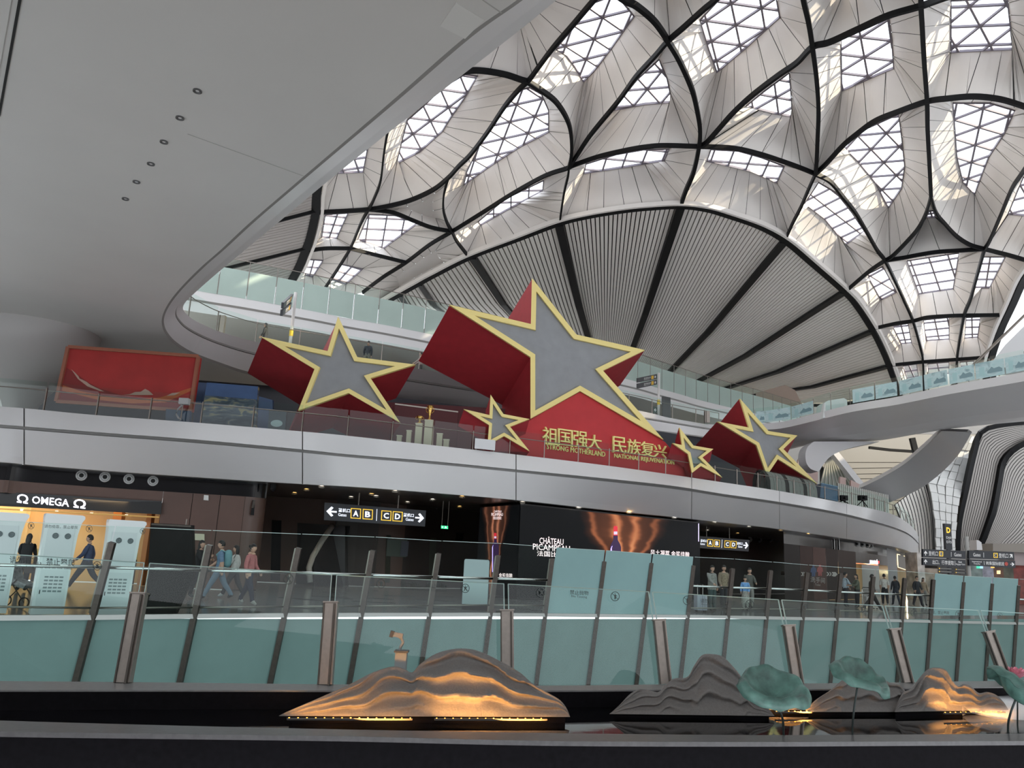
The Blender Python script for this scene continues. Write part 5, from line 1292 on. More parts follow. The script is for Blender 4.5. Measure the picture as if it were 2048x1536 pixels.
# trophy display
t, q = board([(786, 893), (913, 903), (916, 824), (790, 808)], 34.6, 35.4, 'display_backdrop', 'dark red display backdrop behind the trophy plinths', mat('wine_red', (0.10, 0.012, 0.016), 0.6))
MB().bar(q[3], q[2], 0.06, 0.06).build('light_rail', M_STEEL, t)
for i, (x0, x1, y0, h) in enumerate(((792, 801, 872, 0), (811, 820, 862, 0), (828, 841, 848, 1), (846, 862, 841, 2), (872, 883, 868, 0), (886, 897, 880, 0))):
    Yt = 32.3+0.009*(x0-790)
    a, b = atY(x0, 895, Yt), atY(x1, 895, Yt); top = atY((x0+x1)/2, y0, Yt).z
    a.z = b.z = Z2T+0.01; d = Vector((0, (b-a).length, 0))
    t = thing('trophy_plinth', ('shortest cream plinth at the left end of the trophies', 'low cream plinth second from the left of the trophies', 'cream plinth carrying a small gold trophy', 'tallest cream plinth carrying the tall gold trophy', 'cream plinth right of the tall trophy', 'lowest cream plinth at the right end of the trophies')[i], 'plinth', (a+b)/2)
    MB().slab([a, b, b+d, a+d], (0, 0, top-Z2T)).build('block', mat('plinth_cream', (0.58, 0.50, 0.38), 0.6), t)
    MB().slab([a+Vector((-.02, -.02, top-Z2T)), b+Vector((.02, -.02, top-Z2T)), b+d+Vector((.02, .02, top-Z2T)), a+d+Vector((-.02, .02, top-Z2T))], (0, 0, 0.03)).build('cap', mat('plinth_cap', (0.66, 0.58, 0.46), 0.5), t)
    if h:
        c = (a+b)/2+d/2; c.z = top+0.034; s = 0.32 if h == 1 else 0.62
        tt = thing('trophy', ('small gold trophy on the middle plinth', 'tall gold trophy on the tallest plinth')[h-1], 'trophy', c)
        g = mat('trophy_gold', (0.75, 0.48, 0.14), 0.25, 0.9)
        MB().lathe([(0, 0), (0.11, 0), (0.11, 0.04), (0.05, 0.07), (0.04, s*0.3)], c, 16).build('foot', g, tt, smoothf=True)
        MB().lathe([(0.04, s*0.3), (0.05, s*0.4), (0.09, s*0.7), (0.13, s), (0.11, s), (0.02, s*0.5)], c, 16).build('cup', g, tt, smoothf=True)
        for sg in (-1, 1):
            MB().tube([c+Vector((sg*x, 0, z*s)) for x, z in ((0.07, 0.5), (0.15, 0.6), (0.17, 0.78), (0.11, 0.9))], 0.014, 6).build('handle', g, tt)
a, b = atY(949, 896, 32.4), atY(990, 899, 32.7)
t = thing('display_table', 'low white table behind the rail left of the small star', 'table', Vector(((a.x+b.x)/2, a.y, Z2T)))
MB().slab([Vector((a.x, a.y, Z2T+0.42)), Vector((b.x, b.y, Z2T+0.42)), Vector((b.x, b.y+0.6, Z2T+0.42)), Vector((a.x, a.y+0.6, Z2T+0.42))], (0, 0, 0.05)).build('table_top', mat('table_white', (0.7, 0.7, 0.72), 0.4), t)
for x, y in ((a.x+.05, a.y+.05), (b.x-.05, b.y+.05), (a.x+.05, a.y+.55), (b.x-.05, b.y+.55)): MB().bar((x, y, Z2T), (x, y, Z2T+0.42), 0.04, 0.04).build('leg', M_STEEL, t)
MB().slab([Vector((a.x, a.y-.01, Z2T+0.05)), Vector((b.x, b.y-.01, Z2T+0.05)), Vector((b.x, b.y-.01, Z2T+0.42)), Vector((a.x, a.y-.01, Z2T+0.42))], (0, 0.02, 0)).build('front_panel', mat('table_white', (0.7, 0.7, 0.72), 0.4), t)
# red drapery wall between the left star and the trophies, rear dark backdrop
P = [atY(x, y, 37.5) for x, y in ((690, 905), (1060, 925), (1060, 820), (915, 812), (700, 800))]
for p in P[:2]: p.z = Z2T+0.02
dr = thing('red_drape', 'dark red draped backdrop between the left and the largest star', 'backdrop', (P[0]+P[1])/2)
MB().slab(P, (0, 0.2, 0)).build('drape', mat('wine_red', (0.10, 0.012, 0.016), 0.6), dr)
for k in range(8):
    x = 718+k*9; MB().bar(atY(x, 885, 37.3), atY(x+2, 812, 37.3), 0.05, 0.05).build('fold', mat('drape_fold', (0.16, 0.02, 0.025), 0.6), dr)
q = [atY(x, y, 37.0) for x, y in ((735, 884), (752, 886), (745, 812), (728, 810))]; MB().slab(q, (0, 0.1, 0)).build('pale_sash', mat('sash', (0.35, 0.30, 0.29), 0.6), dr)
# striped grey tunnel tent by the right star
tn = thing('tunnel_tent', 'grey striped arched tunnel standing below the right star', 'tunnel', atY(1590, 975, 41.5))
base0 = atY(1534, 972, 43.4); base1 = atY(1636, 995, 47.2); base0.z = base1.z = Z2T+0.01
dirt = (base1-base0); ln = dirt.length; dirt.normalize(); nrm = Vector((-dirt.y, dirt.x, 0))
for k in range(14):
    o = base0+dirt*(ln*k/14); o2 = base0+dirt*(ln*(k+0.93)/14); A = []; B = []
    for j in range(9):
        a = math.pi*j/8; A.append(o+nrm*(0.45-0.45*math.cos(a))+Vector((0, 0, 1.15*math.sin(a)**0.7 if a not in (0,) else 0))); B.append(o2+nrm*(0.45-0.45*math.cos(a))+Vector((0, 0, 1.15*max(0, math.sin(a))**0.7)))
    A = [Vector((p.x, p.y, p.z.real if isinstance(p.z, complex) else p.z)) for p in A]
    mb = MB(); mb.strip(A, B); mb.build('hoop', mat('tent_grey', (0.22, 0.21, 0.20), 0.6) if k % 5 else M_BLACK, tn, smoothf=True)
# white wavy screen and tripods at the right end
P = [atY(x, y, 56) for x, y in ((1676, 1004), (1780, 1034), (1778, 990), (1700, 968), (1676, 966))]
ws = thing('ribbed_screen', 'white ribbed partition at the far right end of the balcony', 'partition', P[0])
nrib = 26
for k in range(nrib):
    u0, u1 = k/nrib, (k+0.72)/nrib
    MB().slab([P[0].lerp(P[1], u0), P[0].lerp(P[1], u1), P[4].lerp(P[2], u1), P[4].lerp(P[2], u0)], (0, 0.12, 0)).build('slat', mat('screen_white', (0.68, 0.67, 0.62), 0.5), ws)
MB().slab([p+Vector((0, 0.15, 0)) for p in (P[0], P[1], P[2], P[4])], (0, 0.05, 0)).build('backing', mat('screen_back', (0.35, 0.34, 0.31), 0.6), ws)
for i, (x, y) in enumerate(((1686, 996), (1725, 996))):
    Yc = 48.8+i*2.0; hd = atY(x, y, Yc); ft = Vector((hd.x, hd.y, Z2T+0.02))
    t = thing('tripod_camera', ('left black camera on a tripod behind the right balcony rail', 'right black camera on a tripod behind the right balcony rail')[i], 'camera', ft)
    MB().box(hd, (0.42, 0.5, 0.3)).build('camera_body', M_BLACK, t); MB().tube([hd+Vector((0, -0.25, 0)), hd+Vector((0, -0.5, 0))], 0.09, 10).build('lens', M_BLACK, t)
    for k in range(3):
        a = k*2.09+0.4; MB().tube([hd+Vector((0, 0, -0.15)), ft+Vector((0.4*math.cos(a), 0.4*math.sin(a), 0))], 0.03, 6).build('leg', M_BLACK, t)
P = [atY(x, y, 48.4) for x, y in ((1640, 995), (1676, 1003), (1675, 974), (1642, 967))]
t = thing('blue_crate', 'dark blue draped counter at the right end of the balcony', 'counter', (P[0]+P[1])/2); MB().slab(P, (0, 1.0, 0)).build('body', mat('crate_blue', (0.06, 0.12, 0.22), 0.5), t); MB().bar(P[3], P[2], 0.12, 0.06).build('top_edge', mat('crate_edge', (0.10, 0.22, 0.38), 0.5), t)

# =================================================================== BALUSTRADES
def balustrade(curve, label, group_name, posts, ph, gh, hh, pw=0.06, glassm=None, zb=0.0, hr=0.025, lowm=None, lowh=0.0, handm=None, name='glass_balustrade', postm=None):
    """curve: polyline at deck level; posts: list of curve arc fractions"""
    c = pt_at(curve, 0.5)
    t = thing(name, label, 'balustrade', c)
    P = [pt_at(curve, s) for s in posts]
    up_ = Vector((0, 0, 1))
    for p in P: MB().bar(p, p+up_*ph, pw, pw*0.5, up=(1, 0, 0)).build('post', postm or M_STEEL, t)
    for a, b in zip(P[:-1], P[1:]):
        d = (b-a).normalized()*0.03; n = Vector((-d.y, d.x, 0)).normalized()*0.006
        if lowh: 
            MB().slab([a+d+n, b-d+n, b-d+n+up_*lowh, a+d+n+up_*lowh], n*2).build('frosted_pane', lowm, t)
        if gh > lowh:
            q = [a+d+n+up_*(lowh+0.02), b-d+n+up_*(lowh+0.02), b-d+n+up_*gh, a+d+n+up_*gh]
            mesh('pane', q, [(0, 1, 2, 3)], glassm or M_GLASS, t)
    if hh:
        R = [pt_at(curve, lerp(posts[0], posts[-1], i/60))+up_*hh for i in range(61)]
        MB().tube(R, hr, 6).build('handrail', handm or M_STEEL, t, smoothf=True)
    return t
def frac_at_px(curve, xs):
    out = []
    T = polylen(curve)
    for X in xs:
        lo, hi = 0.0, 1.0
        for _ in range(30):
            m = (lo+hi)/2
            if proj(pt_at(curve, m))[0] < X: lo = m
            else: hi = m
        out.append((lo+hi)/2)
    return out
R2 = hoff(L2T, 0.12)
xs2 = [-120, -15, 87, 192, 298, 401, 504, 603, 694, 783, 865, 945, 1019, 1088, 1156, 1218, 1277, 1331, 1383, 1430, 1474, 1516, 1554, 1588, 1620, 1650, 1678, 1704, 1728, 1750, 1770, 1787, 1801, 1812, 1822, 1830]
balustrade(R2, 'long glass balustrade with steel posts on the white balcony', '', frac_at_px(R2, xs2), 0.80, 1.02, 0.72, 0.075, hr=0.02)
i0 = 62
R3 = hoff(L3T[i0:], 0.10); L_ = polylen(R3); n_ = int(L_/2.1)
balustrade(R3, 'glass balustrade of the upper gallery behind the stars', '', [i/n_ for i in range(n_+1)], 0.95, 1.15, 0.95, 0.07, hr=0.022)
n_ = int(polylen(L4T)/1.62)
balustrade([p+Vector((0, -0.02, 0)) for p in L4T], 'tall frosted glass screen along the topmost gallery', '', [i/n_ for i in range(n_+1)], 2.35, 2.3, 2.33, 0.06, lowm=M_L4GLASS, lowh=1.72, hr=0.025, name='glass_screen', postm=mat('screen_post', (0.24, 0.22, 0.20), 0.5))
R5 = hoff(BRT, 0.10); n_ = int(polylen(R5)/1.7)
fr5 = [i/n_ for i in range(n_+1)]
bt = balustrade(R5, 'glass balustrade with blue picture panels on the right bridge', '', fr5, 1.0, 1.1, 0, 0.05)
xsP = [(1513, 1530), (1531, 1581), (1584, 1627), (1706, 1749), (1752, 1795), (1800, 1846), (1850, 1896), (1900, 1950), (1953, 2010), (2013, 2060)]
M_PIC = art_mat('picture_print', (0.42, 0.62, 0.64), (0.52, 0.68, 0.70), (0.26, 0.40, 0.44), 1.1)
R5b = hoff(BRT, 0.04)
for k, (x0, x1) in enumerate(xsP):
    fa, fb = frac_at_px(R5b, (x0, x1)); a, b = pt_at(R5b, fa), pt_at(R5b, fb); u = Vector((0, 0, 1))
    MB().slab([a+u*0.08, b+u*0.08, b+u*0.86, a+u*0.86], (0, 0.02, 0)).build('picture_panel', M_PIC, bt)
    m1, m2 = a.lerp(b, 0.12), a.lerp(b, 0.3); f = Vector((0, -0.02, 0))
    MB().slab([m1+u*0.2+f, m2+u*0.2+f, m2+u*0.62+f, m1+u*0.62+f], (0, 0.01, 0)).build('picture_roundel', mat('pic_teal', (0.38, 0.60, 0.62), 0.4), bt)
    m1, m2 = a.lerp(b, 0.4), a.lerp(b, 0.92)
    MB().slab([m1+u*0.26+f, m2+u*0.26+f, m2+u*0.40+f, m1.lerp(m2, .8)+u*0.50+f, m1.lerp(m2, .45)+u*0.46+f, m1.lerp(m2, .3)+u*0.56+f, m1.lerp(m2, .12)+u*0.42+f, m1+u*0.38+f], (0, 0.01, 0)).build('picture_scene', mat('pic_dark', (0.18, 0.30, 0.34), 0.4), bt)
# white rounded kiosk on the bridge
P = [atY(x, y, 47.3) for x, y in ((1646, 836), (1696, 826), (1694, 800), (1688, 796), (1656, 801), (1649, 806))]
t = thing('white_kiosk', 'rounded white cabinet on the bridge between picture panels', 'cabinet', (P[0]+P[1])/2)
MB().slab(P, (0, 1.2, 0)).build('body', mat('kiosk_white', (0.72, 0.74, 0.73), 0.3), t)
MB().slab([atY(x, y, 47.25) for x, y in ((1652, 828), (1690, 821), (1689, 806), (1653, 811))], (0, 0.02, 0)).build('front_panel', mat('kiosk_panel', (0.60, 0.66, 0.65), 0.3), t)
# escalator flank rising on the right
t = struct('trim_14', label='white escalator flank rising above the bridge on the right')
a = [(1895, 776), (2060, 618)]
Pq = [atY(x, y, Y) for x, y, Y in ((1900, 776, 44), (2120, 560, 36), (2160, 600, 36), (2160, 735, 36), (1990, 745, 42))]
MB().slab([atY(x, y, 40) for x, y in ((1975, 735), (2010, 690), (2060, 640), (2120, 590), (2160, 590), (2160, 735))], (1.0, 1.5, 0)).build('flank', M_FASCIA, t)
MB().tube([atY(1897, 778, 40.5), atY(2060, 620, 39.5), atY(2150, 533, 39)], 0.07, 8).build('handrail', M_STEEL, t)
# sign posts on the upper gallery
def post_sign(px, base_y, top_y, Y, panels, label):
    b = atY(px[0], base_y, Y); tp = atY(px[1], top_y, Y); tp.x, tp.y = b.x, b.y
    t = thing('sign_post', label, 'sign post', Vector((b.x, b.y, Z3T)))
    b = Vector((b.x, b.y, Z3T))
    h = tp.z-b.z
    MB().tube([b, tp], 0.085, 12).build('pole', mat('pole_white', (0.66, 0.63, 0.62), 0.35), t, smoothf=True)
    MB().tube([b+Vector((0, 0, h*0.34)), b+Vector((0, 0, h*0.44))], 0.105, 12).build('yellow_band', mat('band_yellow', (0.75, 0.50, 0.03), 0.4), t)
    for q, Ys in panels:
        c4 = [atY(x, y, Yq) for (x, y), Yq in zip(q, Ys)]
        F, n = sign_face(c4, 0.0); pn = MB().slab(F, -n*0.12).build('panel', M_SIGNBLK, t); t1 = t; t = pn
        flatpoly('arrow', c4, arrow_pts(0.84, 0.25, 0.94, 0.75, True), mat('sign_print_white', (0.75, 0.75, 0.75), 0.5), t)
        flatpoly('amber_tile', c4, [(0.69, 0.15), (0.81, 0.15), (0.81, 0.85), (0.69, 0.85)], mat('sign_print_amber', (0.70, 0.42, 0.03), 0.5), t)
        text_on('lettering', '国际港澳台出发', uvquad(c4, 0.3, 0.45, 0.66, 0.78), mat('sign_print_white', (0.75, 0.75, 0.75), 0.5), t, off=0.014)
        text_on('lettering', 'Departures', uvquad(c4, 0.3, 0.2, 0.6, 0.38), mat('sign_print_white', (0.75, 0.75, 0.75), 0.5), t, off=0.014); t = t1
post_sign((580, 590), 690, 585, 40.5, [([(567, 617), (583, 603), (587, 588), (568, 605)], (37, 40.4, 40.4, 37)), ([(565, 632), (582, 618), (584, 605), (566, 620)], (37, 40.4, 40.4, 37))], 'white sign post with black sign turned sideways above the left star')
post_sign((1317, 1316), 834, 746, 53.5, [([(1276, 765), (1314, 758), (1314, 748), (1276, 756)], (51.5, 53.4, 53.4, 51.5)), ([(1276, 777), (1314, 769), (1314, 759), (1276, 767)], (51.5, 53.4, 53.4, 51.5))], 'white sign post with two black arrow signs right of the largest star')
# dark door, green exit board and pillars on the upper gallery
s = struct('door_1', label='tall dark opening on the upper gallery')
MB().slab([atY(x, y, 60) for x, y in ((1325, 848), (1342, 850), (1341, 795), (1324, 792))], (0, 0.2, 0)).build('leaf', mat('door_dark', (0.03, 0.03, 0.034), 0.3), s)
c4 = [atY(x, y, 55.5) for x, y in ((1307, 826), (1315, 827), (1315, 814), (1307, 813))]
t = thing('exit_board', 'small dark green arrow board beside the gallery sign post', 'sign', Vector((c4[0].x, c4[0].y, Z3T)))
MB().slab(c4, (0, 0.1, 0)).build('board', mat('board_green_dark', (0.02, 0.05, 0.04), 0.4), t); flatpoly('arrow', c4, arrow_pts(0.15, 0.25, 0.75, 0.75, False), mat('sign_print_white', (0.75, 0.75, 0.75), 0.5), t)
MB().bar(Vector((c4[0].x+.1, c4[0].y+.05, Z3T)), c4[0]+Vector((.1, .05, 0)), 0.05, 0.05).build('stand', M_STEEL, t)
for i, (x0, x1, y0, y1, Y) in enumerate(((433, 446, 630, 664, 38.5), (1410, 1420, 822, 848, 53))):
    a, b = atY(x0, y1, Y), atY(x1, y1, Y); a.z = b.z = Z3T+0.01; h = atY(x0, y0, Y).z-Z3T
    t = thing('steel_bollard', ('brushed steel pillar behind the left ring balustrade', 'brushed steel pillar behind the gallery balustrade near the right star')[i], 'pillar', (a+b)/2); MB().slab([a, b, b+Vector((0, .25, 0)), a+Vector((0, .25, 0))], (0, 0, h)).build('shaft', M_STEEL, t); MB().slab([a+Vector((.06, -.02, 0)), a+Vector((.1, -.02, 0)), a+Vector((.1, 0, 0)), a+Vector((.06, 0, 0))], (0, 0, h)).build('groove_strip', M_DSTEEL, t)
# =================================================================== FAR BALUSTRADE (leans over the void)
FP = [((20, 1079), (-66, 1350), (25, 1043)), ((225, 1085), (155, 1350), (231, 1053)), ((420, 1090), (363, 1350), (424, 1061)), ((598, 1096), (544, 1350), (603, 1068)), ((746, 1101), (702, 1350), (750, 1074)), ((878, 1107), (840, 1350), (884, 1082)), ((997, 1111), (965, 1350), (1004, 1087)), ((1105, 1117), (1075, 1350), (1112, 1095)), ((1209, 1123), (1179, 1350), (1211, 1101)), ((1303, 1126), (1275, 1350), (1305, 1108)), ((1387, 1131), (1362, 1350), (1388, 1114)), ((1466, 1137), (1444, 1350), (1469, 1118)), ((1542, 1141), (1522, 1350), (1545, 1124)), ((1615, 1145), (1593, 1350), (1617, 1130)), ((1682, 1147), (1662, 1350), (1685, 1135)), ((1747, 1153), (1730, 1350), (1751, 1139)), ((1810, 1156), (1795, 1350), (1812, 1143)), ((1867, 1159), (1853, 1350), (1869, 1147)), ((1927, 1164), (1913, 1350), (1928, 1152)), ((1984, 1167), (1971, 1350), (1985, 1155)), ((2037, 1171), (2025, 1350), (2038, 1158)), ((2090, 1176), (2079, 1350), (2091, 1162))]
FP = FP[1:]; FP.insert(0, ((-40, 1078), (-128, 1350), (-35, 1040)))
fb = thing('leaning_balustrade', 'long leaning teal glass balustrade along the far edge of the void', 'balustrade', onpoly(FAR_EDGE, 1000, 1229))
info = []
for (t, b, g) in FP:
    xc = lerp(t[0], b[0], (1232-t[1])/(b[1]-t[1])); f = onpoly(FAR_EDGE, xc, 1233)
    info.append((f.y-0.12, t, b, g))
def fpt(k, y, dY=0.0, gl=False):
    """point on post line k at picture height y (post leans towards the viewer going up)"""
    Yf, t, b, g = info[k]; top = g if gl else t
    s = (y-b[1])/(t[1]-b[1]); x = lerp(b[0], t[0], s)
    return atY(x, y, Yf+lerp(0.32, -0.34, s)+dY)
frosted_up = {7, 8, 9, 17, 18, 19}
M_FROST2 = mat('frosted_glass_upper', (0.22, 0.36, 0.36), 0.20, noise=0.03, nscale=1.2)
for k in range(len(info)):
    t = info[k][1]
    a, b = fpt(k, 1378), fpt(k, t[1])
    pst = MB().bar(a, b, 0.125, 0.10, up=(0, -1, 0)).build('post', M_DSTEEL, fb)
    a2, b2 = fpt(k, 1226, 0.10), fpt(k, t[1]+1, 0.10)
    MB().bar(a2+Vector((-0.07, 0, 0)), b2+Vector((-0.07, 0, 0)), 0.06, 0.06, up=(0, -1, 0)).build('post_fin', M_STEEL, pst)
for k in range(len(info)-1):
    q = [fpt(k, 1378, 0.05), fpt(k+1, 1378, 0.05), fpt(k+1, 1238, 0.05), fpt(k, 1238, 0.05)]
    e = (q[1]-q[0]).normalized()*0.05
    MB().slab([q[0]+e, q[1]-e, q[2]-e, q[3]+e], (0, 0.02, 0)).build('frosted_pane', M_FROST, fb)
    g0, g1 = info[k][3], info[k+1][3]
    q = [fpt(k, 1231, 0.04), fpt(k+1, 1231, 0.04), atY(g1[0]-1.5, g1[1], info[k+1][0]-0.40), atY(g0[0]+1.5, g0[1], info[k][0]-0.40)]
    if k in frosted_up: pn = MB().slab(q, (0, 0.02, 0)).build('frosted_pane', M_FROST2, fb)
    else: pn = mesh('pane', q, [(0, 1, 2, 3)], M_GLASS, fb)
    # thin bright upper edge of each pane
    MB().bar(q[3], q[2], 0.014, 0.012).build('pane_edge', mat('glass_edge', (0.45, 0.58, 0.55), 0.2), pn)
def interp_px(pts, x):
    for (x0, y0), (x1, y1) in zip(pts[:-1], pts[1:]):
        if x0 <= x <= x1: return lerp(y0, y1, (x-x0)/(x1-x0))
    return pts[0][1] if x < pts[0][0] else pts[-1][1]
HRL = [(-140, 1127), (0, 1130), (199, 1134), (293, 1138), (600, 1145.5), (743, 1150.5), (878, 1154), (980, 1157), (1095, 1160), (1388, 1172), (1457, 1175), (1536, 1177), (1618, 1180.5), (1682, 1184), (1753, 1187), (1803, 1189), (1858, 1191), (2048, 1199), (2100, 1202)]
LRL = [(-140, 1212), (0, 1213), (182, 1216), (381, 1215), (600, 1213), (855, 1211), (972, 1210), (1086, 1211), (1384, 1216), (1624, 1219), (1729, 1223), (2048, 1231), (2100, 1233)]
for nm, line, rad, m in (('handrail', HRL, 0.035, M_CHROME), ('lower_rail', LRL, 0.022, M_STEEL)):
    for k in range(len(info)-1):
        pts = []
        for kk in (k, k+1):
            t, b = info[kk][1], info[kk][2]; y = 1170
            for _ in range(4): x = lerp(b[0], t[0], (y-b[1])/(t[1]-b[1])); y = interp_px(line, x)
            pts.append(fpt(kk, y, 0.14))
        MB().tube(pts, rad, 8).build(nm, m, fb, smoothf=True)
CH = [fpt(k, interp_px([(-150, 1236), (0, 1236), (193, 1234.5), (600, 1230), (1000, 1229), (1390, 1233), (1600, 1237), (2046, 1247), (2200, 1251)], lerp(info[k][2][0], info[k][1][0], 0.45)), 0.02) for k in range(len(info))]
MB().beam(CH, 0.10, 0.10).build('channel', mat('channel_grey', (0.40, 0.39, 0.38), 0.4, 0.4), fb)
# printed stickers
M_PRINT = mat('sticker_black', (0.02, 0.03, 0.03), 0.5); M_PRINTD = mat('sticker_grey', (0.045, 0.06, 0.06), 0.5)
def no_icon(q, cx, cy, r, m, parent, fig=0):
    """prohibition roundel: ring, bar and a small figure, on the plane q at picture position"""
    def ringp(r0, r1, n=24):
        V = []
        for k in range(n):
            a = 2*math.pi*k/n
            V.append(onplane(q, cx+r0*math.cos(a), cy+r0*1.08*math.sin(a), 0.012)); V.append(onplane(q, cx+r1*math.cos(a), cy+r1*1.08*math.sin(a), 0.012))
        return V, [(2*k, 2*k+1, (2*k+3) % (2*n), (2*k+2) % (2*n)) for k in range(n)]
    V, Fc = ringp(r, r*0.86); n0 = len(V)
    def poly(pts):
        nonlocal V, Fc
        b = len(V); V = V+[onplane(q, cx+x*r, cy+y*r, 0.012) for x, y in pts]; Fc = Fc+[tuple(range(b, b+len(pts)))]
    poly([(-0.68, -0.60), (-0.60, -0.68), (0.68, 0.60), (0.60, 0.68)])
    if fig == 0:
        poly([(-0.12, -0.62), (0.1, -0.62), (0.12, -0.4), (-0.1, -0.4)]); poly([(-0.35, -0.3), (0.2, -0.36), (0.22, 0.1), (-0.15, 0.15)]); poly([(-0.15, 0.1), (0.1, 0.1), (-0.2, 0.62), (-0.38, 0.55)]); poly([(0.05, 0.08), (0.24, 0.05), (0.42, 0.5), (0.25, 0.58)]); poly([(0.2, -0.3), (0.55, -0.5), (0.58, -0.4), (0.22, -0.12)])
    else:
        poly([(-0.1, -0.6), (0.12, -0.6), (0.12, -0.38), (-0.1, -0.38)]); poly([(-0.14, -0.32), (0.16, -0.32), (0.16, 0.62), (-0.14, 0.62)]); poly([(0.16, -0.3), (0.5, -0.05), (0.44, 0.05), (0.16, -0.12)])
    return mesh('sticker_icon', V, Fc, m, parent)
def fpane_quad(k): return [fpt(k, 1231, 0.03), fpt(k+1, 1231, 0.03), fpt(k+1, info[k+1][1][1], 0.03), fpt(k, info[k][1][1], 0.03)]
q = fpane_quad(0)
text_on('sticker_text', '请勿倚靠，禁止攀爬', [onplane(q, *p, 0.02) for p in ((88, 1055), (155, 1058), (155, 1051), (89, 1048))], M_PRINTD, fb)
no_icon(q, 62, 1051, 6.5, M_PRINTD, fb); no_icon(q, 178, 1057, 6.5, M_PRINTD, fb)
q = fpane_quad(1); no_icon(q, 285, 1062, 5.5, M_PRINTD, fb)
# =================================================================== POOL
ZR, ZC, ZW = 0.45, 0.50, 0.36
RO = smooth([atZ(x, y, ZR) for x, y in ((-300, 1449), (-100, 1458), (0, 1463), (350, 1468), (700, 1473), (1100, 1482), (1500, 1484), (1800, 1483), (2048, 1482), (2300, 1481))], 4)
RI = smooth([atZ(x, y, ZR) for x, y in ((-300, 1428), (-100, 1436), (0, 1441), (350, 1451), (700, 1459), (1100, 1466), (1500, 1470), (1800, 1469), (2048, 1467), (2300, 1465))], 4)
CF = smooth([atZ(x, y, ZC) for x, y in ((-300, 1377), (-100, 1379), (0, 1380), (350, 1380), (700, 1381), (1100, 1381), (1400, 1379), (1700, 1378), (1900, 1375), (2048, 1373), (2300, 1369))], 4)
CB = smooth([atZ(x, y, ZC) for x, y in ((-300, 1360), (-100, 1361), (0, 1362), (350, 1365), (700, 1369), (1100, 1371), (1400, 1368), (1700, 1366), (1900, 1363), (2048, 1361), (2300, 1357))], 4)
def at_h(P, z): return [Vector((p.x, p.y, z)) for p in P]
M_GRANITE = mat('black_granite', (0.0035, 0.003, 0.004), 0.6, noise=0.3, nscale=30, spec=0.06)
M_RIM = mat('grey_granite', (0.09, 0.085, 0.087), 0.30, noise=0.15, nscale=25)
pool = thing('pool_basin', 'long black granite water basin with a grey rim in the foreground', 'pool', Vector((0, 5.1, 0.0)))
mb = MB(); mb.strip(at_h(RO, 0.0), at_h(RO, ZR-0.03)); mb.build('front_wall', M_GRANITE, pool)
mb = MB(); mb.strip(RO, RI); mb.strip(at_h(RO, ZR-0.03), RO); mb.strip(RI, at_h(RI, ZW-0.2)); mb.build('front_rim', M_RIM, pool)
mb = MB(); mb.strip(at_h(CF, ZW-0.2), at_h(CF, ZC-0.012)); mb.build('back_wall', M_GRANITE, pool)
mb = MB(); mb.strip(CF, CB); mb.strip(at_h(CF, ZC-0.012), CF); mb.strip(CB, at_h(CB, -0.3)); mb.build('coping', mat('coping_grey', (0.17, 0.165, 0.165), 0.35, noise=0.1, nscale=20), pool)
mb = MB(); mb.strip(at_h(RI, ZW-0.15), at_h(CF, ZW-0.15)); mb.build('basin_floor', M_GRANITE, pool)
wm = mat('dark_water', (0.004, 0.004, 0.005), 0.03, spec=0.6, bump=0.015, nscale=3.0)
mb = MB(); mb.strip(hoff(at_h(RI, ZW), 0.002), hoff(at_h(CF, ZW), -0.002)); mb.build('water', wm, pool, label='still black water surface')
# =================================================================== NEAR BALUSTRADE
NP = [((247, 1365), (279, 1188), (291, 1126)), ((651, 1369), (663, 1206), (667, 1150)), ((1015, 1371), (1014, 1222), (1012, 1168)), ((1331, 1368), (1318, 1241), (1302, 1184)), ((1595, 1367), (1577, 1252), (1562, 1200)), ((1815, 1365), (1788, 1259), (1770, 1212)), ((2013, 1362), (1977, 1264), (1961, 1221)), ((2190, 1360), (2145, 1270), (2128, 1232))]
NP.insert(0, ((-190, 1361), (-140, 1168), (-122, 1100)))
nb_ = thing('steel_post_balustrade', 'glass balustrade with stout steel posts standing on the basin coping', 'balustrade', atZ(1015, 1371, ZC))
NQ = []
for b, t, g in NP:
    B = atZ(b[0], b[1], ZC); T = atY(t[0], t[1], B.y+0.10); G = atY(g[0], g[1], B.y+0.16); NQ.append((B, T, G))
    w = 0.12; d = (T-B)
    pst = MB().bar(B, T, w, 0.07, up=(0, -1, 0)).build('post', M_STEEL, nb_)
    MB().bar(B+Vector((w*0.30, -0.045, 0)), T+Vector((w*0.30, -0.045, 0)), 0.016, 0.03, up=(0, -1, 0)).build('post_groove', M_DSTEEL, pst)
    MB().bar(B+Vector((-w*0.46, -0.03, 0)), T+Vector((-w*0.46, -0.03, 0)), 0.012, 0.03, up=(0, -1, 0)).build('post_groove', M_DSTEEL, pst)
    MB().bar(T, T+d.normalized()*0.012, w*1.1, 0.09, up=(0, -1, 0)).build('post_cap', M_STEEL, pst)
panes = []
for k in range(len(NQ)-1):
    (B0, T0, G0), (B1, T1, G1) = NQ[k], NQ[k+1]
    e = (B1-B0).normalized()*0.022; e2 = (G1-G0).normalized()*0.022; o = Vector((0, 0.03, 0))
    q = [B0+e+o, B1-e+o, G1-e2+o, G0+e2+o]; panes.append(q)
    pn = mesh('pane', q, [(0, 1, 2, 3)], M_NGLASS, nb_)
    fr = mat('pane_edge_green', (0.30, 0.42, 0.40), 0.2)
    MB().bar(q[3], q[2], 0.012, 0.008).build('pane_edge', fr, pn); MB().bar(q[0], q[3], 0.006, 0.012).build('pane_edge', fr, pn); MB().bar(q[1], q[2], 0.006, 0.012).build('pane_edge', fr, pn)
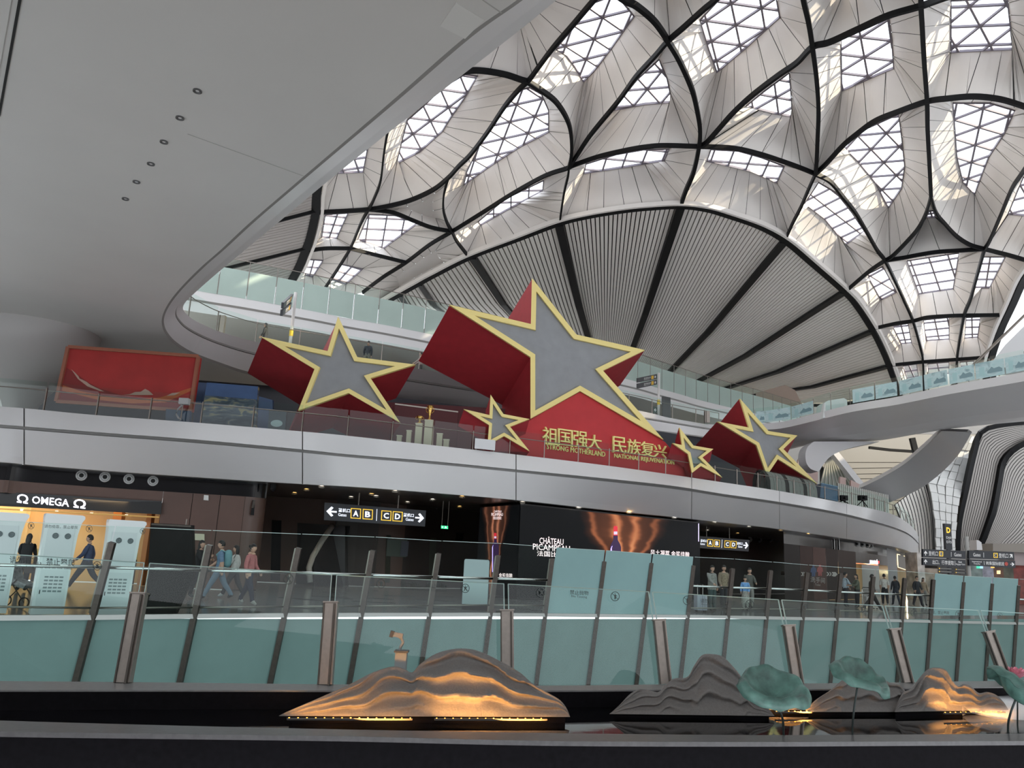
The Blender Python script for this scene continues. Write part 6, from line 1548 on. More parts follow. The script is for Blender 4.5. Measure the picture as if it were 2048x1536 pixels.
def nt(k, s_, c, m=M_PRINT): text_on('sticker_text', s_, [onplane(panes[k], *p, 0.01) for p in c], m, nb_, bold=0.004)
nt(0, '请勿倚靠，禁止攀爬', ((20, 1127), (150, 1134), (150, 1119), (20, 1112))); nt(0, 'Please keep away and do not climb', ((30, 1135), (145, 1141), (145, 1136), (30, 1130)), M_PRINTD)
no_icon(panes[0], 195, 1132, 8.5, M_PRINT, nb_)
nt(2, '请勿倚靠，禁止攀爬', ((800, 1173), (893, 1178), (893, 1167), (800, 1162)), M_PRINTD); nt(2, 'Please keep away and do not climb', ((803, 1179), (893, 1184), (893, 1180), (803, 1175)), M_PRINTD)
no_icon(panes[1], 577, 1158, 10, M_PRINTD, nb_); no_icon(panes[2], 762, 1167, 9, M_PRINTD, nb_, 1); no_icon(panes[2], 930, 1177, 8.5, M_PRINT, nb_)
nt(3, '禁止抛物', ((1139, 1189), (1176, 1191), (1176, 1182), (1139, 1180))); nt(3, 'No Tossing', ((1142, 1196), (1173, 1198), (1173, 1192), (1142, 1190)), M_PRINTD)
no_icon(panes[3], 1082, 1185, 8.5, M_PRINTD, nb_); no_icon(panes[3], 1229, 1193, 9, M_PRINT, nb_, 1)
no_icon(panes[4], 1373, 1201, 8.5, M_PRINT, nb_, 1); no_icon(panes[4], 1498, 1209, 8.5, M_PRINT, nb_)
nt(4, '请勿倚靠，禁止攀爬', ((1400, 1206), (1470, 1211), (1470, 1202), (1400, 1197))); nt(4, 'Please keep away and do not climb', ((1402, 1211), (1470, 1216), (1470, 1212), (1402, 1207)), M_PRINTD)
no_icon(panes[5], 1610, 1214, 7, M_PRINTD, nb_); nt(5, '禁止抛物', ((1654, 1218), (1682, 1220), (1682, 1213), (1654, 1211)), M_PRINTD); no_icon(panes[5], 1722, 1219, 6.5, M_PRINTD, nb_, 1)
no_icon(panes[6], 1826, 1226, 6.5, M_PRINT, nb_, 1); nt(6, '请勿倚靠，禁止攀爬', ((1845, 1228), (1897, 1230), (1897, 1223), (1845, 1220))); no_icon(panes[6], 1915, 1228, 6, M_PRINTD, nb_)
no_icon(panes[7], 1998, 1232, 5.5, M_PRINTD, nb_, 1)

# =================================================================== MOUNTAIN SCULPTURES
M_ROCK = mat('cast_stone_grey', (0.135, 0.125, 0.118), 0.65, noise=0.10, nscale=60, bump=0.25)
M_AMBER = glow('amber_led', (1.0, 0.42, 0.07), 2.2)
def mountain(sil, zbase, label, waves, depth, lit, ph=0.0, nu=120, nv=34):
    S = resample(smooth([Vector((x, y, 0)) for x, y in sil], 6), nu)
    x0, y0, x1, y1 = S[0].x, S[0].y, S[-1].x, S[-1].y
    V = []; Fc = []
    basep = []
    for i, s in enumerate(S):
        yb = lerp(y0, y1, (s.x-x0)/(x1-x0)); b = atZ(s.x, yb, zbase); basep.append((b, max(0.0, yb-s.y)))
    hmax = max(h for b, h in basep)
    for i, (b, h) in enumerate(basep):
        u = i/(nu-1 if nu > 1 else 1); u = i/nu
        dep = depth*(0.10+0.90*min(1, h/hmax)**0.7)*min(1.0, 5*u+0.1, 5*(1-u)+0.1)
        cr = atY(S[i].x, S[i].y, b.y+dep*0.62); H = max(0.002, cr.z-zbase)
        for j in range(nv+1):
            v = j/nv
            if v <= 0.72:
                t = v/0.72
                # flowing terraces that follow the crest line
                k = waves; f = t+0.11*math.sin(2*math.pi*u*1.7+ph)+0.07*math.sin(2*math.pi*u*3.7+ph*2+2*t)+0.03*math.sin(2*math.pi*u*8+ph)
                sw = (f*k) % 1.0
                step = (math.floor(f*k)+sw**3.0)/k-f
                zz = H*(t+0.0*step)
                out = -dep*1.5*step*min(1, (1-t)*5)*min(1, t*5)
                yy = -dep*0.5+dep*0.62*t**1.6
                p = Vector((lerp(b.x, cr.x, t), b.y+dep*0.5+yy+out, zbase+zz))
                # keep the traced crest at its own depth
                p.z = zbase+H*(t**0.85)
            else:
                t = (v-0.72)/0.28
                p = Vector((cr.x, b.y+dep*(0.62+0.5*t), zbase+H*math.cos(t*math.pi/2)))
            V.append(p)
    n1 = nv+1
    for i in range(nu):
        for j in range(nv): Fc.append((i*n1+j, (i+1)*n1+j, (i+1)*n1+j+1, i*n1+j+1))
    c = basep[nu//2][0]
    t = thing('mountain_sculpture', label, 'sculpture', c)
    mesh('stone_body', V, Fc, M_ROCK, t, smoothf=True)
    # recessed plinth
    F0 = [basep[i][0]+Vector((0, 0.03, 0)) for i in range(4, nu-3, 4)]
    mb = MB(); mb.strip([p+Vector((0, 0, -0.05)) for p in F0], [p+Vector((0, 0, 0.01)) for p in F0]); mb.strip([p+Vector((0, 0, -0.05)) for p in F0], [p+Vector((0, depth*0.6, -0.05)) for p in F0]); mb.build('plinth', M_GRANITE, t)
    for k, (xa, xb, e) in enumerate(lit):
        ia = min(range(nu+1), key=lambda i: abs(S[i].x-xa)); ib = min(range(nu+1), key=lambda i: abs(S[i].x-xb))
        a = basep[ia][0]+Vector((0, -0.13, 0.004)); b = basep[ib][0]+Vector((0, -0.13, 0.004))
        ls = MB().bar(a, b, 0.02, 0.012).build('led_strip', mat('led_housing', (0.05, 0.05, 0.05), 0.5), t)
        nd = max(4, int((b-a).length/0.03))
        for q in range(0, nd, 1):
            p = a.lerp(b, (q+0.5)/nd)+Vector((0, 0, 0.008))
            if q % 2 == 0: MB().box(p, (0.009, 0.007, 0.006)).build('led', M_AMBER, ls)
        l = bpy.data.lights.new('led_light', 'AREA'); l.shape = 'RECTANGLE'; l.size = (b-a).length; l.size_y = 0.03; l.energy = e; l.color = (1.0, 0.44, 0.10); l.spread = 3.0
        o = bpy.data.objects.new('led_light', l); COL.objects.link(o); m = (a+b)/2; o.location = m+Vector((0, -0.02, 0.02))
        xax = (b-a).normalized(); dirv = Vector((0, 0.75, 0.66)).normalized(); zax = -dirv; yax = zax.cross(xax).normalized(); xax = yax.cross(zax)
        o.matrix_world = Matrix(((xax.x, yax.x, zax.x, m.x), (xax.y, yax.y, zax.y, m.y-0.02), (xax.z, yax.z, zax.z, m.z+0.02), (0, 0, 0, 1)))
    return t
mountain([(558, 1432), (575, 1423), (640, 1395), (700, 1368), (740, 1347), (770, 1336), (793, 1333), (812, 1340), (824, 1345), (840, 1328), (870, 1308), (900, 1299), (930, 1297), (960, 1303), (1000, 1322), (1040, 1345), (1065, 1367), (1095, 1385), (1120, 1400), (1134, 1418), (1140, 1434)], ZW+0.05, 'largest grey mountain sculpture glowing amber, at the left of the basin', 3.2, 0.55, [(585, 830, 5.5), (872, 1092, 7.5)], 0.3)
mountain([(1219, 1428), (1238, 1411), (1258, 1390), (1276, 1379), (1293, 1379), (1317, 1384), (1331, 1370), (1349, 1357), (1375, 1354), (1390, 1329), (1405, 1310), (1425, 1308), (1446, 1313), (1466, 1332), (1484, 1355), (1498, 1385), (1510, 1402), (1534, 1414), (1549, 1432)], ZW+0.03, 'unlit grey mountain sculpture behind the left lotus leaf', 3.0, 0.42, [], 1.4)
mountain([(1530, 1420), (1548, 1405), (1570, 1393), (1590, 1392), (1606, 1400), (1622, 1420)], ZW+0.03, 'low amber mountain sculpture peeking below the left lotus leaf', 2.0, 0.22, [(1540, 1612, 4.5)], 0.9, 40, 20)
mountain([(1608, 1424), (1630, 1401), (1659, 1382), (1677, 1367), (1700, 1349), (1728, 1343), (1756, 1349), (1779, 1365), (1800, 1370), (1816, 1390), (1832, 1424)], ZW+0.03, 'unlit grey mountain sculpture behind the middle lotus leaf', 2.4, 0.34, [], 2.2, 70, 26)
mountain([(1789, 1424), (1797, 1402), (1808, 1384), (1826, 1376), (1841, 1355), (1858, 1338), (1876, 1335), (1893, 1340), (1905, 1361), (1917, 1373), (1928, 1368), (1943, 1373), (1958, 1386), (1975, 1384), (1993, 1390), (2008, 1405), (2017, 1420)], ZW+0.04, 'amber lit mountain sculpture at the right end beside the mist', 3.0, 0.40, [(1872, 1992, 4.5)], 0.7, 90, 30)
# =================================================================== LOTUS LEAVES, FLOWER, MIST, SPRAYER
M_LEAF = mat('verdigris_leaf', (0.068, 0.145, 0.122), 0.5, noise=0.55, nscale=9, bump=0.3)
M_VEIN = mat('leaf_vein', (0.025, 0.065, 0.055), 0.5)
M_STEM = mat('dark_stem', (0.02, 0.03, 0.028), 0.5)
def leaf(cpx, Y, R, nrm, stem_px, label, ph, foldk=0.0):
    c = atY(cpx[0], cpx[1], Y); n = Vector(nrm).normalized(); x = n.cross(Vector((0, 1, 0.2))).normalized(); y = n.cross(x)
    V = []; Fc = []; nr, na = 12, 64
    for i in range(nr+1):
        r = i/nr
        for k in range(na):
            a = 2*math.pi*k/na
            ruf = 0.5*math.sin(4*a+ph)+0.35*math.sin(7*a+2*ph)+0.25*math.sin(11*a+ph)
            rr = R*(r**0.9)*(1+0.05*math.sin(3*a+ph)*r+0.035*ruf*r**3)
            bowl = 0.46*R*min(1.0, r/0.78)**2.0
            if r > 0.78: q_ = (r-0.78)/0.22; bowl += R*(0.05*math.sin(q_*math.pi)-0.22*q_**1.6)
            h = bowl+R*0.11*ruf*r**2.5+R*0.025*abs(math.sin(6*a))*r*(1.1-r)*2
            h += foldk*R*r**2*math.cos(2*a)
            V.append(c+x*(rr*math.cos(a))+y*(rr*math.sin(a))+n*(h-R*0.3))
    for i in range(nr):
        for k in range(na): Fc.append((i*na+k, i*na+(k+1) % na, (i+1)*na+(k+1) % na, (i+1)*na+k))
    S = [atY(px, py, Ys) for px, py, Ys in stem_px]; S.append(Vector((S[-1].x, S[-1].y, ZW-0.15)))
    t = thing('lotus_leaf', label, 'lotus leaf', S[-1])
    o = mesh('blade', V, Fc, M_LEAF, t, smoothf=True)
    md = o.modifiers.new('thick', 'SOLIDIFY'); md.thickness = 0.012
    S[0] = c-n*(R*0.3)
    mb = MB(); mb.tube(smooth(S, 4), 0.008, 8); mb.build('stem', M_STEM, t, smoothf=True)
    for k in range(12):
        a = 2*math.pi*k/12+0.2; pts = []
        for q in range(7):
            i = 1+q; kk = int(a/(2*math.pi)*na) % na; pts.append(V[i*na+kk]+n*0.006)
        MB().tube(pts, [0.005-0.0005*q for q in range(7)], 5).build('vein', M_VEIN, o, smoothf=True)
leaf((1546, 1378), 6.12, 0.25, (0.02, -0.40, 0.91), [(1560, 1400, 6.12), (1563, 1430, 6.18), (1567, 1463, 6.24)], 'left green lotus leaf, seen face on', 0.4)
leaf((1722, 1356), 6.3, 0.215, (0.27, -0.38, 0.88), [(1714, 1380, 6.3), (1708, 1420, 6.33), (1705, 1462, 6.37)], 'middle green lotus leaf tilted to the right', 1.7, -0.10)
leaf((2042, 1385), 6.6, 0.25, (0.62, -0.05, 0.78), [(2027, 1399, 6.6), (2020, 1430, 6.65), (2016, 1461, 6.7)], 'green lotus leaf cut by the right edge, seen sideways', 2.6)
# lotus flower
fc = atY(2034, 1356, 6.95); st = [fc, atY(2035, 1400, 6.97), atY(2035, 1449, 7.0)]; st.append(Vector((st[-1].x, st[-1].y, ZW-0.15)))
t = thing('lotus_flower', 'pink lotus flower with yellow centre at the right edge', 'flower', st[-1])
MB().tube(st, 0.006, 8).build('stem', M_STEM, t)
M_PETAL = mat('petal_pink', (0.62, 0.20, 0.26), 0.5, noise=0.3, nscale=30)
for ring_, (n_, tilt, L_) in enumerate(((8, 1.15, 0.085), (8, 0.75, 0.085), (6, 0.4, 0.07))):
    for k in range(n_):
        a = 2*math.pi*(k+ring_*0.5)/n_; d = Vector((math.cos(a), math.sin(a), 0)); sd = Vector((-math.sin(a), math.cos(a), 0)); V = []; Fc = []
        for i in range(6):
            s = i/5; w = 0.028*math.sin(math.pi*(s*0.85+0.12))
            p = fc+d*(L_*s*math.sin(tilt)+0.01)+Vector((0, 0, 1))*(L_*s*math.cos(tilt)+0.02*s*s)
            V += [p-sd*w+Vector((0, 0, w*0.3)), p-Vector((0, 0, 0.004)), p+sd*w+Vector((0, 0, w*0.3))]
        for i in range(5):
            for j in range(2): Fc.append((3*i+j, 3*i+j+1, 3*i+j+4, 3*i+j+3))
        mesh('petal', V, Fc, M_PETAL, t, smoothf=True)
MB().lathe([(0, 0.03), (0.022, 0.03), (0.024, 0.022), (0.012, 0.0)], fc, 12).build('seed_head', mat('lotus_yellow', (0.75, 0.45, 0.05), 0.5), t)
# mist drifting over the water
mm = bpy.data.materials.new('mist'); mm.use_nodes = True; nt_ = mm.node_tree
for n in list(nt_.nodes): nt_.nodes.remove(n)
out = nt_.nodes.new('ShaderNodeOutputMaterial'); vs = nt_.nodes.new('ShaderNodeVolumeScatter'); nz = nt_.nodes.new('ShaderNodeTexNoise'); tc = nt_.nodes.new('ShaderNodeTexCoord')
nz.inputs['Scale'].default_value = 3.5; mr = nt_.nodes.new('ShaderNodeMapRange'); mr.inputs['From Min'].default_value = 0.32; mr.inputs['From Max'].default_value = 0.7; mr.inputs['To Max'].default_value = 45.0
nt_.links.new(tc.outputs['Object'], nz.inputs['Vector']); nt_.links.new(nz.outputs['Fac'], mr.inputs['Value'])
sp_ = nt_.nodes.new('ShaderNodeSeparateXYZ'); nt_.links.new(tc.outputs['Generated'], sp_.inputs[0])
def _m(op, a, b=None):
    n = nt_.nodes.new('ShaderNodeMath'); n.operation = op
    for i_, v_ in enumerate((a, b)):
        if v_ is None: continue
        if isinstance(v_, (int, float)): n.inputs[i_].default_value = v_
        else: nt_.links.new(v_, n.inputs[i_])
    return n.outputs[0]
_fx = _m('MULTIPLY', _m('MULTIPLY', sp_.outputs[0], _m('SUBTRACT', 1.35, sp_.outputs[0])), 2.6)
_fy = _m('MULTIPLY', _m('MULTIPLY', sp_.outputs[1], _m('SUBTRACT', 1.0, sp_.outputs[1])), 4.0)
_fz = _m('POWER', _m('SUBTRACT', 1.0, sp_.outputs[2]), 2.0)
nt_.links.new(_m('MULTIPLY', _m('MULTIPLY', _fx, _m('POWER', _fy, 1.5)), _m('MULTIPLY', _fz, mr.outputs['Result'])), vs.inputs['Density'])
vs.inputs['Color'].default_value = (0.95, 0.95, 0.97, 1)
nt_.links.new(vs.outputs[0], out.inputs['Volume'])
A = [atZ(x, y, ZW+0.003) for x, y in ((1925, 1432), (1960, 1415), (2010, 1412), (2080, 1405), (2160, 1420), (2160, 1466), (2060, 1466), (1990, 1462), (1945, 1450))]
MB().slab(A, (0, 0, 0.10)).build('mist', mm, None, label='white mist drifting over the water at the right', cat='mist', kind='stuff')
# sprayer on the coping
bx = [atY(x, y, 6.75) for x, y in ((786, 1366), (809, 1366), (811, 1306), (787, 1304))]
t = thing('sprayer', 'small grey post with curved spray nozzle behind the largest mountain', 'sprayer', Vector((bx[0].x, 6.75, ZC)))
for p in bx[:2]: p.z = ZC
bq_ = [Vector((bx[0].x, 6.75, ZC)), Vector((bx[1].x, 6.75, ZC)), Vector((bx[1].x, 6.75, bx[2].z)), Vector((bx[0].x, 6.75, bx[2].z))]
MB().slab(bq_, (0, 0.09, 0)).build('post_box', mat('sprayer_grey', (0.20, 0.21, 0.21), 0.5), t)
MB().slab([bq_[3]+Vector((-.01, -.01, 0)), bq_[2]+Vector((.01, -.01, 0)), bq_[2]+Vector((.01, .1, 0)), bq_[3]+Vector((-.01, .1, 0))], (0, 0, 0.015)).build('cap', mat('sprayer_dark', (0.07, 0.07, 0.07), 0.5), t)
MB().tube(smooth([atY(x, y, 6.79) for x, y in ((799, 1304), (801, 1294), (806, 1285), (803, 1277), (797, 1272))], 4), 0.012, 8).build('pipe', mat('sprayer_grey', (0.20, 0.21, 0.21), 0.5), t, smoothf=True)
MB().bar(atY(806, 1272, 6.79), atY(786, 1268, 6.79), 0.04, 0.035).build('nozzle_body', mat('sprayer_grey', (0.20, 0.21, 0.21), 0.5), t)
MB().bar(atY(786, 1262, 6.79), atY(782, 1274, 6.79), 0.04, 0.03, up=(1, 0, 0)).build('nozzle_head', mat('sprayer_dark', (0.07, 0.07, 0.07), 0.5), t)
# =================================================================== PEOPLE
BULK = {'top': 1.34, 'bot': 1.42, 'skin': 1.1, 'shoe': 1.3}
def person(label, foot, facing, H=1.70, top=(0.05, 0.05, 0.06), bottom=(0.02, 0.025, 0.04), shoes=(0.03, 0.03, 0.03), hair='short', stride=0.0, arms=(0.1, -0.1), bend=(0.3, 0.3), sleeve=True, coat=None, lean=0.0, skirt=None, group=None):
    """one continuous body mesh (skin modifier) with shaped head, hands with fingers; hair is a child"""
    s = H/1.70; J = []; R = []; E = []; T = []          # joints, radii, edges, region
    def j(p, r, par=None, reg='top'):
        J.append(Vector(p)); R.append(r); T.append(reg)
        if par is not None: E.append((par, len(J)-1))
        return len(J)-1
    ly = lean
    pel = j((0, 0, 0.94), (0.135, 0.105), None, 'bot'); sp = j((0, ly*0.3, 1.13), (0.125, 0.095), pel); ch = j((0, ly*0.7, 1.32), (0.150, 0.105), sp); nk0 = j((0, ly, 1.43), (0.085, 0.07), ch); nk = j((0, ly+0.01, 1.50), (0.05, 0.05), nk0, 'skin')
    wr_pts = []
    for sg, st, ar, bd in ((-1, stride, arms[0], bend[0]), (1, -stride, arms[1], bend[1])):
        hp = j((sg*0.085, 0, 0.88), (0.092, 0.09), pel, 'bot')
        a = st; kn = Vector((sg*0.095, math.sin(a)*0.42+0.02, 0.88-0.40*math.cos(a))); bk = max(0.0, -st)*0.55+0.03
        an = kn+Vector((0, math.sin(a-bk)*0.42, -0.41*math.cos(a-bk)))
        k_ = j(kn, (0.062, 0.064), hp, 'bot'); cf = j(kn.lerp(an, 0.4), (0.055, 0.058), k_, 'bot'); an_ = j(an, (0.042, 0.045), cf, 'bot')
        lift = max(0, -st)*0.5; toe = an+Vector((sg*0.015, 0.135*math.cos(lift), -0.05-0.10*math.sin(lift))); j(an+Vector((0, -0.035, -0.045)), (0.04, 0.04), an_, 'shoe'); j(toe, (0.042, 0.03), an_, 'shoe')
        sh = j((sg*0.165, ly*0.9, 1.395), (0.068, 0.066), ch); el = Vector((sg*0.215, ly*0.9+math.sin(ar)*0.28, 1.395-0.28*math.cos(ar)))
        wr = el+Vector((-sg*0.02*bd*3, math.sin(ar+bd*1.6)*0.25, -0.25*math.cos(ar+bd*1.6)))
        up_ = j(Vector(J[sh]).lerp(el, 0.5), (0.054, 0.054), sh); e_ = j(el, (0.047, 0.047), up_, 'top'); w_ = j(el.lerp(wr, 0.92), (0.033, 0.033), e_, 'top' if sleeve else 'skin'); j(wr+(wr-el).normalized()*0.05, (0.036, 0.022), w_, 'skin')
        wr_pts.append((wr, (wr-el).normalized(), sg))
    lowest = min(p.z-r[1] for p, r, t in zip(J, R, T) if t == 'shoe')
    me = bpy.data.meshes.new('p'); me.from_pydata([tuple(p) for p in J], E, []); o = bpy.data.objects.new('p', me); COL.objects.link(o)
    md = o.modifiers.new('s', 'SKIN'); md.use_smooth_shade = True; md.branch_smoothing = 0.6
    for i, v in enumerate(me.skin_vertices[0].data): v.radius = (R[i][0]*BULK[T[i]], R[i][1]*BULK[T[i]]); v.use_root = (i == 0)
    o.modifiers.new('ss', 'SUBSURF').levels = 1
    dg = bpy.context.evaluated_depsgraph_get(); dg.update(); ev = bpy.data.meshes.new_from_object(o.evaluated_get(dg))
    V = [v.co.copy() for v in ev.vertices]; Fc = [tuple(p.vertices) for p in ev.polygons]
    bpy.data.objects.remove(o); bpy.data.meshes.remove(ev); bpy.data.meshes.remove(me)
    regs = {'skin': 0, 'top': 1, 'bot': 2, 'shoe': 3}; MI = []
    segs = [(J[a], J[b], T[b]) for a, b in E]
    for f in Fc:
        c = sum((V[i] for i in f), Vector((0, 0, 0)))/len(f); bd_, bt = 9, 'top'
        for a, b, t in segs:
            ab = b-a; k = max(0, min(1, (c-a).dot(ab)/max(1e-9, ab.length_squared))); d = (c-(a+ab*k)).length
            if d < bd_: bd_, bt = d, t
        if bt == 'top' and c.z < 0.93 and abs(c.x) < 0.17: bt = 'bot'
        if bt == 'bot' and c.z > 0.955 : bt = 'top'
        MI.append(regs[bt])
    def addg(mb, idx):
        n = len(V); V.extend(mb.v); Fc.extend([tuple(i+n for i in f) for f in mb.f]); MI.extend([idx]*len(mb.f))
    hc = Vector((0, ly+0.035, 1.605))
    def ell(c, r, nu=16, nv=12, fn=None):
        m = MB(); v = []; f = []
        for i in range(nv+1):
            th = math.pi*i/nv
            for k in range(nu):
                a = 2*math.pi*k/nu; d = Vector((math.sin(th)*math.sin(a), math.sin(th)*math.cos(a), math.cos(th))); q = 1.0 if fn is None else fn(d)
                v.append(Vector(c)+Vector((d.x*r[0]*q, d.y*r[1]*q, d.z*r[2]*q)))
        for i in range(nv):
            for k in range(nu): f.append((i*nu+k, i*nu+(k+1) % nu, (i+1)*nu+(k+1) % nu, (i+1)*nu+k))
        m.add(v, f); return m
    def face(d):
        q = 1.0
        if d.y > 0.3:
            q += 0.16*max(0, 1-abs(d.x)/0.16)*max(0, 1-abs(d.z+0.08)/0.22)       # nose
            q -= 0.05*max(0, 1-abs(abs(d.x)-0.32)/0.2)*max(0, 1-abs(d.z-0.08)/0.14)  # eye sockets
            q += 0.03*max(0, 1-abs(d.x)/0.25)*max(0, 1-abs(d.z+0.42)/0.1)        # lips
        if d.z < -0.4: q *= 1-0.10*abs(d.x)
        return q
    addg(ell(hc, (0.076, 0.095, 0.115), 20, 16, face), 0)
    for sg in (-1, 1):
        addg(ell(hc+Vector((sg*0.077, -0.005, -0.005)), (0.012, 0.022, 0.03), 8, 6), 0)
        addg(ell(hc+Vector((sg*0.030, 0.083, 0.010)), (0.012, 0.008, 0.007), 8, 6), 4)
    addg(ell(hc+Vector((0, 0.086, -0.052)), (0.022, 0.008, 0.006), 8, 6), 5)
    for wr, d, sg in wr_pts:
        side = Vector((0, 1, 0)) if abs(d.y) < 0.7 else Vector((0, 0, 1)); side = (side-d*side.dot(d)).normalized(); nrm = d.cross(side)
        palm = wr+d*0.075
        for k, L in enumerate((0.062, 0.072, 0.068, 0.052)):
            b = palm+side*(0.027-0.018*k); addg(MB().tube([b-d*0.02, b+d*L*0.5, b+d*L*0.85-nrm*sg*0.018], [0.010, 0.009, 0.007], 6), 0)
        b = wr+d*0.03+side*0.03; addg(MB().tube([b-side*0.01, b+side*0.022+d*0.025, b+side*0.024+d*0.055], [0.012, 0.010, 0.008], 6), 0)
    rz = Matrix.Rotation(facing, 3, 'Z')
    foot = Vector(foot)
    def X(p): return foot+rz @ (Vector((p.x, p.y, p.z-lowest))*s)
    t = thing('person', label, 'person', foot, group=group)
    ms = [M_SKIN, mat('cloth_%s' % label[:40], top, 0.8, noise=0.15, nscale=14), mat('trouser_%s' % label[:40], bottom, 0.8, noise=0.1, nscale=14), mat('shoe_%s' % label[:40], shoes, 0.5), mat('eye_dark', (0.02, 0.015, 0.012), 0.2), mat('lip', (0.40, 0.16, 0.14), 0.5)]
    b_ = mesh('body', [X(p) for p in V], Fc, ms, t, smoothf=True)
    for i, p in enumerate(b_.data.polygons): p.material_index = MI[i]
    def hairfn(d): return 1.0
    hm = MB(); v = []; f = []; nu, nv = 20, 12
    for i in range(nv+1):
        th = math.pi*0.62*i/nv
        for k in range(nu):
            a = 2*math.pi*k/nu; d = Vector((math.sin(th)*math.sin(a), math.sin(th)*math.cos(a), math.cos(th)))
            lim = 0.30 if d.y > 0.2 else -1
            z = max(d.z, lim) if d.y > 0.2 else d.z
            v.append(X(hc+Vector((d.x*0.086, d.y*0.104-0.006, z*0.126+0.006))))
    for i in range(nv):
        for k in range(nu): f.append((i*nu+k, i*nu+(k+1) % nu, (i+1)*nu+(k+1) % nu, (i+1)*nu+k))
    hm.add(v, f)
    if hair == 'long': hm.add([X(p) for p in ell(hc+Vector((0, -0.055, -0.09)), (0.085, 0.06, 0.17), 14, 10).v], ell(hc, (1, 1, 1), 14, 10).f)
    if hair == 'bun': hm.add([X(p) for p in ell(hc+Vector((0, -0.11, 0.05)), (0.045, 0.045, 0.045), 12, 8).v], ell(hc, (1, 1, 1), 12, 8).f)
    if hair == 'tail': hm.add([X(p) for p in ell(hc+Vector((0, -0.12, -0.06)), (0.035, 0.04, 0.12), 12, 8).v], ell(hc, (1, 1, 1), 12, 8).f)
    hm.build('hair', M_HAIR, t, smoothf=True)
    if coat:
        cm = MB().lathe([(0.165, 1.36), (0.175, 1.2), (0.165, 1.05), (0.185, 0.9), (0.20, coat[1])], (0, 0, 0), 20); vv = [X(Vector((p.x, p.y*0.72+ly*0.5, p.z))) for p in cm.v]; mesh('coat', vv, cm.f, mat('coat_%s' % label[:40], coat[0], 0.85, noise=0.4, nscale=22), t, smoothf=True)
    if skirt:
        cm = MB().lathe([(0.14, 0.98), (0.19, 0.7), (0.23, skirt[1])], (0, 0, 0), 20); mesh('skirt', [X(p) for p in cm.v], cm.f, mat('skirt_%s' % label[:40], skirt[0], 0.8, noise=0.3, nscale=18), t, smoothf=True)
    return t, X
RT, LT, AWAY, TOW = -math.pi/2, math.pi/2, 0.0, math.pi
def G(x, y, z=0.0): 
    p = atZ(x, y, z); return p
person('person in black jacket reading a phone by the black totem', G(388, 1196), RT, 1.68, (0.012, 0.012, 0.014), (0.015, 0.015, 0.018), hair='long', stride=0.12, arms=(0.2, 0.5), bend=(0.9, 0.9))
p2, X2 = person('person in blue shirt and jeans walking with a teal backpack', G(432, 1200), LT+0.2, 1.76, (0.13, 0.21, 0.32), (0.14, 0.20, 0.27), (0.02, 0.02, 0.025), stride=0.42, arms=(-0.25, 0.3), bend=(0.1, 0.4), sleeve=False)
bm_ = MB()
for ring_ in range(1): pass
c0 = Vector((0, -0.19, 1.22)); v = []; f = []
for i in range(11):
    th = math.pi*i/10
    for k in range(16):
        a = 2*math.pi*k/16; sx = math.copysign(abs(math.sin(th)*math.cos(a))**0.6, math.cos(a)); sy = math.copysign(abs(math.sin(th)*math.sin(a))**0.7, math.sin(a)); sz = math.copysign(abs(math.cos(th))**0.6, math.cos(th))
        v.append(X2(c0+Vector((sx*0.16, sy*0.11, sz*0.25))))
for i in range(10):
    for k in range(16): f.append((i*16+k, i*16+(k+1) % 16, (i+1)*16+(k+1) % 16, (i+1)*16+k))
bp_ = thing('backpack', 'teal backpack worn by the person in blue shirt', 'backpack', X2(Vector((0, -0.2, 0.97))))
mesh('bag', v, f, mat('backpack_teal', (0.16, 0.33, 0.36), 0.7, noise=0.1, nscale=10), bp_, smoothf=True)
for sg in (-1, 1): MB().tube([X2(Vector((sg*0.09, -0.11, 1.40))), X2(Vector((sg*0.10, 0.0, 1.46))), X2(Vector((sg*0.10, 0.125, 1.32))), X2(Vector((sg*0.12, 0.06, 1.08))), X2(Vector((sg*0.12, -0.1, 1.05)))], 0.018, 6).build('strap', mat('backpack_strap', (0.22, 0.42, 0.44), 0.7), bp_, smoothf=True)
person('person in white top half hidden between blue shirt and pink sweater', G(463, 1195), LT, 1.62, (0.55, 0.54, 0.52), (0.03, 0.03, 0.035), (0.5, 0.5, 0.5), hair='long', stride=0.35, arms=(0.4, -0.2))
person('person in pink sweater and navy trousers with hair in a bun', G(492, 1210), RT-0.2, 1.66, (0.45, 0.17, 0.17), (0.018, 0.022, 0.045), (0.4, 0.38, 0.36), hair='bun', stride=-0.28, arms=(0.15, -0.1), bend=(0.35, 0.2))
person('person in navy jacket with pale collar striding past the kiosks', G(166, 1180), LT+0.2, 1.78, (0.05, 0.07, 0.14), (0.03, 0.035, 0.05), (0.45, 0.42, 0.38), stride=0.5, arms=(0.35, -0.3))
person('leftmost person in black at the watch shop counter', G(40, 1182), AWAY+0.3, 1.62, (0.010, 0.010, 0.012), (0.012, 0.012, 0.014), hair='long', arms=(0.4, 0.4), bend=(0.6, 0.6))
person('second person in black at the watch shop counter, taller', G(80, 1180), AWAY-0.3, 1.72, (0.012, 0.012, 0.014), (0.010, 0.010, 0.012), hair='long', arms=(0.3, 0.3), bend=(0.6, 0.6))
person('person in patterned grey coat pulling a pale suitcase', G(1424, 1222), TOW+0.5, 1.70, (0.26, 0.26, 0.25), (0.05, 0.08, 0.08), hair='long', arms=(-0.1, 0.5), coat=((0.24, 0.24, 0.22), 0.80))
person('person in beige jacket and dark shirt beside the patterned coat', G(1448, 1219), TOW+0.2, 1.74, (0.24, 0.19, 0.14), (0.03, 0.03, 0.035), arms=(0.1, 0.1), coat=((0.24, 0.19, 0.13), 0.88))
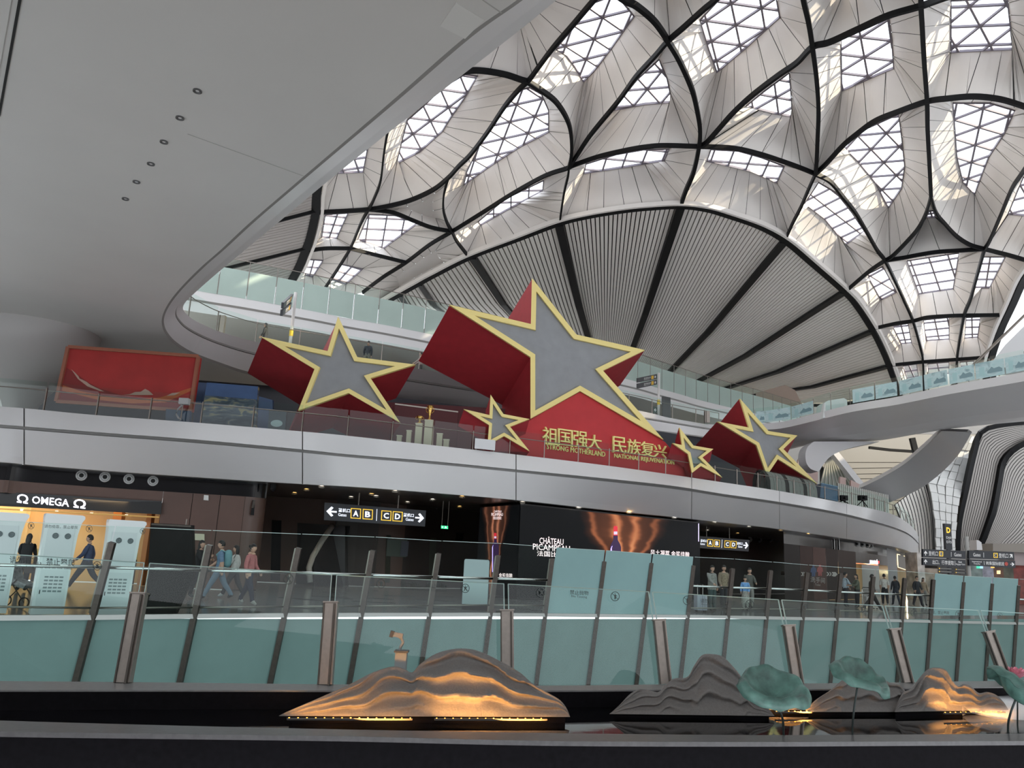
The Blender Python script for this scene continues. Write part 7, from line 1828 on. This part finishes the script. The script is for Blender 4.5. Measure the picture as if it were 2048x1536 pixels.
person('standing woman in dark cardigan behind the child in blue', G(1500, 1219), TOW, 1.68, (0.10, 0.10, 0.09), (0.28, 0.27, 0.25), hair='long', arms=(0.4, 0.4), bend=(0.6, 0.6))
person('child in bright blue top held in front of the woman', G(1491, 1221), TOW-0.4, 1.32, (0.18, 0.38, 0.72), (0.40, 0.39, 0.36), hair='long', arms=(0.2, 0.2), skirt=((0.38, 0.37, 0.34), 0.35))
person('person in pale blue shirt facing right near the toilet sign', G(1692, 1214), RT, 1.74, (0.42, 0.50, 0.58), (0.03, 0.03, 0.04), arms=(0.3, 0.5), stride=0.1)
person('person in olive jacket pushing the luggage cart', G(1716, 1216), LT, 1.66, (0.10, 0.11, 0.08), (0.025, 0.025, 0.03), hair='long', arms=(0.5, 0.5), bend=(0.6, 0.6))
person('person in dark brown striding in front of the lit swatch shop', G(1746, 1222), RT, 1.78, (0.030, 0.020, 0.018), (0.025, 0.022, 0.022), stride=0.5, arms=(0.3, -0.3))
person('person in white T-shirt and black trousers walking away', G(1771, 1211), AWAY-0.3, 1.78, (0.60, 0.57, 0.53), (0.015, 0.015, 0.018), (0.5, 0.5, 0.5), stride=0.2, arms=(0.1, -0.2), sleeve=False)
person('person in navy jacket walking away beside the white T-shirt', G(1793, 1211), AWAY, 1.70, (0.015, 0.018, 0.026), (0.03, 0.035, 0.05), stride=0.25)
person('person in open dark jacket over a white shirt walking towards us', G(1836, 1213), TOW+0.3, 1.76, (0.018, 0.020, 0.028), (0.02, 0.02, 0.028), stride=0.25, arms=(0.2, -0.2))
person('person in tan top behind the open dark jacket', G(1849, 1212), TOW, 1.66, (0.30, 0.22, 0.15), (0.20, 0.19, 0.18), hair='long')
def deckp(x, Y, z): p = atY(x, 800, Y); return Vector((p.x, p.y, z))
person('person in dark jacket standing on the gallery above the left star', deckp(727, 42.6, Z3T), AWAY, 1.72, (0.015, 0.02, 0.03), (0.12, 0.12, 0.10))
person('person in dusty pink beside the upper left edge of the largest star', deckp(836, 44.3, Z3T), LT, 1.66, (0.30, 0.20, 0.19), (0.06, 0.05, 0.05), hair='tail', arms=(0.5, 0.5))
person('person in dark suit and white shirt on the right bridge', deckp(1990, 40.2, Z3T+0.02), TOW+0.6, 1.76, (0.018, 0.02, 0.03), (0.02, 0.02, 0.03))
person('person in black behind the tip of the left star', deckp(515, 39.6, Z3T), LT, 1.60, (0.012, 0.012, 0.016), (0.02, 0.02, 0.03), hair='long')
# suitcase
sc_ = G(1401, 1224); t = thing('suitcase', 'pale grey suitcase with raised handle by the patterned coat', 'suitcase', sc_)
MB().box(sc_+Vector((0, 0, 0.35)), (0.42, 0.26, 0.56), 0.3).build('shell', mat('case_grey', (0.42, 0.42, 0.50), 0.35), t)
for k in range(4): MB().box(sc_+Vector((-0.14+0.095*k, -0.14, 0.35)), (0.015, 0.02, 0.5), 0.3).build('rib', mat('case_rib', (0.34, 0.34, 0.42), 0.4), t)
for sx in (-0.1, 0.1):
    MB().tube([sc_+Vector((sx, 0.05, 0.62)), sc_+Vector((sx, 0.05, 1.02))], 0.01, 6).build('handle_rod', M_CHROME, t)
    for sy in (-0.08, 0.08): MB().lathe([(0, 0), (0.03, 0.01), (0.03, 0.06), (0, 0.07)], sc_+Vector((sx*1.5, sy, 0)), 10).build('wheel', M_BLACK, t)
MB().bar(sc_+Vector((-0.12, 0.05, 1.02)), sc_+Vector((0.12, 0.05, 1.02)), 0.03, 0.025).build('grip', M_BLACK, t)
# luggage cart
lc = G(1727, 1216)+Vector((0, -0.6, 0)); t = thing('luggage_cart', 'wire luggage cart loaded with pale bags', 'cart', lc)
for sx in (-0.3, 0.3):
    MB().tube([lc+Vector((sx, 0, 0.15)), lc+Vector((sx, 0.0, 0.95)), lc+Vector((sx, -0.1, 1.05))], 0.018, 6).build('frame_tube', M_CHROME, t)
    MB().lathe([(0, 0), (0.06, 0.01), (0.06, 0.05), (0, 0.06)], lc+Vector((sx, -0.3, 0)), 12).build('wheel', M_BLACK, t); MB().lathe([(0, 0), (0.06, 0.01), (0.06, 0.05), (0, 0.06)], lc+Vector((sx, 0.1, 0)), 12).build('wheel', M_BLACK, t)
for k in range(6): MB().tube([lc+Vector((-0.3+0.12*k, -0.4, 0.16)), lc+Vector((-0.3+0.12*k, 0.05, 0.16)), lc+Vector((-0.3+0.12*k, 0.05, 0.7))], 0.008, 5).build('basket_wire', M_CHROME, t)
MB().tube([lc+Vector((-0.3, -0.1, 1.05)), lc+Vector((0.3, -0.1, 1.05))], 0.02, 8).build('push_bar', M_BLACK, t)
b_ = thing('travel_bag', 'pale travel bag lying on the luggage cart', 'bag', lc+Vector((0, -0.2, 0.175)))
MB().box(lc+Vector((0, -0.2, 0.39)), (0.5, 0.36, 0.42)).build('bag_body', mat('bag_pale', (0.45, 0.43, 0.42), 0.7, noise=0.2, nscale=12), b_); MB().tube([lc+Vector((-0.12, -0.2, 0.6)), lc+Vector((-0.06, -0.2, 0.68)), lc+Vector((0.06, -0.2, 0.68)), lc+Vector((0.12, -0.2, 0.6))], 0.012, 6).build('bag_handle', M_BLACK, b_)
# stroller at the left edge
sb = G(28, 1214); t = thing('stroller', 'grey and black stroller at the left edge behind the balustrade', 'stroller', sb)
for sx, sy in ((-0.22, -0.3), (0.22, -0.3), (-0.22, 0.3), (0.22, 0.3)):
    w = sb+Vector((sy*1.1, sx, 0.12)); V_ = []; 
    pts = [w+Vector((0.11*math.cos(a*math.pi/8), 0, 0.11*math.sin(a*math.pi/8))) for a in range(17)]
    MB().tube(pts, 0.014, 6, cap=False).build('wheel', M_BLACK, t, smoothf=True)
    MB().tube([w, sb+Vector((-sy*0.3, sx, 0.62))], 0.013, 6).build('frame_tube', M_DSTEEL, t)
seat = [sb+Vector((x, -0.2, z)) for x, z in ((-0.28, 0.95), (-0.12, 0.50), (0.25, 0.42), (0.30, 0.52), (0.0, 0.62), (-0.14, 1.0))]
MB().slab(seat, (0, 0.4, 0)).build('seat', mat('stroller_grey', (0.18, 0.19, 0.19), 0.8, noise=0.5, nscale=16), t)
arcp = [sb+Vector((0.28*math.cos(a)-0.05, 0, 0.68+0.30*math.sin(a))) for a in [math.pi*k/12 for k in range(1, 9)]]
mb = MB(); mb.strip([p+Vector((0, -0.2, 0)) for p in arcp], [p+Vector((0, 0.2, 0)) for p in arcp]); mb.build('hood', mat('stroller_brown', (0.07, 0.055, 0.05), 0.8), t, smoothf=True)
MB().tube([sb+Vector((-0.2, -0.2, 0.8)), sb+Vector((-0.42, -0.2, 1.02)), sb+Vector((-0.42, 0.2, 1.02)), sb+Vector((-0.2, 0.2, 0.8))], 0.014, 6).build('push_bar', M_BLACK, t)

# =================================================================== KIOSKS AND TOTEMS BEHIND THE FAR BALUSTRADE
M_KIOSK = mat('kiosk_white_gloss', (0.62, 0.65, 0.66), 0.3)
def kiosk(pxl, pxr, ytop, ybase, label):
    a, b = G(pxl, ybase), G(pxr, ybase); w = (b-a).length; x = (b-a).normalized(); y = Vector((-x.y, x.x, 0)); c = (a+b)/2
    ht = atY((pxl+pxr)/2+20, ytop, c.y).z
    t = thing('service_kiosk', label, 'kiosk', c)
    prof = [(1.0, 0.0), (1.0, 0.10), (1.01, 0.5), (1.06, 0.8), (1.14, 0.92), (1.24, 0.965), (1.22, 0.99), (1.12, 1.0)]
    V = []; Fc = []
    for k, (s, z) in enumerate(prof):
        hw = w/2*s; dp = 0.34*(1+0.10*(s-1))
        sh = (s-1)*w*0.35
        for px_, py_ in ((-hw+sh, 0), (hw+sh, 0), (hw+sh, dp), (-hw+sh, dp)): V.append(c+x*px_+y*py_+Vector((0, 0, z*ht)))
    for k in range(len(prof)-1):
        for q in range(4): Fc.append((4*k+q, 4*k+(q+1) % 4, 4*k+4+(q+1) % 4, 4*k+4+q))
    Fc.append(tuple(range(4*len(prof)-4, 4*len(prof)))); mesh('housing', V, Fc, M_KIOSK, t)
    def rect(u0, v0, u1, v1, nm, m, o=0.012, par=None): 
        P = [c+x*(w*(u-0.5))-y*o+Vector((0, 0, v*ht)) for u, v in ((u0, v0), (u1, v0), (u1, v1), (u0, v1))]; return MB().slab(P, y*o).build(nm, m, par or t)
    ud = rect(0.10, 0.50, 0.93, 0.87, 'upper_door', mat('kiosk_door', (0.55, 0.58, 0.60), 0.35)); ld = rect(0.10, 0.05, 0.93, 0.44, 'lower_door', mat('kiosk_door', (0.55, 0.58, 0.60), 0.35))
    for u in (0.36, 0.74):
        m = c+x*(w*(u-0.5))-y*0.02+Vector((0, 0, 0.78*ht)); pts = [m+(x*math.cos(k*math.pi/8)+Vector((0, 0, 1))*math.sin(k*math.pi/8))*0.05 for k in range(17)]
        mb = MB(); mb.tube(pts, 0.012, 6, cap=False); mb.add([m+(x*math.cos(k*math.pi/8)+Vector((0, 0, 1))*math.sin(k*math.pi/8))*0.035 for k in range(16)], [tuple(range(16))]); mb.build('lock', mat('lock_dark', (0.10, 0.12, 0.13), 0.4), ud)
    for r in range(5):
        for k in range(4): rect(0.24+0.15*k, 0.22+0.035*r, 0.36+0.15*k, 0.237+0.035*r, 'vent_slot', mat('slot_dark', (0.16, 0.19, 0.20), 0.6), 0.016, ld)
    rect(0.15, 0.20, 0.18, 0.24, 'door_lock', M_BLACK, 0.016, ld)
kiosk(-55, 12, 1024, 1227, 'leftmost white service kiosk cut by the left edge')
kiosk(60, 127, 1028, 1229, 'middle white service kiosk in front of the watch shop')
kiosk(192, 255, 1040, 1230, 'right white service kiosk beside the black totem')
a, b = G(289, 1228), G(350, 1228); ht = atY(330, 1047, a.y).z
t = thing('black_totem', 'tall black display totem right of the white kiosks', 'totem', (a+b)/2)
MB().slab([a, b, b+Vector((0.30, 0, ht*0.45)), b+Vector((0.12, 0, ht)), a+Vector((-0.15, 0, ht)), a+Vector((-0.05, 0, ht*0.4))], (0, 0.16, 0)).build('cabinet', mat('totem_black', (0.010, 0.009, 0.009), 0.5, spec=0.1), t)
MB().bar(a+Vector((-0.13, 0, ht-0.03)), b+Vector((0.10, 0, ht-0.03)), 0.02, 0.04).build('top_trim', M_DSTEEL, t)
MB().tube([b+Vector((-0.05, 0.08, ht)), b+Vector((-0.05, 0.08, ht+0.14))], 0.018, 6).build('antenna', M_STEEL, t)
a, b = G(923, 1218), G(974, 1221); ht = atY(953, 1119, a.y).z
t = thing('notice_stand', 'pale blank rounded notice stand on a dark foot behind the balustrade', 'notice stand', (a+b)/2); x = (b-a); P = []
for u, v in ((0, 0.10), (1, 0.10), (1, 0.96), (0.985, 0.985), (0.95, 1.0), (0.05, 1.0), (0.015, 0.985), (0, 0.96)): P.append(a+x*u+Vector((0, 0, ht*v)))
MB().slab(P, (0, 0.08, 0)).build('panel', mat('stand_pale', (0.42, 0.50, 0.52), 0.35), t); MB().slab([p+Vector((0, 0.085, 0))+(p-(a+x*0.5+Vector((0, 0, ht*.5))))*0.03 for p in P], (0, 0.03, 0)).build('rear_frame', M_BLACK, t)
MB().slab([a, b, b+Vector((0, 0.25, 0)), a+Vector((0, 0.25, 0))], (0, 0, ht*0.10)).build('foot', M_BLACK, t)

# =================================================================== WAYFINDING SIGNS ON THE RIGHT
M_SPW = mat('wayfinding_white', (0.80, 0.80, 0.80), 0.5, emit=(1, 1, 1), estr=0.15)
def wsign(px, Y, content, parent):
    c4 = [atY(x, y, Y) for x, y in px]; F, n = sign_face(c4, 0.0); parent = MB().slab(F, -n*0.18).build('sign_board', M_SIGNBLK, parent)
    for kind, a in content:
        if kind == 't': text_on('lettering', a[0], uvquad(c4, *a[1:5]), a[5] if len(a) > 5 else M_SPW, parent, off=0.012)
        elif kind == 'a': flatpoly('arrow', c4, a, M_SPW, parent)
        elif kind == 'r': ring_rect('letter_frame', c4, *a, 0.012, 0.06, M_SIGNY, parent)
        elif kind == 'b': flatpoly('divider', c4, [(a, 0.2), (a+0.006, 0.2), (a+0.006, 0.8), (a, 0.8)], M_SPW, parent)
def uparrow(u0, v0, u1, v1, rot=0.0):
    P = [(0.42, 0.0), (0.42, 0.58), (0.12, 0.32), (0.0, 0.52), (0.5, 1.0), (1.0, 0.52), (0.88, 0.32), (0.58, 0.58), (0.58, 0.0)]
    if rot: P = [(0.5+(x-.5)*math.cos(rot)+(y-.5)*math.sin(rot), 0.5-(x-.5)*math.sin(rot)+(y-.5)*math.cos(rot)) for x, y in P]
    return [(lerp(u0, u1, x), lerp(v0, v1, y)) for x, y in P]
pb = atZ(1943, 1212, 0.0); YW = 45.0
pbase = atY(1938, 1150, YW); pbase.z = 0
t = thing('wayfinding_sign', 'large black double wayfinding sign on a pale pole at the right', 'sign', pbase)
MB().tube([pbase, Vector((pbase.x, pbase.y, atY(1932, 1073, YW).z))], 0.11, 12).build('pole', mat('pole_pale', (0.42, 0.41, 0.39), 0.4), t)
wsign([(1846, 1114), (1931, 1118), (1931, 1102), (1846, 1098)], YW-0.3, [('a', uparrow(0.02, 0.2, 0.10, 0.8)), ('t', ('登机口', 0.13, 0.22, 0.35, 0.78)), ('r', (0.38, 0.2, 0.47, 0.8)), ('t', ('D', 0.405, 0.32, 0.445, 0.68)), ('b', 0.66), ('t', ('Gates', 0.73, 0.28, 0.90, 0.72))], t)
wsign([(1846, 1130), (1932, 1135), (1931, 1119.5), (1846, 1115.5)], YW-0.3, [('a', uparrow(0.02, 0.2, 0.10, 0.8)), ('t', ('出口、行李提取', 0.22, 0.2, 0.72, 0.78)), ('b', 0.745), ('t', ('Exit', 0.83, 0.55, 0.91, 0.80)), ('t', ('Baggage Claim', 0.77, 0.22, 0.98, 0.48))], t)
wsign([(1938, 1117), (2029, 1120), (2028, 1104), (1938, 1101)], YW-0.3, [('t', ('Gates', 0.09, 0.28, 0.25, 0.72)), ('b', 0.32), ('r', (0.54, 0.2, 0.63, 0.8)), ('t', ('C', 0.565, 0.32, 0.605, 0.68)), ('t', ('登机口', 0.655, 0.22, 0.865, 0.78)), ('a', uparrow(0.89, 0.2, 0.97, 0.8, math.pi/4))], t)
wsign([(1939, 1131), (2031, 1136), (2030, 1121.5), (1938, 1118.5)], YW-0.3, [('t', ('International', 0.06, 0.55, 0.27, 0.8)), ('t', ('Transfer', 0.09, 0.22, 0.24, 0.46)), ('b', 0.32), ('t', ('转乘国际航班', 0.36, 0.22, 0.76, 0.78)), ('a', arrow_pts(0.89, 0.25, 0.98, 0.75, True))], t)
q = [atY(x, y, YW-0.32) for x, y in ((2009, 1131.5), (2016, 1132), (2016, 1124), (2009, 1123.5))]
flatpoly('red_roundel', q, [(0.5+0.5*math.cos(k*math.pi/8), 0.5+0.5*math.sin(k*math.pi/8)) for k in range(16)], mat('roundel_red', (0.55, 0.08, 0.06), 0.5), t)
# vertical gate D sign
c4 = [atY(x, y, 62) for x, y in ((1892, 1099), (1905, 1100), (1902, 1048), (1889, 1047))]
t = thing('gate_pillar_sign', 'vertical black pillar sign with large yellow D', 'sign', Vector((c4[0].x, c4[0].y, 0)))
F, n = sign_face(c4, 0); MB().slab(F, -n*0.3).build('sign_board', M_SIGNBLK, t)
text_on('letter', 'D', uvquad(c4, 0.22, 0.64, 0.82, 0.86), M_SIGNY, t, off=0.02, bold=0.04); text_on('lettering', 'D60', uvquad(c4, 0.15, 0.42, 0.88, 0.51), M_SPW, t, off=0.02); text_on('lettering', '-', uvquad(c4, 0.45, 0.375, 0.6, 0.385), M_SPW, t, off=0.02); text_on('lettering', 'D73', uvquad(c4, 0.15, 0.25, 0.88, 0.34), M_SPW, t, off=0.02)
MB().bar(Vector((c4[0].x+.25, c4[0].y+.15, 0)), (c4[0]+c4[1])/2+Vector((0, .15, 0)), 0.3, 0.2, up=(1, 0, 0)).build('stem', M_SIGNBLK, t)
# smaller directory boards
for i, (x0, x1, y0) in enumerate(((1877, 1909, 1128), (1911, 1934, 1130))):
    b0 = atY(x0, 1175, 55); b0.z = 0
    t = thing('directory_board', ('left small black directory board under the wayfinding sign', 'right small black directory board under the wayfinding sign')[i], 'sign', b0)
    for r in range(3):
        c4 = [atY(x, y, 55) for x, y in ((x0, y0+5+r*6.2), (x1, y0+6.5+r*6.2), (x1, y0+1.5+r*6.2), (x0, y0+r*6.2))]; F, n = sign_face(c4, 0); MB().slab(F, -n*0.1).build('sign_board', M_SIGNBLK, t)
        flatpoly('print_line', c4, [(0.1, 0.4), (0.8, 0.4), (0.8, 0.6), (0.1, 0.6)], mat('print_dim', (0.4, 0.38, 0.33), 0.5), t); flatpoly('amber_tile', c4, [(0.03, 0.3), (0.08, 0.3), (0.08, 0.7), (0.03, 0.7)], M_SIGNY, t)
    MB().bar(b0+Vector((0.4, 0.1, 0)), Vector((b0.x+0.4, b0.y+0.1, atY(x0, y0, 55).z)), 0.1, 0.1, up=(1, 0, 0)).build('post', M_DSTEEL, t)
# shop row at the far right
s = struct('wall_shops', label='row of distant shopfronts at the far right')
row = [(1838, 1852, 1105, 'shop_pale', (0.50, 0.48, 0.46)), (1852, 1878, 1136, 'shop_mix', (0.30, 0.25, 0.20)), (1878, 1940, 1128, 'shop_dark2', (0.06, 0.055, 0.05)), (1940, 1968, 1125, 'shop_teal', (0.20, 0.26, 0.25)), (1968, 1990, 1132, 'shop_lilac', (0.36, 0.36, 0.44)), (1990, 2010, 1130, 'shop_brown3', (0.13, 0.06, 0.035)), (2010, 2030, 1128, 'shop_olive', (0.10, 0.10, 0.07)), (2030, 2080, 1120, 'shop_red', (0.24, 0.045, 0.035))]
for x0, x1, y0, nm, c in row:
    a, b = atY(x0, 1180, 66), atY(x1, 1180, 66); h = atY(x0, y0, 66).z; a.z = b.z = 0; MB().slab([a, b, b+Vector((0, 2, 0)), a+Vector((0, 2, 0))], (0, 0, h)).build('shopfront', mat(nm, c, 0.5, noise=0.5, nscale=1.5), s)
P = [atY(x, y, 64) for x, y in ((1986, 1102), (2110, 1108), (2110, 1086), (1986, 1087))]; MB().slab(P, (0, 2, 0)).build('parapet_beam', mat('beam_taupe', (0.30, 0.27, 0.24), 0.6), s)
P = [atY(x, y, 65) for x, y in ((2028, 1130), (2110, 1134), (2110, 1108), (2028, 1105))]; MB().slab(P, (0, 2, 0)).build('fascia_band', mat('band_pink', (0.45, 0.38, 0.38), 0.6), s)
P = [atY(x, y, 63) for x, y in ((1954, 1100), (1965, 1100), (1963, 1085), (1958, 1081), (1953, 1080))]; MB().slab(P, (0, 1, 0)).build('white_fin', M_FASCIA, s)
for k, (x, y, c) in enumerate(((1957, 1133, (0.05, 0.45, 0.30)), (1963, 1133, (0.3, 0.6, 0.8)), (1986, 1132, (0.9, 0.45, 0.1)), (1998, 1144, (0.9, 0.6, 0.3)))):
    P = [atY(x-3, y+4, 64), atY(x+3, y+4, 64), atY(x+3, y-3, 64), atY(x-3, y-3, 64)]; MB().slab(P, (0, .1, 0)).build('lit_sign', glow('shop_glow_%d' % k, c, 0.9), s)
